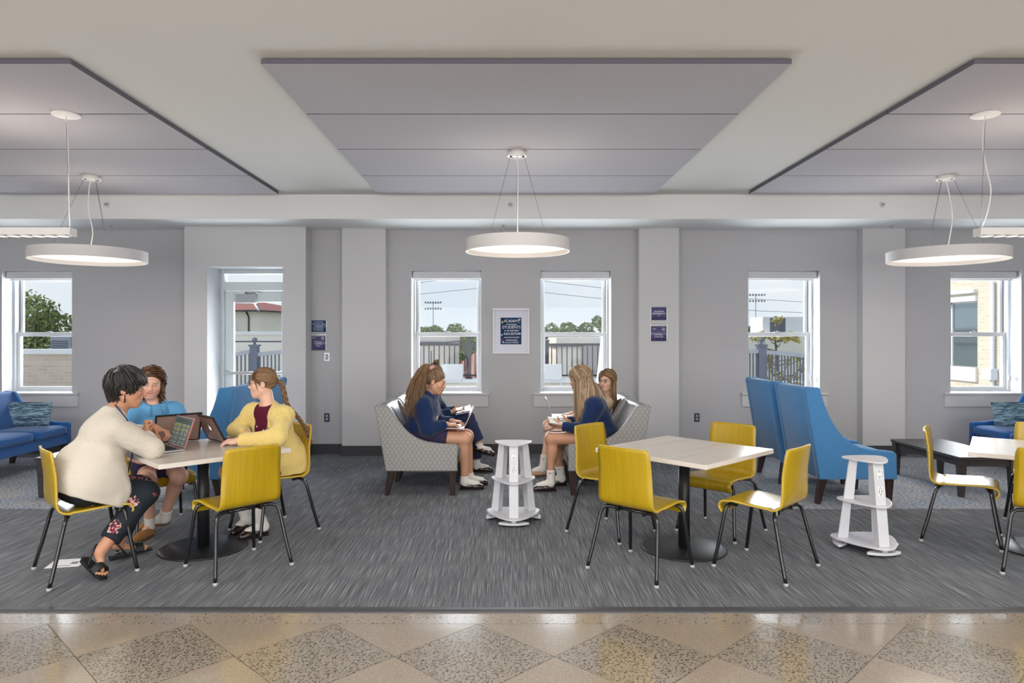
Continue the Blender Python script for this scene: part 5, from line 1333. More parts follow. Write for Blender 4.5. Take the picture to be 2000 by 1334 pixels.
# ------------------------------------------------------------------ head (local: x to the head's right, y out of the face, z up, metres)
def head_mesh(jaw=1.0, smile=0.0, nose=1.0):
    S = SDF((-.10, -.135, -.20), (.10, .14, .145), 0.0030)
    S.ell((0, -.018, .034), (.073, .093, .083), k=0)
    S.ell((0, .022, -.012), (.062, .062, .078), k=.03)
    S.ell((0, .032, -.058), (.048*jaw, .048, .055), k=.03)
    S.ell((0, .066, -.098), (.018, .016, .014), k=.025)
    for s in (-1, 1):
        S.ell((s*.040, .052, -.028), (.024, .024, .022), k=.025)
        S.cap((s*.052*jaw, .0, -.055), (s*.022*jaw, .055, -.095), .017, .014, k=.03)
    S.cap((-.034, .077, .026), (.034, .077, .026), .009, k=.02)
    for s in (-1, 1): S.ell((s*.031, .1005, .004), (.020, .018, .013), k=.014, op='s')
    S.cap((0, .082, .014), (0, .100*nose, -.022), .0075, .0105, k=.012)
    S.ell((0, .101*nose, -.027), (.011, .010, .009), k=.008)
    for s in (-1, 1): S.ell((s*.0115, .091, -.031), (.0075, .009, .007), k=.006)
    for s in (-1, 1): S.ell((s*.005, .096, -.038), (.0035, .005, .004), k=.003, op='s')
    S.ell((0, .078, -.060), (.028, .013, .022), k=.022)
    up = .009*smile
    for s in (-1, 1):
        S.cap((0, .0875, -.0535), (s*.027, .0715, -.0578+up), .0044, .0022, k=.005)
        S.cap((0, .0870, -.0625), (s*.025, .0720, -.0588+up), .0050, .0022, k=.005)
        S.cap((0, .0945, -.0578), (s*.028, .0765, -.0578+up), .0014, k=.003, op='s')
    for s in (-1, 1):
        S.ell((s*.031, .0725, .006), (.0165, .0125, .0105), k=.006)                 # lids
        S.ell((s*.077, -.012, -.004), (.008, .0165, .027), Matrix.Rotation(R(-14), 3, 'X'), k=.006)
        S.ell((s*.084, -.006, -.001), (.006, .0085, .0145), k=.004, op='s')
        S.ell((s*.0755, -.004, -.026), (.006, .008, .009), k=.008)
    S.cap((0, -.018, -.06), (0, -.040, -.22), .050, .054, k=.03)
    v, f = S.surf(); v = relax(v, f, 1, 0.35)
    return v, f
def head_colors(v, skin, lip, brow, smile=.3):
    c = np.tile(np.array(lin(skin)[:3]), (len(v), 1))
    x, y, z = np.abs(v[:, 0]), v[:, 1], v[:, 2]
    def mix(m, col, a=1.0):
        m = np.clip(m, 0, 1)[:, None]*a; c[:] = c*(1-m) + np.array(col[:3])*m
    fl = np.array(lin(skin)[:3])
    mix(np.exp(-(((x-.042)/.018)**2 + ((z+.028)/.016)**2))*(y > .03), fl*np.array([1.05, .80, .78]), .55)
    mix(np.exp(-((x/.010)**2 + ((z+.028)/.010)**2))*(y > .085), fl*np.array([1.03, .84, .82]), .6)
    zc = -.0578 + (.004+.009*smile)*np.minimum(x/.027, 1.2)**2
    mix((np.exp(-((x/.0255)**6 + ((z-zc)/.0078)**4)) - .2)*1.2*(y > .066), lin(lip), .85)
    mix(np.exp(-((x/.027)**8 + ((z-zc)/.0017)**2))*(y > .064), np.array(lin(lip)[:3])*.28, .85)
    zb = .0280 - 9*(x-.033)**2
    mix(np.exp(-(((z-zb)/.0032)**2))*(x > .014)*(x < .050)*(y > .04), lin(brow), .8)
    mix(np.exp(-(((z-.0125 + 22*(x-.031)**2)/.0022)**2))*(x > .017)*(x < .046)*(y > .06)*0.9, (.03, .02, .02))
    return c

def ball(c, r, n=10, sq=(1, 1, 1)):
    vs = []; fs = []
    for i in range(n+1):
        for k in range(n*2):
            a = math.pi*i/n; b = math.pi*k/n; vs.append((c[0]+r*sq[0]*math.sin(a)*math.cos(b), c[1]+r*sq[1]*math.sin(a)*math.sin(b), c[2]+r*sq[2]*math.cos(a)))
    m = n*2
    for i in range(n):
        for k in range(m): fs.append([i*m+k, i*m+(k+1) % m, (i+1)*m+(k+1) % m, (i+1)*m+k])
    return np.array(vs), np.array(fs)

# ------------------------------------------------------------------ hands (fingers along +y, palm faces -z, thumb towards s*x)
HANDS = {}
POSES = {'relax': ([(18, 26, 16)]*4, (0.80, 0.62, -0.35)), 'type': ([(34, 42, 20), (30, 44, 22), (30, 44, 22), (28, 40, 20)], (0.55, 0.82, -0.35)), 'fist': ([(78, 95, 55)]*4, (0.25, 0.70, -0.70)),
         'grip': ([(42, 58, 30)]*4, (0.45, 0.75, -0.75)), 'point': ([(62, 85, 40), (62, 85, 40), (55, 80, 40), (8, 12, 8)], (0.40, 0.75, -0.65)), 'hold': ([(22, 30, 18)]*4, (0.50, 0.75, -0.60)), 'flat': ([(10, 14, 8)]*4, (0.75, 0.66, -0.15))}
def hand_mesh(pose, s):
    key = (pose, s)
    if key in HANDS: return HANDS[key]
    curls, th = POSES[pose]
    A = SDF((-.085, -.07, -.11), (.085, .19, .05), 0.0027); Bs = SDF((-.085, -.07, -.11), (.085, .19, .05), 0.0027)
    A.cap((0, -.06, 0), (0, .0, 0), .0225, .0235, k=0.01)
    A.ell((0, -.01, 0), (.026, .04, .017), k=.012)
    A.ell((0, .043, -.001), (.037, .052, .0145), k=.014)
    A.ell((s*.022, .026, -.010), (.017, .030, .015), k=.012)
    A.ell((-s*.024, .03, -.008), (.014, .034, .013), k=.012)
    base = [(-s*.029, .076, .0), (-s*.0105, .084, .001), (s*.0085, .086, .001), (s*.027, .081, .0)]
    seg = [(.030, .019, .016), (.038, .025, .019), (.041, .027, .020), (.037, .023, .019)]; rad = [.0074, .0082, .0085, .0083]; spread = [-7, -2, 2, 6]
    for i in range(4):
        p = Vector(base[i]); ang = 0; r_ = rad[i]
        A.ell(tuple(p), (.010, .012, .0105), k=.006)
        for j in range(3):
            ang += curls[i][j]; d = Vector((math.sin(R(spread[i]))*s*math.cos(R(ang)), math.cos(R(ang)), -math.sin(R(ang))))
            q = p + d*seg[i][j]; Bs.cap(p, q, r_, r_*0.9, k=.0 if j == 0 else .0035); r_ *= 0.92; p = q
    p = Vector((s*.027, .012, -.010)); d = Vector((s*th[0], th[1], th[2])).normalized(); q = p + d*.038
    A.cap(p, q, .0125, .0105, k=.010); d2 = (d + Vector((-s*.35, .45, -.1))).normalized(); q2 = q + d2*.030; Bs.cap(q, q2, .0100, .0088, k=.003); Bs.cap(q2, q2 + (d2 + Vector((-s*.1, .2, 0))).normalized()*.018, .0088, .0070, k=.003)
    k = .006; t = np.clip(.5 + .5*(Bs.F-A.F)/k, 0, 1); A.F = Bs.F + (A.F-Bs.F)*t - k*t*(1-t)
    v, f = A.surf(); v = relax(v, f, 1, .3); HANDS[key] = (v, f); return v, f
def place_hand(w, fdir, palm, pose, right, scale=1.0):
    v, f = hand_mesh(pose, -1 if right else 1)
    y = nrm(fdir); z = -nrm(palm); z = (z - y*z.dot(y)).normalized(); x = y.cross(z)
    M = np.array(Matrix((x, y, z)).transposed()); return (v*scale) @ M.T + np.array(w), f

# ------------------------------------------------------------------ hair strands
def hair_mat(name, c1, c2, rough=0.42):
    if name in MATS: return MATS[name]
    m = bpy.data.materials.new(name); m.use_nodes = True
    N, L = nodes_of(m); b = N['Principled BSDF']; b.inputs['Roughness'].default_value = rough; b.inputs['Specular IOR Level'].default_value = 0.45
    g = N.new('ShaderNodeAttribute'); g.attribute_name = 'Col'; r = N.new('ShaderNodeValToRGB'); r.color_ramp.elements[0].color = lin(c1); r.color_ramp.elements[1].color = lin(c2)
    L.new(g.outputs['Fac'], r.inputs[0]); L.new(r.outputs[0], b.inputs['Base Color']); MATS[name] = m; return m
def strands_mesh(name, paths, rad, tint=None, seg=4):
    "paths: list of (M,3) arrays"
    vs = []; fs = []; cs = []; o = 0; rs = np.random.RandomState(len(paths))
    for i, p in enumerate(paths):
        p = np.asarray(p, float); m = len(p)
        t = np.gradient(p, axis=0); t /= np.linalg.norm(t, axis=1)[:, None] + 1e-9
        a = np.cross(t, np.array([.31, .22, .93])); a /= np.linalg.norm(a, axis=1)[:, None] + 1e-9; b = np.cross(t, a)
        u = np.linspace(0, 1, m); w = (np.minimum(1, (1-u)*2.2)**0.7*0.92 + 0.08) * rad * rs.uniform(.7, 1.25)
        ang = np.arange(seg)*2*math.pi/seg
        ring = p[:, None, :] + w[:, None, None]*(np.cos(ang)[None, :, None]*a[:, None, :] + np.sin(ang)[None, :, None]*b[:, None, :])
        vs.append(ring.reshape(-1, 3)); idx = np.arange(m*seg).reshape(m, seg) + o
        q = np.stack([idx[:-1], np.roll(idx[:-1], -1, 1), np.roll(idx[1:], -1, 1), idx[1:]], -1).reshape(-1, 4); fs.append(q); o += m*seg
        cs.append(np.full(m*seg, rs.uniform(0, 1) if tint is None else tint[i]))
    v = np.concatenate(vs); f = np.concatenate(fs); c = np.concatenate(cs)
    return mesh_np(name, v, f, np.repeat(c[:, None], 3, 1))

class Head:
    def __init__(s, c, face, up=(0, 0, 1), scale=1.0):
        s.R = frame(face, up); s.c = Vector(c); s.s = scale; s.Rn = np.array(s.R)
    def w(s, p): return s.c + s.R @ (Vector(p)*s.s)
    def wn(s, v): return (v*s.s) @ s.Rn.T + np.array(s.c)
    def l(s, p): return (s.R.transposed() @ (Vector(p)-s.c))/s.s
SC_C, SC_R = Vector((0, -.018, .034)), Vector((.080, .100, .091))
def push_out(p, cols):
    for kind, a, b in cols:
        if kind == 'c':
            a_, b_, r_ = a[0], a[1], b; d = b_-a_; t = max(0, min(1, (p-a_).dot(d)/d.length_squared)); q = a_ + d*t; e = p - q
            if e.length < r_: p = q + e.normalized()*r_
    return p
def scalp_push(h, p, extra=0.0):
    q = h.l(p) - SC_C; r_ = Vector((SC_R.x+extra, SC_R.y+extra, SC_R.z+extra)); n = Vector((q.x/r_.x, q.y/r_.y, q.z/r_.z)); L_ = n.length
    if L_ < 1: p = h.w(SC_C + q/L_)
    return p
def hairline(x, z):
    "front limit y of the hair for a scalp place"
    return 0.036 + 0.74*z - 6.0*x*x*(1 if z > 0.03 else 0.2)
def roots(n, seed, zmin=-.06, test=None, back=0.0):
    rs = random.Random(seed); out = []
    while len(out) < n:
        d = Vector((rs.gauss(0, 1), rs.gauss(0, 1), rs.gauss(0, 1))).normalized(); p = SC_C + Vector((d.x*SC_R.x, d.y*SC_R.y, d.z*SC_R.z))
        if p.z < zmin or p.y > hairline(p.x, p.z) - back: continue
        if test and not test(p): continue
        out.append(p)
    return out
def scalp_cap(name, h, m, parent, grow=0.0, tint=0.4, back=0.0):
    S = SDF((-.11, -.14, -.10), (.11, .12, .15), .004); S.ell(tuple(SC_C), (SC_R.x-.003+grow, SC_R.y-.003+grow, SC_R.z-.002+grow), k=0)
    S.plane((0, .036-back, 0), (0, 1, -.74), k=.006); S.plane((0, 0, -.065), (0, .25, -1), k=.01)
    v, f = S.surf(); return obj(name, mesh_np(name, h.wn(v), f, np.full((len(v), 3), tint)), m, parent)
def grow(h, rts, n, step, steer, cols=(), lift=0.0, jitter=0.0, seed=0, stop=None, hug=0.0):
    "hair paths: along the scalp while above hug (head space z), then falling free and sliding off the colliders"
    rs = random.Random(seed); out = []
    for r_ in rts:
        lf = lift*rs.uniform(.25, 1.15); p = h.w(SC_C + (r_-SC_C)*(1+lf/.09)); d = None; path = [p]
        nn = n if isinstance(n, int) else rs.randint(*n)
        for i in range(nn):
            q = h.l(p); g = steer(q, i, r_, rs)
            g = h.R @ g if g is not None else Vector((0, 0, -1))
            e = (q-SC_C); lev = (e.x/SC_R.x)**2 + (e.y/SC_R.y)**2 + (e.z/SC_R.z)**2
            nl = (h.R @ Vector((e.x/SC_R.x**2, e.y/SC_R.y**2, e.z/SC_R.z**2))).normalized()
            on = q.z > hug
            if on and lev < 1.7: g = (g - nl*g.dot(nl)).normalized()
            elif lev < 1.45: g = (g - nl*min(0, g.dot(nl))).normalized()
            d = g if d is None else (d*0.4 + g*0.6).normalized()
            if jitter: d = (d + Vector((rs.gauss(0, jitter), rs.gauss(0, jitter), rs.gauss(0, jitter)))).normalized()
            p = p + d*step
            if on:
                q = h.l(p) - SC_C; L_ = Vector((q.x/(SC_R.x+lf), q.y/(SC_R.y+lf), q.z/(SC_R.z+lf))).length
                p = h.w(SC_C + q/max(L_, 1e-4))
            else: p = scalp_push(h, p, lf*.6)
            p = push_out(p, cols); path.append(p)
            if stop and i > 1 and stop(h.l(p)): break
        if len(path) > 3: out.append(np.array([tuple(x) for x in path]))
    return out

# ------------------------------------------------------------------ skin, garments, shoes
def skin_mat(name):
    if name in MATS: return MATS[name]
    m = bpy.data.materials.new(name); m.use_nodes = True
    N, L = nodes_of(m); b = N['Principled BSDF']; b.inputs['Roughness'].default_value = 0.48; b.inputs['Specular IOR Level'].default_value = 0.4
    b.inputs['Subsurface Weight'].default_value = 0.0
    g = N.new('ShaderNodeAttribute'); g.attribute_name = 'Col'; L.new(g.outputs['Color'], b.inputs['Base Color']); MATS[name] = m; return m
M_skin = skin_mat('skin'); M_eyew = mat('eye_white', (226, 220, 216), 0.2); M_iris = mat('dark_iris', (52, 38, 30), 0.15)

class Person:
    def __init__(s, label, J, head, skin, lip, brow, base):
        s.J = {k: Vector(v) for k, v in J.items()}; s.h = head; s.skin = skin; s.lip = lip; s.brow = brow
        s.o = thing('person', label, 'person', base); s.base = Vector(base); s.parts = []; s.lower(.022)
    def link(s, o):
        o.parent = s.o; o.location = -s.base; return o
    def mesh(s, name, v, f, m, colors=None):
        return s.link(obj(name, mesh_np(name, v, f, colors), m))
    def body(s, hands, bare_legs=True, arm=1.0, leg=1.0, heads=None, feet=None, calf=1.0):
        J = s.J; pts = np.array([tuple(v) for v in J.values()]); lo = pts.min(0)-.2; hi = pts.max(0)+.2
        S = SDF(lo, hi, 0.0075)
        S.ell(lerp(J['hip'], J['neck'], .12), (.12, .12, .11), k=.0); S.cap(J['hip'], lerp(J['hip'], J['neck'], .75), .10, .095, k=.05); S.cap(J['shL'], J['shR'], .040, k=.05)
        S.cap(lerp(J['hip'], J['neck'], .8), J['neck'], .075, .05, k=.04); S.cap(J['neck'], s.h.w((0, -.03, -.09)), .047, .046, k=.03)
        for q in 'LR':
            S.cap(J['sh'+q], J['el'+q], .042*arm, .035*arm, k=.02); S.cap(J['el'+q], J['wr'+q], .036*arm, .0235, k=.015)
            S.cap(J['hp'+q], J['kn'+q], .076*leg, .054*leg, k=.04)
            kn, an = J['kn'+q], J['an'+q]; S.cap(kn, an, .047*leg, .032*leg, k=.02)
            ax = (an-kn).normalized(); back = (J['hp'+q]-kn); back = (back - ax*back.dot(ax)).normalized()
            S.ell(lerp(kn, an, .32) + back*.018*leg, (.046*leg*calf, .046*leg*calf, .10), np.array(frame(back, -ax)), k=.03)
            S.ell(kn - back*.006 + ax*0.0, (.05*leg, .05*leg, .055*leg), k=.03)
            if ('to'+q) in J: S.cap(lerp(an, J['to'+q], .12)-Vector((0, 0, .015)), lerp(an, J['to'+q], .72)-Vector((0, 0, .006)), .025, .014, k=.02)
        v, f = S.surf(); v = relax(v, f, 2, .5); V_ = [v]; F_ = [f]; C_ = [np.tile(np.array(lin(s.skin)[:3]), (len(v), 1))]; n = len(v)
        hv, hf = head_mesh(*(heads or (1.0, 0.3, 1.0))); V_.append(s.h.wn(hv)); F_.append(hf+n); C_.append(head_colors(hv, s.skin, s.lip, s.brow, (heads or (1, .3, 1))[1])); n += len(hv)
        for q, (fd, pn, pose) in hands.items():
            v, f = place_hand(J['wr'+q], fd, pn, pose, q == 'R', .97); V_.append(v); F_.append(f+n); C_.append(np.tile(np.array(lin(s.skin)[:3])*.97, (len(v), 1))); n += len(v)
        b = s.mesh('body', np.concatenate(V_), np.concatenate(F_), M_skin, np.concatenate(C_)); s.bodyo = b
        return b
    def eyes(s, look=(0, 0), open_=1.0):
        for sd in (-1, 1):
            c = (sd*.031, .0745, .0055)
            v, f = ball(c, .0135, 10, (1.0, 1.0, .50*open_+.08)); s.mesh('eye', s.h.wn(v), f, M_eyew)
            v, f = ball((c[0]+look[0]*.006, c[1]+.0122, c[2]+look[1]*.003), .0060, 8, (1, .65, .95*(.25+.75*open_))); s.mesh('iris', s.h.wn(v), f, M_iris)
    def garment(s, name, m, prims, cuts=(), h=.007, k=.04, wr=(0.004, 11, (1, 1, 1)), sm=2, colors=None, seed=1):
        P_ = []
        for p in prims: P_ += [np.array(p[1])-np.max(p[2] if p[0] == 'e' else p[3:5]) - .03, np.array(p[1])+np.max(p[2] if p[0] == 'e' else p[3:5]) + .03] + ([np.array(p[2])-max(p[3:5])-.03, np.array(p[2])+max(p[3:5])+.03] if p[0] == 'c' else [])
        P_ = np.array(P_); S = SDF(P_.min(0), P_.max(0), h)
        for p in prims:
            if p[0] == 'c': S.cap(p[1], p[2], p[3], p[4], k=p[5] if len(p) > 5 else k)
            else: S.ell(p[1], p[2], None if p[3] is None else np.array(p[3]), k=p[4] if len(p) > 4 else k)
        for c in cuts:
            if c[0] == 'p': S.plane(c[1], c[2])
            elif c[0] == 'y': S.cyl(c[1], c[2], c[3])
            elif c[0] == 'e': S.ell(c[1], c[2], None if len(c) < 4 or c[3] is None else np.array(c[3]), k=.004, op='s')
            elif c[0] == 's': S.slab(c[1], np.array(c[2]), c[3])
            elif c[0] == 'c': S.cap(c[1], c[2], c[3], c[4], k=.004, op='s')
        v, f = S.surf(); v = relax(v, f, sm, .5)
        if wr: v = wrinkle(v, f, wr[0], wr[1], wr[2], seed)
        return s.mesh(name, v, f, m, None if colors is None else colors(v))
    def lower(s, d):
        for k in ('shL', 'shR'): s.J[k] = s.J[k] - Vector((0, 0, d))
    def torso(s, W=.165, D=.115, hipW=.17, hipD=.13, sh=.055):
        "ellipsoids of a clothed trunk"
        J = s.J; up = (J['neck']-J['hip']).normalized(); side = (J['shR']-J['shL']); side = (side - up*side.dot(up)).normalized(); fw = up.cross(side)
        M = Matrix((side, fw, up)).transposed(); s.fw = fw; s.side = side; s.up = up; L_ = (J['neck']-J['hip']).length
        at = lambda t: J['hip'] + up*L_*t
        pr = [('e', at(.02), (hipW, hipD, .13), M), ('e', at(.35), (W*.90, D*1.0, .17), M), ('e', at(.66), (W, D, .15), M), ('c', lerp(J['shL'], J['shR'], .06), lerp(J['shL'], J['shR'], .94), sh, sh), ('c', at(.80), at(.97), .085, .062)]
        for q in 'LR': pr.append(('c', at(.90), J['sh'+q], .062, sh*1.02, .06))
        for sg in (-1, 1): pr.append(('e', at(.62) + fw*D*.62 + side*sg*W*.42, (.062, .06, .065), M))
        return pr
    def sleeve(s, q, r0=.062, r1=.052, r2=.050, r3=.038, end=.93):
        J = s.J; e = lerp(J['el'+q], J['wr'+q], end)
        pr = [('c', J['sh'+q], J['el'+q], r0, r1, .055), ('c', J['el'+q], e, r2, r3, .02)]
        d = (J['wr'+q]-J['el'+q]).normalized()
        return pr, [('y', e, e + d*.14, r3+.03)]
    def shoe(s, q, m, m_sole, heel, toe, up=(0, 0, 1), sc=1.0, name='loafer', strap=True):
        heel, toe = Vector(heel), Vector(toe); M = frame(toe-heel, up); Mn = np.array(M)
        S = SDF((-.06, -.02, -.01), (.06, .27, .12), .0038)
        S.cap((0, .036, .034), (0, .10, .036), .032, .032, k=.0); S.cap((0, .036, .055), (0, .045, .06), .030, .028, k=.02); S.cap((0, .10, .036), (0, .175, .030), .033, .039, k=.03); S.cap((0, .165, .030), (0, .215, .024), .038, .030, k=.02)
        S.plane((0, 0, .012), (0, 0, -1)); S.ell((0, .062, .094), (.023, .050, .046), k=.005, op='s')
        v, f = S.surf(); v = relax(v, f, 1, .4); w = (v*sc) @ Mn.T + np.array(heel); o = s.mesh(name, w, f, m)
        B = MB(); out = []
        for i in range(40):
            a = 2*math.pi*i/40; y = .1235 + .1255*math.cos(a); wd = .030 + .012*max(0, math.sin((y-.02)/.23*math.pi*0.8)); t = math.sin(a)
            out.append((wd*t*(1-.18*abs(math.cos(a))**6), y))
        B.prism(out, 0.0, .014, 'z'); B.box((-.028, .002, -.008), (.028, .06, .002)); B.v = [tuple(heel + M @ (Vector(p)*sc)) for p in B.v]
        so = B.build('sole', m_sole); so.parent = o
        if strap:
            B = MB(); B.tube(spline([(-.037, .13, .035), (-.022, .128, .062), (0, .127, .071), (.022, .128, .062), (.037, .13, .035)], 12), .006, 6); B.v = [tuple(heel + M @ (Vector(p)*sc)) for p in B.v]
            st = B.build('saddle_strap', m); st.parent = o
        return o
    def sock(s, q, m, an, top, r=.036, foot=None, swoosh=False):
        "a ribbed sock from the shoe up to top"
        pr = [('c', an, top, r, r+.004, .01)]
        if foot is not None: pr.append(('c', an + Vector((0, 0, .012)), lerp(s.J['an'+q], s.J['to'+q], .66)-Vector((0, 0, .004)), r*.95, .030, .02))
        d = (Vector(top)-Vector(an)).normalized()
        return s.garment('sock', m, pr, [('y', top, Vector(top)+d*.1, r+.03)], h=.005, wr=(.0016, 60, (1, 1, 2)), sm=1)
    def glasses(s, m):
        B = MB()
        for sd in (-1, 1):
            B.tube([s.h.w((sd*.031+.021*math.cos(a), .099-.004*abs(math.cos(a)), .004+.017*math.sin(a))) for a in np.linspace(0, 2*math.pi, 25)], .0015, 5, cap=False)
            B.tube([s.h.w((sd*.052, .094, .008)), s.h.w((sd*.071, .06, .009)), s.h.w((sd*.080, .0, .008)), s.h.w((sd*.079, -.02, -.004))], .0013, 5)
        B.tube([s.h.w((-.011, .100, .008)), s.h.w((0, .104, .011)), s.h.w((.011, .100, .008))], .0013, 5)
        g = s.link(B.build('eyeglasses', m)); B = MB()
        for sd in (-1, 1):
            c = [s.h.w((sd*.031+.0195*math.cos(a), .099-.004*abs(math.cos(a)), .004+.0155*math.sin(a))) for a in np.linspace(0, 2*math.pi, 25)[:-1]]
            c2 = [p + s.h.R @ Vector((0, .0008, 0)) for p in c]; n = len(c)
            B.add(c + c2, [tuple(range(n)), tuple(range(2*n-1, n-1, -1))] + [(i, (i+1) % n, n+(i+1) % n, n+i) for i in range(n)])
        l_ = B.build('lenses', glass('spectacle_lens', (.98, .98, .98), .6)); l_.parent = g
    def hair(s, name, paths, rad, m, tint=None):
        return s.link(obj(name, strands_mesh(name, paths, rad, tint), m))
# ------------------------------------------------------------------ the people
def knit(name, c1, c2, axis=2, period=0.012, rough=0.95, along=None):
    m = bpy.data.materials.new(name); m.use_nodes = True
    N, L = nodes_of(m); b = N['Principled BSDF']; b.inputs['Roughness'].default_value = rough; b.inputs['Specular IOR Level'].default_value = 0.15; b.inputs['Sheen Weight'].default_value = 0.2
    t = N.new('ShaderNodeTexCoord'); w_ = N.new('ShaderNodeTexWave'); w_.bands_direction = 'XYZ'[axis]; w_.inputs['Scale'].default_value = 0.314/period; w_.inputs['Distortion'].default_value = 1.2; w_.inputs['Detail'].default_value = 1; w_.inputs['Detail Scale'].default_value = 0.4
    
    if along:
        dp = N.new('ShaderNodeVectorMath'); dp.operation = 'DOT_PRODUCT'; dp.inputs[1].default_value = along; cx = N.new('ShaderNodeCombineXYZ'); L.new(t.outputs['Object'], dp.inputs[0]); L.new(dp.outputs['Value'], cx.inputs[axis]); L.new(cx.outputs[0], w_.inputs['Vector'])
    else: L.new(t.outputs['Object'], w_.inputs['Vector'])
    r = N.new('ShaderNodeValToRGB'); r.color_ramp.elements[0].color = lin(c2); r.color_ramp.elements[1].color = lin(c1); r.color_ramp.elements[0].position = .1; r.color_ramp.elements[1].position = .6
    L.new(w_.outputs['Fac'], r.inputs[0]); L.new(r.outputs[0], b.inputs['Base Color'])
    bp = N.new('ShaderNodeBump'); bp.inputs['Strength'].default_value = 0.3; bp.inputs['Distance'].default_value = 0.002; L.new(w_.outputs['Fac'], bp.inputs['Height']); L.new(bp.outputs[0], b.inputs['Normal'])
    return m
M_cream = knit('cream_rib_knit', (212, 203, 190), (203, 194, 179), 2, 0.010)
M_creamsl = knit('cream_sleeve_knit', (211, 202, 189), (193, 183, 168), 0, 0.013, along=(.45, .28, .85))
M_yelcard = mat('pale_yellow_fleece', (226, 200, 124), 0.95, spec=.1, sheen=.3, bump=((300, 300, 300), .2, .002))
M_maroon = mat('maroon_jersey', (92, 26, 46), 0.9, spec=.2)
M_polo = mat('light_blue_pique', (104, 166, 214), 0.9, spec=.2, bump=((500, 500, 500), .2, .001))
M_navyfl = mat('navy_fleece', (24, 44, 82), 0.95, spec=.15, sheen=.25, bump=((260, 260, 260), .2, .002))
M_skirt = mat('dark_plum_navy_skirt', (52, 46, 72), 0.9, spec=.2)
M_navypant = mat('navy_trousers', (48, 56, 84), 0.9, spec=.2)
M_beige = mat('beige_knit_top', (196, 176, 150), 0.95, spec=.1, bump=((200, 200, 200), .25, .002))
M_sockw = mat('white_cotton_sock', (226, 222, 216), 0.95, spec=.1, bump=((40, 40, 400), .3, .002))
M_loafer = mat('brown_black_loafer_leather', (40, 24, 22), 0.25, spec=.6, coat=.3)
M_solek = mat('black_rubber_sole', (24, 22, 22), 0.6)
M_tanshoe = mat('tan_suede_moccasin', (150, 106, 56), 0.8); M_beishoe = mat('beige_suede_moccasin', (190, 160, 124), 0.85)
M_solet = mat('brown_rubber_sole', (92, 66, 44), 0.7)
M_sandal = mat('black_sandal_leather', (22, 22, 26), 0.45)
def floral():
    m = bpy.data.materials.new('navy_floral_trousers'); m.use_nodes = True
    N, L = nodes_of(m); b = N['Principled BSDF']; b.inputs['Roughness'].default_value = .85
    t = N.new('ShaderNodeTexCoord'); nd = N.new('ShaderNodeTexNoise'); nd.inputs['Scale'].default_value = 26; L.new(t.outputs['Object'], nd.inputs['Vector'])
    va = N.new('ShaderNodeVectorMath'); va.operation = 'SCALE'; va.inputs['Scale'].default_value = .05; L.new(nd.outputs['Color'], va.inputs[0])
    vb = N.new('ShaderNodeVectorMath'); vb.operation = 'ADD'; L.new(t.outputs['Object'], vb.inputs[0]); L.new(va.outputs[0], vb.inputs[1])
    v = N.new('ShaderNodeTexVoronoi'); v.inputs['Scale'].default_value = 9.5; L.new(vb.outputs[0], v.inputs['Vector']); sp = N.new('ShaderNodeSeparateXYZ'); L.new(v.outputs['Color'], sp.inputs[0])
    c1 = N.new('ShaderNodeMath'); c1.operation = 'LESS_THAN'; c1.inputs[1].default_value = .34; L.new(v.outputs['Distance'], c1.inputs[0])
    c2 = N.new('ShaderNodeMath'); c2.operation = 'GREATER_THAN'; c2.inputs[1].default_value = .42; L.new(sp.outputs[0], c2.inputs[0])
    c3 = N.new('ShaderNodeMath'); c3.operation = 'MULTIPLY'; L.new(c1.outputs[0], c3.inputs[0]); L.new(c2.outputs[0], c3.inputs[1])
    n2 = N.new('ShaderNodeTexNoise'); n2.inputs['Scale'].default_value = 60; L.new(t.outputs['Object'], n2.inputs['Vector'])
    r = N.new('ShaderNodeValToRGB'); e = r.color_ramp.elements; r.color_ramp.interpolation = 'CONSTANT'; e[0].color = lin((34, 48, 60)); e[1].position = .45; e[1].color = lin((150, 40, 52)); k = e.new(.54); k.color = lin((214, 200, 190)); k = e.new(.62); k.color = lin((196, 130, 130))
    L.new(n2.outputs['Fac'], r.inputs[0]); mx = N.new('ShaderNodeMix'); mx.data_type = 'RGBA'; mx.inputs[6].default_value = lin((22, 30, 40)); L.new(c3.outputs[0], mx.inputs[0]); L.new(r.outputs[0], mx.inputs[7]); L.new(mx.outputs[2], b.inputs['Base Color'])
    return m
M_floral = floral()
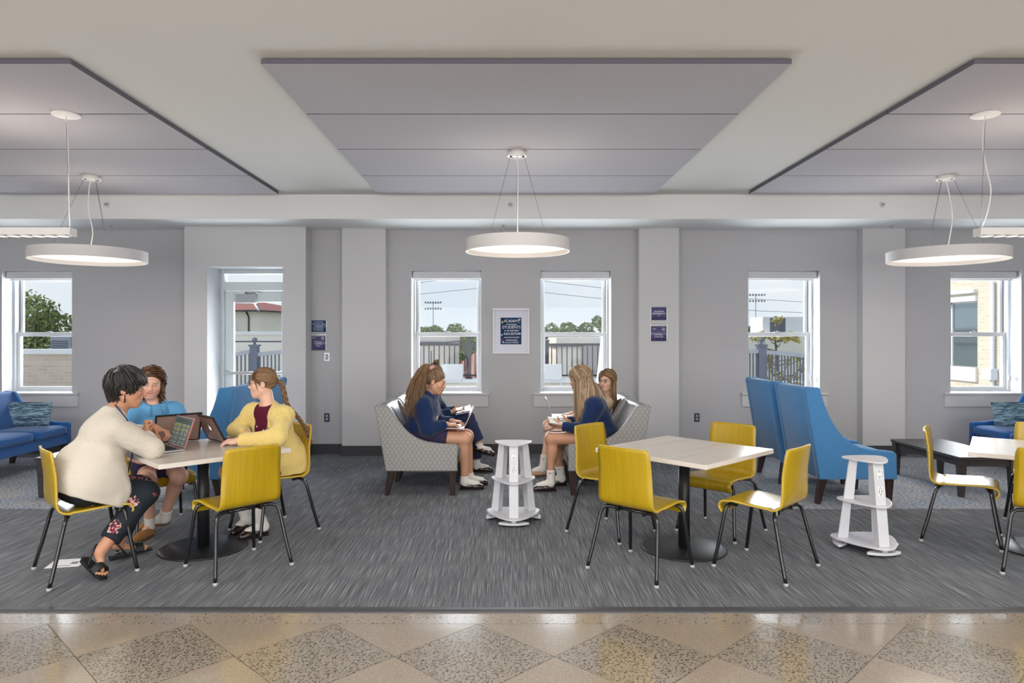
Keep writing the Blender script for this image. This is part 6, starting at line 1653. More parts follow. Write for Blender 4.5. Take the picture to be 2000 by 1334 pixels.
# hair flows in head space
def down_from_part(part=0.0, side=1.0, back=0.25):
    def f(q, i, r_, rs):
        s = 1 if r_.x >= part else -1
        if q.z > .02 and i < 12: return Vector((s*side*(.5+.5*max(0, .12-q.z)/.1), -back - (.6 if r_.y < -.02 else 0), -.55))
        return None
    return f
def toward(tie):
    T_ = Vector(tie)
    def f(q, i, r_, rs):
        d = T_ - q
        return d.normalized() if d.length > .001 else Vector((0, -1, 0))
    return f
def to_tie(h, rts, tie, steps=12):
    out = []
    for r_ in rts:
        p = Vector(r_); path = []
        for i in range(steps+1):
            t = i/steps; q = lerp(r_, tie, t); d = q - SC_C; n = Vector((d.x/SC_R.x, d.y/SC_R.y, d.z/SC_R.z)).length
            if n < 1.0: q = SC_C + d/n*(1.0 + .01)
            path.append(tuple(h.w(q)))
        out.append(np.array(path))
    return out
def tail(h, n, start, pts, spread, m_, seed, wave=(0, 1), rad0=.012):
    "strands along a guide curve (world points) fanning out"
    rs = np.random.RandomState(seed); g = spline([start] + pts, 22); out = []
    for i in range(n):
        a = rs.uniform(0, 6.28); r_ = math.sqrt(rs.uniform(0, 1)); L_ = rs.uniform(.72, 1.0); ph = rs.uniform(0, 6.28); path = []
        m = int(21*L_)
        for k in range(m+1):
            t = k/21; w_ = rad0 + (spread-rad0)*min(1, t*1.8)
            T_ = (g[min(k+1, 21)] - g[max(k-1, 0)]).normalized(); X_ = T_.cross(Vector((.2, .9, .3))).normalized(); Y_ = T_.cross(X_)
            o = X_*(math.cos(a)*r_*w_ + wave[0]*math.sin(wave[1]*t*6.28+ph)*min(1, t*3)) + Y_*(math.sin(a)*r_*w_ + wave[0]*math.cos(wave[1]*t*6.28+ph)*min(1, t*3))
            path.append(tuple(g[k] + o))
        out.append(np.array(path))
    return out
def tube_part(p, name, pts, r, m, seg=8):
    B = MB(); B.tube(pts, r, seg); return p.link(B.build(name, m))
def Jx(**k): return k

# ---- 1: cream cardigan, short dark hair, floral trousers
hd = Head((-2.605, 4.71, 1.205), (.93, .37, -.16), (0.05, 0, 1), 1.08)
T = Person('person in a cream knit cardigan and floral trousers with short dark hair, leaning on table', Jx(
    hip=(-2.79, 4.555, .575), neck=(-2.675, 4.655, 1.055), shR=(-2.585, 4.515, .975), shL=(-2.82, 4.77, .975),
    elR=(-2.395, 4.635, .800), wrR=(-2.525, 4.79, .885), elL=(-2.71, 5.00, .85), wrL=(-2.545, 4.99, .895),
    hpR=(-2.735, 4.48, .555), hpL=(-2.87, 4.62, .555), knR=(-2.475, 4.71, .485), knL=(-2.60, 4.86, .49), anR=(-2.63, 4.425, .165), anL=(-2.725, 4.80, .10), toR=(-2.56, 4.35, .03), toL=(-2.54, 4.945, .03)),
    hd, (196, 142, 112), (172, 92, 84), (40, 34, 32), (-2.84, 4.51, 0))
T.body({'R': ((-.12, .30, .95), (.55, .45, .1), 'fist'), 'L': ((.88, -.05, -.30), (.1, -.2, -1), 'grip')}, arm=1.1, leg=1.2, heads=(1.05, .2, 1.05)); T.eyes((.2, -.4), .6)
pr = T.torso(W=.200, D=.150, hipW=.215, hipD=.165, sh=.070)
J = T.J
s1, c1 = T.sleeve('R', .085, .072, .070, .048, .80); s2, c2 = T.sleeve('L', .085, .068, .066, .048, .45)
fT, rT = Vector((.73, .68, 0)), Vector((.68, -.73, 0)); cT = Vector((-2.797, 4.551, 0))
hipT = J['hip']
body_pr = pr + [('c', hipT+T.up*.12-fT*.05, hipT-fT*.04-Vector((0, 0, .04)), .185, .19, .05), ('e', hipT+fT*.05+rT*.175-Vector((0, 0, .03)), (.055, .17, .17), np.array(frame(fT)), .06), ('e', hipT+fT*.02+rT*.10+Vector((0, 0, .08)), (.14, .19, .17), np.array(frame(fT)), .06)]
cuts = [('p', cT + fT*.12 + Vector((0, 0, .450)), (-fT.x*.42, -fT.y*.42, -1)), ('p', cT - fT*.188 + Vector((0, 0, .52)), (-fT.x, -fT.y, -.11)), ('y', J['neck']+T.up*.03, J['neck']+T.up*.2, .085)]
T.garment('cardigan', M_cream, body_pr, cuts, wr=(.009, 7, (1, 1, .7)), k=.05, seed=3)
sl = T.garment('cardigan_sleeve', M_creamsl, s1, c1, wr=(.006, 14, (1, 1, 1.6)), seed=4); T.garment('cardigan_sleeve', M_creamsl, s2, c2, wr=(.006, 14, (1, 1, 1.6)), seed=5)
def leg_pr(p, q, r0, r1, r2, r3, end=1.0):
    e = lerp(p.J['kn'+q], p.J['an'+q], end); d = (p.J['an'+q]-p.J['kn'+q]).normalized()
    return [('c', p.J['hp'+q], p.J['kn'+q], r0, r1, .05), ('c', p.J['kn'+q], e, r2, r3, .03)], [('y', e, e+d*.16, r3+.035)]
a1, b1 = leg_pr(T, 'R', .100, .080, .078, .066, .80); a2, b2 = leg_pr(T, 'L', .100, .080, .078, .066, .80)
T.garment('trousers', M_floral, [('e', J['hip']-fT*.03+Vector((0, 0, -.01)), (.195, .155, .105), np.array(frame(fT)))] + a1 + a2, b1 + b2 + [('p', cT - fT*.185 + Vector((0, 0, .50)), (-fT.x, -fT.y, -.3))], wr=(.005, 12, (1, 1, 1)), seed=6)
# sandals: wedge sole and straps
def sandal(p, heel, toe, an, up=(0, 0, 1)):
    M = frame(Vector(toe)-Vector(heel), up); W_ = lambda q: Vector(heel) + M @ Vector(q); Ls = (Vector(toe)-Vector(heel)).length
    B = MB(); rows = []
    for i in range(15):
        y = -.01 + (Ls+.03)*i/14; wd = (.030 + .013*math.sin(min(1, max(0, (i-2)/11))*math.pi*.75))*(1 if 0 < i < 13 else .72); h_ = .030 - .018*min(1, i/9)
        rows.append([W_((-wd, y, -h_)), W_((wd, y, -h_)), W_((wd*1.04, y, .004)), W_((-wd*1.04, y, .004))])
    B.grid(rows, close=True, smooth=False); o = len(B.v); B.f.append([0, 1, 2, 3]); B.mi.append(0); B.sm.append(False); B.f.append([o-1, o-2, o-3, o-4]); B.mi.append(0); B.sm.append(False)
    s_ = p.link(B.build('sandal', M_sandal, bevel=.004)); B = MB()
    for y0, y1 in ((.62, .70), (.74, .66)):
        for dy in (0, .014, .028): B.tube(spline([W_((-.046, Ls*y0+dy, 0)), W_((-.03, Ls*(y0*.7+y1*.3)+dy, .042)), W_((.012, Ls*y1+dy, .050)), W_((.046, Ls*y1+dy, 0))], 12), .0085, 6)
    st = B.build('toe_strap', M_sandal); st.parent = s_
    B = MB(); B.tube(spline([W_((-.036, .09, 0)), Vector(an)+M @ Vector((-.042, -.01, .01)), Vector(an)+M @ Vector((0, -.050, .025)), Vector(an)+M @ Vector((.042, -.01, .01)), W_((.036, .09, 0))], 16), .006, 6); st = B.build('heel_strap', M_sandal); st.parent = s_
    # toes
    for k in range(5):
        v, f = ball(W_(((k-2)*.0155, Ls*(.97-.035*abs(k-1.2)), .012)), .0115 if k != 0 else .0125, 6, (1, 1, .9)); p.mesh('toe', v, f, M_skin, np.tile(np.array(lin(p.skin)[:3]), (len(v), 1)))
sandal(T, (-2.725, 4.43, .125), (-2.565, 4.345, .035), J['anR'], (.5, 0, 1)); sandal(T, (-2.755, 4.765, .034), (-2.57, 4.92, .034), J['anL'])
# short layered hair
mh = hair_mat('dark_grey_streaked_hair', (30, 27, 27), (84, 80, 78), .4)
T.link(scalp_cap('hair_cap', hd, mh, None, .014, .15))
WH = Vector((0, -.065, .105))
def crown_flow(q, i, r_, rs):
    if q.z < .0: return Vector((-.5*q.x/.08, .45 if q.y < -.02 else -.2, -1))
    d = q - WH; d = d.normalized() if d.length > .015 else Vector((rs.uniform(-1, 1), rs.uniform(-.3, 1), 0))
    return d + Vector((0, .10 if q.z > .04 else -.15, -.35))
def short_stop(q): return q.z < -.118 or (q.y > -.035 and q.z < -.030) or q.y > hairline(q.x, q.z) + .030 or (abs(q.x) > .05 and q.y > -.045 and (q.y+.010)**2 + (q.z+.010)**2 < .034**2)
R1 = roots(1100, 11, -.075, lambda p: not (abs(p.x) > .05 and p.y > -.05 and (p.y+.010)**2 + (p.z+.010)**2 < .034**2)); G1 = []; tint = []
for i, r_ in enumerate(R1):
    g1 = grow(hd, [r_], (5, 11), .0125, crown_flow, lift=.024, jitter=.04, seed=i, stop=short_stop, hug=-.02)
    if g1: G1 += g1; tint.append(random.Random(i).uniform(.6, 1) if (r_.z > .07 and random.Random(i*7).random() < .4) else random.Random(i*3).uniform(0, .4))
T.hair('hair', G1, .0034, mh, tint)
B = MB(); e_ = hd.w((.080, .0, -.035)); B.tube([e_, e_ + Vector((0, 0, -.028))], .0035, 6); B.tube([e_ + Vector((0, 0, -.028)), e_ + Vector((0, 0, -.050))], .0055, 8); T.link(B.build('earring', mat('dark_drop_earring', (60, 30, 34), .3)))
B = MB(); pth = [hd.w((0, -.05, -.12))]
nk = J['neck']; fw = T.fw; B.tube(spline([nk + T.side*.07 + T.up*.05 - fw*.02, nk + T.side*.10 + fw*.10 - T.up*.06, nk + fw*.20 - T.up*.22, nk + fw*.22 - T.up*.40], 16), .005, 6)
ly = T.link(B.build('lanyard', mat('navy_lanyard', (36, 52, 90), .7)))
B = MB(); bc = nk + fw*.22 - T.up*.46; B.box((-.03, -.003, -.05), (.03, .003, .05), M=Matrix.Translation(bc)); bd = B.build('badge', mat('clear_badge_holder', (176, 190, 204), .25)); bd.parent = ly

# ---- 2: light blue polo
hd = Head((-2.853, 5.50, 1.187), (.42, -.88, -.22), (.10, 0, 1), 1.0)
Pp = Person('person in a light blue polo with curly brown hair, smiling behind the open laptops', Jx(
    hip=(-2.88, 5.63, .56), neck=(-2.855, 5.535, 1.01), shL=(-2.735, 5.645, .965), shR=(-2.975, 5.42, .965), elL=(-2.56, 5.57, .78), wrL=(-2.58, 5.38, .79), elR=(-2.985, 5.22, .76), wrR=(-2.83, 5.25, .615),
    hpL=(-2.81, 5.70, .53), hpR=(-2.94, 5.57, .53), knL=(-2.535, 5.31, .475), knR=(-2.70, 5.16, .475), anL=(-2.725, 5.46, .135), anR=(-2.78, 5.34, .11), toL=(-2.89, 5.47, .03), toR=(-2.80, 5.2, .03)),
    hd, (228, 178, 156), (196, 96, 98), (92, 62, 44), (-2.88, 5.63, 0))
Pp.body({'R': ((.8, .1, -.15), (0, .3, -1), 'relax'), 'L': ((.2, -.9, -.05), (0, 0, -1), 'type')}, leg=1.12, heads=(1.0, .9, .95)); Pp.eyes((.1, -.8), .35)
J = Pp.J; pr = Pp.torso(W=.165, D=.115, hipW=.175, hipD=.135, sh=.060)
sl = []; ct = []
for q in 'LR':
    e = lerp(J['sh'+q], J['el'+q], .72); d = (J['el'+q]-J['sh'+q]).normalized(); sl += [('c', J['sh'+q], e, .064, .060, .06)]; ct += [('y', e, e+d*.12, .1)]
Pp.garment('polo_shirt', M_polo, pr + sl, ct + [('y', J['neck']+Pp.up*.015, J['neck']+Pp.up*.2, .078)], wr=(.005, 10, (1, 1, .7)), seed=8)
# collar
def collar(p, m, r0=.062, open_=.40, big=1.0):
    J = p.J; rows = [[], [], [], []]; n = 32
    for i in range(n+1):
        a = open_ + (2*math.pi-2*open_)*i/n; d = p.fw*math.cos(a) + p.side*math.sin(a); fr = max(0, math.cos(a)); sd_ = abs(math.sin(a))
        for k, (r_, z) in enumerate(((r0, -.005-.04*fr), (r0+.012, .050-.038*fr), (r0+.026, .045-.044*fr), (r0+.056*big+.012*sd_, .004-.066*fr-.004*sd_))):
            rows[k].append(J['neck'] + d*r_ + p.up*z)
    B = MB(); B.grid(rows); o = p.link(B.build('collar', m, clean=False)); sd = o.modifiers.new('thick', 'SOLIDIFY'); sd.thickness = .006; sd.offset = 0; return o
collar(Pp, M_polo)
Pp.garment('skirt', M_skirt, [('e', J['hip'], (.17, .14, .11), np.array(frame((.7, -.7, 0)))), ('c', J['hpL'], lerp(J['hpL'], J['knL'], .55), .112, .092, .06), ('c', J['hpR'], lerp(J['hpR'], J['knR'], .55), .112, .092, .06), ('c', lerp(J['hpR'], J['knR'], .4), lerp(J['hpL'], J['knL'], .4), .085, .085, .06)],
           [('p', lerp(J['hpL'], J['knL'], .62), (.7, -.72, -.1))], wr=(.005, 12, (1, 1, 1)), seed=9)
Pp.shoe('L', M_tanshoe, M_solet, (-2.695, 5.475, .065), (-2.905, 5.462, .012), (-.25, .0, 1), .96, 'moccasin')
Pp.shoe('R', M_tanshoe, M_solet, (-2.77, 5.38, .0), (-2.80, 5.15, .0), (0, 0, 1), .96, 'moccasin')
Pp.sock('L', M_sockw, J['anL']-Vector((0, 0, .03)), lerp(J['anL'], J['knL'], .13), .041, lerp(J['anL'], J['toL'], .5)); Pp.sock('R', M_sockw, J['anR']-Vector((0, 0, .04)), lerp(J['anR'], J['knR'], .13), .037)
mh = hair_mat('curly_brown_hair', (52, 34, 24), (128, 86, 54), .4); Pp.link(scalp_cap('hair_cap', hd, mh, None, .008, .3, back=.024))
def curly(h, n, seed, length=(13, 20)):
    rs = random.Random(seed); out = []
    base = grow(h, roots(n, seed, -.05, back=.022), length, .0135, down_from_part(.012, .9, .55), lift=.020, jitter=.05, seed=seed, hug=.0)
    for p in base:
        ph = rs.uniform(0, 6.28); fr = rs.uniform(2.4, 3.6); m = len(p); q = np.repeat(p, 2, axis=0)[:-1]; q[1::2] = (p[:-1]+p[1:])/2
        t = np.linspace(0, 1, len(q)); amp = .018*np.clip((t-.18)*2.2, 0, 1)
        q[:, 0] += amp*np.cos(ph+fr*6.28*t); q[:, 1] += amp*np.sin(ph+fr*6.28*t); out.append(q)
    return out
Pp.hair('hair', curly(hd, 430, 21), .0040, mh)

# ---- 3: pale yellow cardigan, glasses, braid
hd = Head((-1.928, 5.43, 1.192), (-.975, -.20, -.04), (0, 0, 1), 1.0)
Y3 = Person('person in a pale yellow cardigan over a maroon shirt, with eyeglasses and a long braid', Jx(
    hip=(-1.80, 5.575, .56), neck=(-1.905, 5.455, 1.015), shL=(-1.745, 5.375, .96), shR=(-2.055, 5.56, .965), elL=(-1.72, 5.16, .80), wrL=(-2.005, 5.115, .785), elR=(-2.165, 5.49, .80), wrR=(-1.965, 5.31, .795),
    hpL=(-1.74, 5.51, .53), hpR=(-1.87, 5.65, .53), knL=(-2.04, 5.195, .50), knR=(-2.18, 5.345, .50), anL=(-1.895, 5.355, .115), anR=(-2.085, 5.52, .115), toL=(-2.03, 5.23, .03), toR=(-2.13, 5.36, .03)),
    hd, (228, 182, 158), (196, 108, 106), (120, 86, 60), (-1.80, 5.575, 0))
Y3.body({'L': ((-.98, .08, -.10), (-.15, .35, -1), 'hold'), 'R': ((.75, -.5, -.1), (-.3, -.3, -1), 'relax')}, heads=(.92, .6, 1.0)); Y3.eyes((0, 0), .8); Y3.glasses(mat('thin_wire_frame', (70, 62, 58), .3, metal=.6))
J = Y3.J; pr = Y3.torso(W=.15, D=.10, hipW=.16, hipD=.12, sh=.050); fw, up, side = Y3.fw, Y3.up, Y3.side
neckcut = [('y', J['neck']+up*.012, J['neck']+up*.2, .078)]
Y3.garment('maroon_shirt', M_maroon, pr, neckcut, wr=(.004, 12, (1, 1, .6)), seed=12)
s1, c1 = Y3.sleeve('L', .068, .064, .062, .045, .97); s2, c2 = Y3.sleeve('R', .068, .064, .062, .045, .93)
pr2 = Y3.torso(W=.178, D=.125, hipW=.195, hipD=.150, sh=.058) + [('c', J['hip']+up*.05, J['hip']-Vector((0, 0, .06)), .175, .19, .05), ('e', J['hip']+Vector((-.075, -.085, -.01)), (.185, .15, .105), np.array(frame((-.67, -.74, 0))), .05)]
Mf = Matrix((side, fw, up)).transposed(); front = lerp(J['hip'], J['neck'], .55) + fw*.22
Y3.garment('cardigan', M_yelcard, pr2 + s1 + s2, c1 + c2 + [('s', front + up*.02 - side*.0, Mf, (.082, .22, .42)), ('y', J['neck']+up*.022, J['neck']+up*.2, .095), ('c', J['neck']-up*.05+fw*.05, J['neck']+up*.1, .066, .075), ('p', (-1.8, 5.57, .462), (0, 0, -1))], wr=(.017, 9, (1, 1, .8)), seed=13)
B = MB(); c_ = lerp(J['hip'], J['neck'], .66) + fw*.130 + side*(-.075)
for k, (u, z, s_) in enumerate(((0.02, .02, .016), (.05, -.03, .013), (.085, .05, .012), (.04, -.10, .012), (.10, -.06, .012))):
    c0 = lerp(J['hip'], J['neck'], .62) + fw*.118 + side*(u-.045) + up*z
    for a in range(4): 
        d1 = side*math.cos(a*math.pi/2) + up*math.sin(a*math.pi/2); d2 = side*-math.sin(a*math.pi/2) + up*math.cos(a*math.pi/2)
        B.add([c0, c0+d2*s_*.18+d1*s_*.18, c0+d1*s_, c0-d2*s_*.18+d1*s_*.18, c0+fw*.004], [(0, 1, 2, 3), (4, 1, 2), (4, 2, 3)])
Y3.link(B.build('star_print', M_letter, clean=False))
B = MB(); bc = lerp(J['hip'], J['neck'], .68) + fw*.122 - side*.088; B.lathe([(0, 0), (.020, 0), (.020, .004), (0, .004)], 20); B.v = [tuple(bc + Matrix((side, up, fw)).transposed() @ Vector(q)) for q in B.v]; em = Y3.link(B.build('round_emblem', mat('black_emblem', (26, 28, 36), .5)))
B = MB(); B.tube([(.013*math.cos(a), .013*math.sin(a), .005) for a in np.linspace(0.6, 5.2, 16)], .0018, 5); B.box((-.001, -.006, .004), (.008, .001, .006)); B.v = [tuple(bc + Matrix((side, up, fw)).transposed() @ Vector(q)) for q in B.v]; q_ = B.build('emblem_letter', M_letter); q_.parent = em
Y3.garment('skirt', M_skirt, [('e', J['hip'], (.14, .12, .09), np.array(frame((-.67, -.74, 0)))), ('c', J['hpL'], lerp(J['hpL'], J['knL'], .6), .090, .080, .06), ('c', J['hpR'], lerp(J['hpR'], J['knR'], .6), .090, .080, .06), ('c', lerp(J['hpR'], J['knR'], .4), lerp(J['hpL'], J['knL'], .4), .08, .08, .06)], [('p', lerp(J['hpL'], J['knL'], .66), (-.67, -.74, -.1))], wr=(.004, 12, (1, 1, 1)), seed=14)
Y3.shoe('L', M_loafer, M_solek, (-1.865, 5.385, .0), (-2.03, 5.225, .0), (0, 0, 1), .98); Y3.shoe('R', M_loafer, M_solek, (-2.075, 5.56, .0), (-2.135, 5.34, .0), (0, 0, 1), .98)
for q in 'LR': Y3.sock(q, M_sockw, J['an'+q]-Vector((0, 0, .05)), lerp(J['an'+q], J['kn'+q], .30), .041, lerp(J['an'+q], J['to'+q], .55)-Vector((0, 0, .02)))
mh = hair_mat('light_brown_hair', (78, 56, 38), (158, 120, 82), .4); Y3.link(scalp_cap('hair_cap', hd, mh, None, .004, .3))
tie = Vector((0, -.122, .012)); rt = roots(420, 31, -.055)
Y3.hair('hair', to_tie(hd, rt, tie), .0032, mh)
fr_ = []
rs = random.Random(4)
for k in range(80):
    x = rs.uniform(-.056, .056); r_ = Vector((x, .040-abs(x)*.3, .110 - 5*x*x)); pts = [r_, Vector((x*1.05, .068-5*x*x, .088)), Vector((x*1.12, .083-7*x*x, .058)), Vector((x*1.16+rs.uniform(-.006, .006), .092-9*x*x, .026+rs.uniform(-.006, .012)))]
    fr_.append(np.array([tuple(hd.w(q)) for q in spline(pts, 8)]))
for s_ in (-1, 1):
    for k in range(5): pts = [Vector((s_*.062, .05, .06)), Vector((s_*.078, .045, .02)), Vector((s_*(.080+.002*k), .036-.004*k, -.02-.012*k))]; fr_.append(np.array([tuple(hd.w(q)) for q in spline(pts, 8)]))
Y3.hair('bangs', fr_, .0042, mh)
g0 = hd.w(tie); gl = spline([g0, g0+Vector((.03, .0, -.03)), Vector((-1.745, 5.475, 1.02)), Vector((-1.665, 5.52, .90)), Vector((-1.610, 5.545, .80)), Vector((-1.585, 5.55, .72))], 60)
B = MB()
for k in range(3):
    B.tube([gl[i] + Vector((math.cos(i*.62+k*2.094)*.013, math.sin(i*1.24+k*4.19)*.007, 0)) for i in range(54)], [.013*(1-.35*i/54) for i in range(54)], 7)
B2 = B.mesh('braid'); ca = B2.color_attributes.new('Col', 'FLOAT_COLOR', 'POINT'); ca.data.foreach_set('color', np.tile([.35, .35, .35, 1], len(B2.vertices)).astype(np.float32)); Y3.link(obj('braid', B2, mh))
Y3.hair('braid_end', tail(hd, 26, gl[53], [gl[53]+Vector((.01, 0, -.03)), gl[53]+Vector((.02, 0, -.075))], .020, mh, 3, rad0=.006), .0035, mh)
tube_part(Y3, 'hair_tie', [gl[52], gl[54]], .012, mat('dark_hair_elastic', (30, 30, 40), .7), 10)
B = MB(); v, f = ball(hd.w((.03, -.118, .03)), .016, 8); Y3.mesh('blue_hair_clip', v, f, mat('pale_blue_ribbon', (150, 200, 230), .6))

# ---- 4: navy fleece, pink scrunchie, laptop on the lap
hd = Head((-.702, 6.995, 1.10), (.955, -.12, -.26), (0, 0, 1), 1.06)
N4 = Person('person in navy sweatshirt with long wavy hair tied in pink scrunchie, typing on lap', Jx(
    hip=(-.895, 7.0, .565), neck=(-.775, 7.0, .955), shR=(-.825, 6.845, .885), shL=(-.80, 7.155, .885), elR=(-.765, 6.80, .635), wrR=(-.575, 6.875, .68), elL=(-.70, 7.19, .66), wrL=(-.535, 7.05, .69),
    hpR=(-.85, 6.915, .535), hpL=(-.85, 7.085, .535), knR=(-.405, 6.925, .525), knL=(-.39, 7.075, .528), anR=(-.405, 6.945, .118), anL=(-.365, 7.13, .115), toR=(-.21, 6.96, .03), toL=(-.17, 7.16, .03)),
    hd, (204, 154, 126), (186, 104, 98), (84, 60, 44), (-.895, 7.0, 0))
N4.body({'R': ((.93, .2, -.10), (0, 0, -1), 'type'), 'L': ((.93, -.25, -.08), (0, 0, -1), 'type')}, arm=1.1, leg=1.22, heads=(1.0, .15, .95)); N4.eyes((.1, -.8), .35)
J = N4.J; pr = N4.torso(W=.20, D=.145, hipW=.20, hipD=.165, sh=.078); fw, up, side = N4.fw, N4.up, N4.side
s1, c1 = N4.sleeve('R', .088, .080, .078, .046, .92); s2, c2 = N4.sleeve('L', .088, .078, .074, .046, .92)
N4.garment('sweatshirt', M_navyfl, pr + s1 + s2, c1 + c2 + [('y', J['neck']+up*.03, J['neck']+up*.2, .085), ('p', J['hip']-Vector((0, 0, .035)), (-.1, 0, -1))], wr=(.011, 9, (1, 1, .8)), seed=21)
collar(N4, M_navyfl, .064, .5, .7)
B = MB(); c0 = lerp(J['hip'], J['neck'], .42) + fw*.150 - side*(-.0)
def chest_print(p, at, off, sidev, r_):
    B = MB(); c0 = at + off
    B.tube([c0 + sidev*(r_*math.cos(a)) + p.up*(r_*.62*math.sin(a)) for a in np.linspace(0, 6.28, 22)], .0035, 5); B.tube([c0 - sidev*r_*.55, c0 + p.up*r_*.2, c0 + sidev*r_*.55], .003, 5); return p.link(B.build('chest_print', M_letter))
chest_print(N4, lerp(J['hip'], J['neck'], .50), fw*.150, side, .045)
def skirt_of(p, fwd, end=.62, r0=.118, r1=.095, m=None, seed=3, drop=-.1):
    J = p.J; return p.garment('skirt', m or M_skirt, [('e', J['hip'], (.185, .15, .115), np.array(frame(fwd))), ('c', J['hpL'], lerp(J['hpL'], J['knL'], end), r0, r1, .06), ('c', J['hpR'], lerp(J['hpR'], J['knR'], end), r0, r1, .06), ('c', lerp(J['hpR'], J['knR'], .4), lerp(J['hpL'], J['knL'], .4), r1*.92, r1*.92, .06)], [('p', lerp(J['hpR'], J['knR'], end), Vector(fwd)+Vector((0, 0, drop)))], wr=(.005, 14, (1, 1, 1)), seed=seed)
skirt_of(N4, (1, 0, 0), .60, .122, .098, seed=22)
N4.shoe('R', M_loafer, M_solek, (-.452, 6.938, 0), (-.20, 6.965, 0), sc=1.0); N4.shoe('L', M_loafer, M_solek, (-.412, 7.12, 0), (-.16, 7.17, 0), sc=1.0)
for q in 'LR': N4.sock(q, M_sockw, J['an'+q]-Vector((0, 0, .050)), lerp(J['an'+q], J['kn'+q], .06), .041, J['an'+q]+Vector((.085, .005, -.072)))
mh = hair_mat('wavy_bronze_hair', (66, 49, 37), (150, 116, 84), .38); N4.link(scalp_cap('hair_cap', hd, mh, None, .004, .3))
tie = Vector((.01, -.080, .112)); N4.hair('hair', to_tie(hd, roots(420, 41, -.05), tie), .0034, mh)
t0 = hd.w(tie); N4.hair('ponytail', tail(hd, 560, t0, [t0+Vector((-.05, -.02, .0)), t0+Vector((-.10, -.06, -.10)), Vector((-.895, 6.86, 1.00)), Vector((-.93, 6.82, .86)), Vector((-.965, 6.82, .74))], .088, mh, 7, wave=(.009, 2.6), rad0=.020), .0030, mh)
M_pink = mat('pink_scrunchie_fabric', (206, 158, 156), .8)
B = MB(); ax = (hd.R @ Vector((0, -.7, .7))).normalized(); X_ = ax.cross(Vector((0, 1, 0))).normalized(); Y_ = ax.cross(X_)
ring = []
for i in range(40):
    a = 2*math.pi*i/40; ring.append([t0 + (X_*math.cos(a)+Y_*math.sin(a))*(.024 + (.016+.004*math.sin(9*a))*math.cos(b)) + ax*(.018*math.sin(b)) for b in [2*math.pi*k/10 for k in range(10)]])
B.grid(ring + [ring[0]], close=True); N4.link(B.build('scrunchie', M_pink))

# ---- 5: behind, with a bun and navy trousers, legs crossed
hd = Head((-.800, 7.80, 1.115), (.95, 0, -.32), (0, 0, 1), 1.02)
B5 = Person('person in navy with a bun, sitting crossed-legged by the window behind the ponytailed person', Jx(
    hip=(-.90, 7.80, .565), neck=(-.85, 7.80, .95), shR=(-.86, 7.65, .885), shL=(-.84, 7.95, .885), elR=(-.74, 7.60, .675), wrR=(-.585, 7.63, .715), elL=(-.70, 7.96, .68), wrL=(-.55, 7.80, .725),
    hpR=(-.85, 7.72, .545), hpL=(-.85, 7.88, .535), knR=(-.415, 7.66, .650), knL=(-.385, 7.86, .535), anR=(-.275, 7.66, .345), anL=(-.32, 7.84, .115), toR=(-.12, 7.62, .27), toL=(-.14, 7.83, .03)),
    hd, (214, 164, 132), (190, 104, 98), (84, 60, 44), (-.90, 7.80, 0))
B5.body({'R': ((.93, .1, .05), (.1, .5, .8), 'hold'), 'L': ((.8, -.55, .05), (0, .3, -1), 'relax')}, heads=(.95, .1, .95)); B5.eyes((0, -.6), .6)
J = B5.J; pr = B5.torso(W=.17, D=.12, hipW=.18, hipD=.14, sh=.066); fw, up, side = B5.fw, B5.up, B5.side
s1, c1 = B5.sleeve('R', .074, .064, .062, .044, .92); s2, c2 = B5.sleeve('L', .074, .064, .062, .044, .92)
B5.garment('sweatshirt', M_navyfl, pr + s1 + s2, c1 + c2 + [('y', J['neck']+up*.02, J['neck']+up*.2, .08)], wr=(.009, 9, (1, 1, .8)), seed=31)
a1, b1 = leg_pr(B5, 'R', .098, .076, .074, .072, .86); a2, b2 = leg_pr(B5, 'L', .098, .076, .074, .070, .90)
B5.garment('trousers', M_navypant, [('e', J['hip'], (.17, .15, .11), np.array(frame((1, 0, 0))))] + a1 + a2, b1 + b2, wr=(.006, 10, (1, 1, .6)), seed=32)
B5.shoe('R', M_loafer, M_solek, (-.350, 7.655, .265), (-.105, 7.63, .215), (.12, 0, 1)); B5.shoe('L', M_loafer, M_solek, (-.372, 7.845, 0), (-.125, 7.83, 0))
B5.sock('R', M_sockw, J['anR']+Vector((0, 0, -.055)), J['anR']+Vector((-.01, 0, .02)), .040, J['anR']+Vector((.085, -.01, -.080))); B5.sock('L', M_sockw, J['anL']-Vector((0, 0, .055)), J['anL']+Vector((0, 0, .03)), .040, J['anL']+Vector((.09, 0, -.070)))
mh5 = hair_mat('dark_blonde_hair', (104, 80, 58), (176, 146, 110), .42); B5.link(scalp_cap('hair_cap', hd, mh5, None, .004, .3))
tie = Vector((0, -.030, .150)); B5.hair('hair', to_tie(hd, roots(150, 51, -.05), Vector((0, -.03, .132))), .0048, mh5)
bc = hd.w(tie); rs = np.random.RandomState(3); bl = []
for k in range(36):
    a0 = rs.uniform(0, 6.28); rr = rs.uniform(.012, .030); tl = rs.uniform(-.5, .5); bl.append(np.array([tuple(bc + Vector((rr*math.cos(a0+u), rr*math.sin(a0+u), .020*math.sin(u*1.5+k)+tl*rr*math.cos(a0+u)))) for u in np.linspace(0, 4.5, 14)]))
B5.hair('bun', bl, .0055, mh5)
tube_part(B5, 'scrunchie', [hd.w((.026*math.cos(a), -.03+.026*math.sin(a), .130)) for a in np.linspace(0, 6.28, 20)], .009, mat('navy_hair_tie', (40, 44, 72), .7))

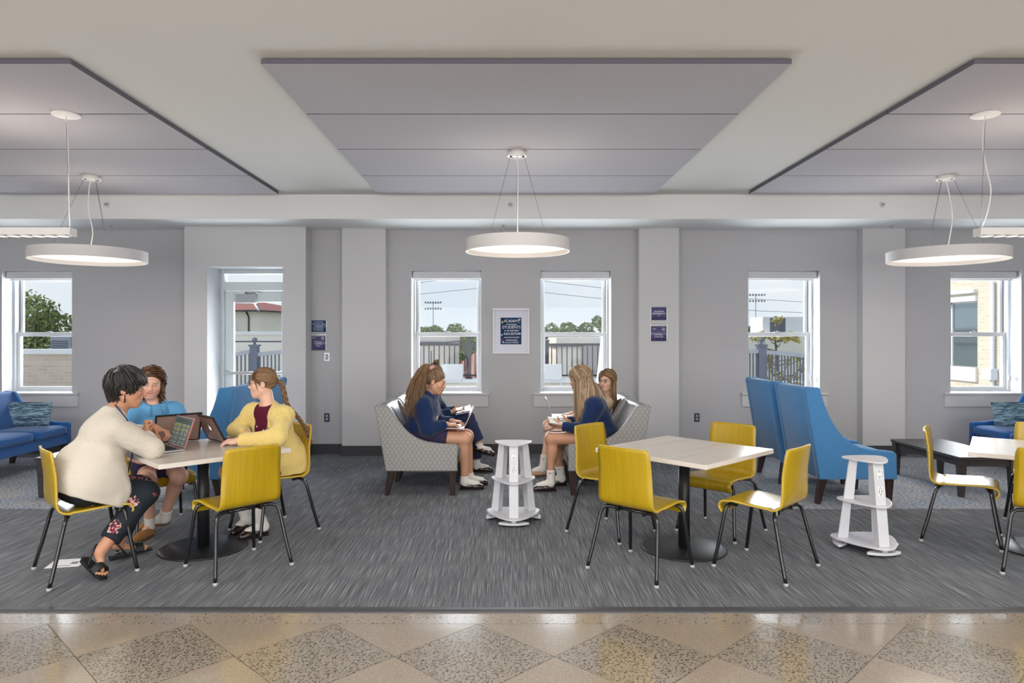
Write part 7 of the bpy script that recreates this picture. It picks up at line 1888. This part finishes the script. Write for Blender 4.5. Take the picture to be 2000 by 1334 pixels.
# ---- 6: navy sweatshirt, long straight hair, seen from behind
hd = Head((.775, 7.02, 1.125), (-.86, .46, -.24), (0, 0, 1), 1.06)
L6 = Person('person in navy sweatshirt with long straight hair, back turned, reading in a grey armchair', Jx(
    hip=(1.02, 7.0, .565), neck=(.875, 7.0, .965), shL=(.905, 6.845, .885), shR=(.87, 7.15, .90), elL=(.80, 6.795, .645), wrL=(.575, 6.87, .655), elR=(.80, 7.20, .67), wrR=(.665, 7.06, .68),
    hpL=(.97, 6.915, .535), hpR=(.97, 7.085, .535), knL=(.475, 6.905, .525), knR=(.50, 7.085, .525), anL=(.47, 6.885, .125), anR=(.60, 7.13, .12), toL=(.28, 6.865, .03), toR=(.42, 7.12, .03)),
    hd, (198, 148, 118), (186, 104, 98), (110, 86, 62), (1.02, 7.0, 0))
L6.body({'L': ((-.95, .15, .05), (.1, .5, .8), 'hold'), 'R': ((-.85, -.45, .05), (.1, -.4, .8), 'hold')}, leg=1.1, heads=(.95, .3, .95)); L6.eyes()
J = L6.J; pr = L6.torso(W=.185, D=.13, hipW=.19, hipD=.15, sh=.072); fw, up, side = L6.fw, L6.up, L6.side
s1, c1 = L6.sleeve('L', .080, .070, .068, .046, .94); s2, c2 = L6.sleeve('R', .080, .070, .068, .046, .94)
L6.garment('sweatshirt', M_navyfl, pr + s1 + s2, c1 + c2 + [('y', J['neck']+up*.03, J['neck']+up*.2, .085), ('p', J['hip']-Vector((0, 0, .04)), (.1, 0, -1))], wr=(.011, 9, (1, 1, .8)), seed=41)
skirt_of(L6, (-1, 0, 0), .42, .112, .096, mat('navy_skirt', (34, 36, 58), .9), 42)
L6.shoe('L', M_loafer, M_solek, (.525, 6.882, 0), (.28, 6.866, 0), name='loafer'); L6.shoe('R', M_loafer, M_solek, (.655, 7.135, 0), (.41, 7.115, 0), name='loafer')
def swoosh(p, c, n, tan):
    B = MB(); u = Vector((0, 0, 1)); pts = [c - tan*.016 + u*.004, c - tan*.013 - u*.005, c - tan*.004 - u*.004, c + tan*.018 + u*.008]
    B.tube(spline([q + n*.001 for q in pts], 12), [.0022, .0034, .0036, .0036, .0034, .003, .0026, .0022, .0018, .0014, .001, .0006], 5); return B
for q in 'LR':
    s_ = L6.sock(q, M_sockw, J['an'+q]-Vector((0, 0, .055)), lerp(J['an'+q], J['kn'+q], .22), .041, J['an'+q]+Vector((-.07, 0, -.07)))
    b_ = swoosh(L6, lerp(J['an'+q], J['kn'+q], .16) + Vector((0, -.0425, 0)), Vector((0, -1, 0)), Vector((1, 0, 0))).build('swoosh', M_slot); b_.parent = s_
mh6 = hair_mat('straight_ash_blonde_hair', (96, 76, 60), (196, 168, 134), .35); L6.link(scalp_cap('hair_cap', hd, mh6, None, .008, .4))
cols = [('c', (J['shL'], J['shR']), .088), ('c', (J['neck']-up*.02, lerp(J['hip'], J['neck'], .4)), .150), ('c', (J['shL'], J['elL']), .092), ('c', (J['shR'], J['elR']), .092), ('c', (J['neck'], hd.c), .06)]
fl = down_from_part(0.0, .95, .35)
L6.hair('hair', grow(hd, roots(900, 61, -.065), (19, 25), .0180, fl, cols, lift=.016, jitter=.010, seed=6, hug=-.01), .0036, mh6)
hm = (hd.w((0, -.05, -.02)), hd.w((0, -.085, -.16))); rs = random.Random(66); rb = []
while len(rb) < 330:
    a = rs.uniform(-.15, math.pi+.15); z = rs.uniform(-.045, .045); rb.append(Vector((.084*math.cos(a), -.030-.094*math.sin(a), z)))
L6.hair('hair', grow(hd, rb, (13, 19), .0175, lambda q, i, r_, rs: None, [('c', hm, .080)] + cols, lift=.008, jitter=.010, seed=67, hug=1.0), .0036, mh6)
L6.garment('hair_mass', mh6, [('e', hd.w((0, -.03, .02)), (.080, .095, .095), np.array(hd.R)), ('c', hd.w((0, -.05, -.02)), hd.w((0, -.085, -.16)), .068, .072, .04)], wr=None, h=.006, colors=lambda v: np.full((len(v), 3), .28))

# ---- 7: beige top, glasses, long hair, looking round
hd = Head((1.160, 7.70, 1.062), (-.62, -.78, -.06), (0.06, 0, 1), 1.0)
G7 = Person('person in a beige top and glasses with long brown hair, looking round by the window', Jx(
    hip=(1.06, 7.80, .565), neck=(1.165, 7.775, .90), shL=(1.15, 7.625, .83), shR=(1.14, 7.925, .83), elL=(1.0, 7.58, .64), wrL=(.79, 7.64, .67), elR=(.97, 7.96, .64), wrR=(.77, 7.86, .67),
    hpL=(1.0, 7.72, .535), hpR=(1.0, 7.88, .535), knL=(.515, 7.67, .53), knR=(.505, 7.91, .535), anL=(.43, 7.63, .125), anR=(.64, 7.78, .12), toL=(.28, 7.60, .03), toR=(.51, 7.74, .03)),
    hd, (230, 184, 160), (200, 108, 108), (110, 80, 58), (1.06, 7.80, 0))
G7.body({'L': ((-.95, .1, -.1), (0, 0, -1), 'type'), 'R': ((-.95, -.1, -.1), (0, 0, -1), 'type')}, heads=(.92, .7, .92)); G7.eyes((-.1, 0), .85); G7.glasses(mat('dark_plum_spectacle_frame', (70, 34, 48), .35))
J = G7.J; pr = G7.torso(W=.15, D=.10, hipW=.165, hipD=.130, sh=.050); fw, up, side = G7.fw, G7.up, G7.side
s1, c1 = G7.sleeve('L', .058, .054, .052, .041, .92); s2, c2 = G7.sleeve('R', .068, .060, .058, .042, .92)
G7.garment('beige_top', M_beige, pr + s1 + s2, c1 + c2 + [('y', J['neck']+up*.02, J['neck']+up*.2, .085)], wr=(.007, 10, (1, 1, .8)), seed=51)
skirt_of(G7, (-1, 0, 0), .5, .108, .092, mat('navy_skirt', (34, 36, 58), .9), 52)
G7.shoe('L', M_beishoe, M_solet, (.475, 7.632, 0), (.235, 7.59, 0), sc=.95, name='moccasin'); G7.shoe('R', M_beishoe, M_solet, (.69, 7.79, 0), (.46, 7.75, 0), sc=.95, name='moccasin')
for q in 'LR':
    s_ = G7.sock(q, M_sockw, J['an'+q]-Vector((0, 0, .055)), lerp(J['an'+q], J['kn'+q], .27), .041, J['an'+q]+Vector((-.07, -.01, -.07)))
    b_ = swoosh(G7, lerp(J['an'+q], J['kn'+q], .18) + Vector((0, -.0425, 0)), Vector((0, -1, 0)), Vector((1, 0, 0))).build('swoosh', M_slot); b_.parent = s_
mh7 = hair_mat('long_honey_brown_hair', (92, 68, 46), (184, 148, 106), .38); G7.link(scalp_cap('hair_cap', hd, mh7, None, .006, .35, back=.008))
cols = [('c', (J['shL'], J['shR']), .070), ('c', (J['neck']-up*.02, lerp(J['hip'], J['neck'], .4)), .125), ('c', (J['shL'], J['elL']), .076), ('c', (J['shR'], J['elR']), .076), ('c', (J['neck'], hd.c), .055)]
G7.hair('hair', grow(hd, roots(620, 71, -.06, back=.006), (18, 24), .0175, down_from_part(-.01, .8, .55), cols, lift=.016, jitter=.035, seed=8, hug=.0), .0040, mh7)

# ------------------------------------------------------------------ laptops, notebooks, tablet
M_alu = mat('silver_aluminium', (198, 200, 204), .35, metal=.8); M_key = mat('black_keys', (26, 26, 28), .5); M_dark = mat('black_rubber_case', (22, 22, 24), .6)
M_red = mat('coral_shell', (186, 92, 84), .45); M_rose = mat('dusty_rose_shell', (176, 128, 122), .45); M_tau = mat('taupe_clear_shell', (150, 122, 112), .3, spec=.6); M_scr = mat('dark_screen_glass', (28, 32, 38), .12, spec=.6)
M_glowlogo = mat('lit_white_logo', (250, 250, 252), .4, emit=((245, 248, 255), .7))
def apple(B, s_, y):
    pts = []
    for k in range(40):
        a = 2*math.pi*k/40; r_ = s_*(1 - .14*math.exp(-((a-math.pi/2)/.35)**2) - .08*math.exp(-((a-3*math.pi/2)/.25)**2)); x, z = r_*math.cos(a)*.92, r_*math.sin(a)
        d = math.hypot(x-s_*1.0, z-s_*.1)
        if d < s_*.42: x, z = s_*1.0 + (x-s_*1.0)*(s_*.42)/max(d, 1e-5), s_*.1 + (z-s_*.1)*(s_*.42)/max(d, 1e-5)
        pts.append((x, z))
    B.prism(pts, y, y+.0006, 'y'); lf = [(s_*.02+s_*.28*u + s_*.10*math.sin(math.pi*u)*sg, s_*1.0 + s_*.42*u - s_*.10*math.sin(math.pi*u)*sg) for sg in (1, -1) for u in (np.linspace(0, 1, 7) if sg > 0 else np.linspace(1, 0, 7)[1:-1])]
    B.prism(lf, y, y+.0006, 'y')
def laptop(label, loc, user, open_deg, w_=.325, d_=.226, shell=None, bumper=None, screen=None, logo=True, tilt=None):
    "loc: middle of the base; user: direction from the base to the user"
    u = nrm((user[0], user[1], 0)); rz = math.atan2(-u.x, u.y) + math.pi
    t = thing('laptop', label, 'laptop', loc, rz); hw, hd_ = w_/2, d_/2          # user on -y, hinge on +y
    if tilt: t.rotation_euler = (tilt, 0, rz)
    B = MB(); B.box((-hw, -hd_, 0.002), (hw, hd_, .0125)); b = B.build('base', shell if shell is M_rose else M_alu, t, bevel=.003)
    B = MB(); B.box((-hw+.002, -hd_+.002, .0122), (hw-.002, hd_-.002, .0134)); B.build('palm_deck', M_alu, b)
    B = MB(); kw = (w_-.05)/14
    for r_ in range(5):
        for k in range(14):
            if r_ == 0 and 3 < k < 9: continue
            x = -hw+.025+k*kw; y = -.012 + r_*.0185; B.box((x+.001, y, .0134), (x+kw-.001, y+.0160, .0146))
    B.box((-hw+.025+4*kw+.001, -.012, .0134), (-hw+.025+9*kw-.001, .004, .0146)); B.build('keys', M_key, tag(b) if False else b)
    B = MB(); B.box((-.05, -hd_+.012, .0134), (.05, -.022, .0138)); B.build('trackpad', mat('grey_trackpad', (176, 178, 182), .3, metal=.6), b)
    lid = bpy.data.objects.new('lid', None); a = R(180-open_deg)
    B = MB(); B.box((-hw, -.0045, .004), (hw, .0045, d_)); lid = B.build('lid', shell or M_alu, t, bevel=.003, loc=(0, hd_-.004, .014), rot=(-(R(open_deg)-math.pi/2), 0, 0))
    B = MB(); B.box((-hw+.0025, -.0056, .008), (hw-.0025, -.0044, d_-.0025)); B.build('screen_bezel', M_alu if bumper is None else M_dark, lid)
    B = MB(); B.box((-hw+.014, -.0062, .022), (hw-.014, -.0055, d_-.012)); sc_ = B.build('screen', M_scr, lid)
    if screen: screen(sc_, hw, d_)
    if bumper:
        B = MB(); e = .009
        B.box((-hw-.004, -.008, d_-e), (hw+.004, .008, d_+.004)); B.box((-hw-.004, -.008, .0), (-hw+e, .008, d_-e)); B.box((hw-e, -.008, .0), (hw+.004, .008, d_-e)); B.box((-hw+e, -.002, .0), (hw-e, .008, e)); B.build('rubber_bumper', bumper, lid, bevel=.004)
    if logo:
        B = MB(); apple(B, .019, .0046); o = B.build('fruit_emblem', M_glowlogo, lid, loc=(0, 0, d_*.52))
    return t
def sheet_screen(o, hw, d_):
    cols = {'page': (74, 84, 80), 'bar': (46, 52, 60), 'hi': (150, 152, 66), 'row': (112, 122, 122), 'pale': (150, 158, 150)}
    def q(n_, x0, x1, z0, z1, c, e=.35):
        B = MB(); B.box((x0, -.0066, z0), (x1, -.0062, z1)); B.build(n_, mat('screen_%s' % c, cols[c], .4, emit=(cols[c], e)), o)
    W = hw-.016; q('page', -W, W, .024, d_-.014, 'page'); H0, H1 = .026, d_-.016
    q('toolbar', -W, W, H1-.026, H1-.012, 'bar'); q('photo_tile', -W*.8, -W*.5, H1-.040, H1-.018, 'row')
    for k in range(13):
        z = H1-.042-k*.0112
        B = MB(); c = 'hi' if k in (1, 4) else ('pale' if k % 3 == 0 else 'row')
        for x0, x1 in ((-.95, -.62), (-.56, -.1+.05*math.sin(k*2)), (0.05, .45+.08*math.sin(k*3)), (.55, .92)): B.box((W*x0, -.0070, z-.0062), (W*x1, -.0066, z))
        B.build('text_row', mat('screen_%s' % c, cols[c], .4, emit=(cols[c], .35)), o)
laptop('open silver laptop with a red shell and a spreadsheet on screen', (-2.495, 4.940, .7405), (-.69, -.72), 109, shell=M_red, screen=sheet_screen, logo=False)
laptop('open laptop in a black bumper case in front of the light blue polo', (-2.605, 5.345, .7405), (-.66, .75), 108, w_=.33, shell=M_tau, bumper=M_dark)
laptop('open laptop in a black bumper case under the hands of the yellow cardigan', (-2.155, 5.375, .7405), (.70, .71), 117, w_=.325, shell=M_tau, bumper=M_dark)
laptop('open pink-shelled laptop on the lap of the person with the pink scrunchie', (-.515, 6.985, .630), (-1, -.05), 116, w_=.31, d_=.215, shell=M_rose, logo=False, tilt=None)
laptop('open dark laptop on the lap of the person in glasses by the window', (.640, 7.76, .645), (1, 0), 108, w_=.31, d_=.215, shell=M_alu, bumper=None, logo=False)
M_paper = mat('white_page', (232, 232, 230), .8)
def notebook(label, loc, rz, tilt, w_=.20, h_=.27):
    t = thing('notebook', label, 'notebook', loc, rz); t.rotation_euler = (tilt[0], tilt[1], rz)
    for s in (-1, 1):
        B = MB(); rows = [[(s*w_*k/8, y, .012*math.sin(math.pi*k/8*.9) + .004*k/8) for k in range(9)] for y in (-h_/2, h_/2)]; B.grid(rows); o = B.build('page_block', M_paper, t, clean=False); sd = o.modifiers.new('pages', 'SOLIDIFY'); sd.thickness = .008; sd.offset = -1
    B = MB(); B.box((-w_-.004, -h_/2-.004, -.010), (w_+.004, h_/2+.004, -.007)); B.build('cover', mat('navy_notebook_cover', (52, 60, 84), .6), t)
notebook('open white notebook in the hands of the person with straight hair', (.545, 6.97, .690), R(90), (R(8), R(-8)), .13, .19)
t = thing('tablet', 'tablet in a pale folio case held by the person with the bun', 'tablet', (-.465, 7.66, .735), R(8)); t.rotation_euler = (R(6), R(-10), R(8))
B = MB(); B.box((-.095, -.13, 0), (.095, .13, .008)); B.build('body', M_dark, t, bevel=.003)
B = MB(); B.box((-.087, -.12, .0078), (.087, .12, .0086)); B.build('screen', M_scr, t)
B = MB(); B.box((-.098, -.134, -.012), (.098, .134, 0)); B.box((.080, -.134, 0), (.098, .134, .020)); B.build('folio_case', mat('pale_blue_folio', (168, 178, 196), .6), t, bevel=.003)
t = thing('pen', 'dark pen held below the open white notebook', 'pen', (.43, 6.86, .612)); B = MB(); B.tube([(-.03, 0, -.006), (.07, .03, .02)], .004, 8); B.build('barrel', M_dark, t); B = MB(); B.tube([(-.03, 0, -.006), (-.04, -.003, -.0086)], [.004, .001], 8); B.build('tip', M_steel, t)
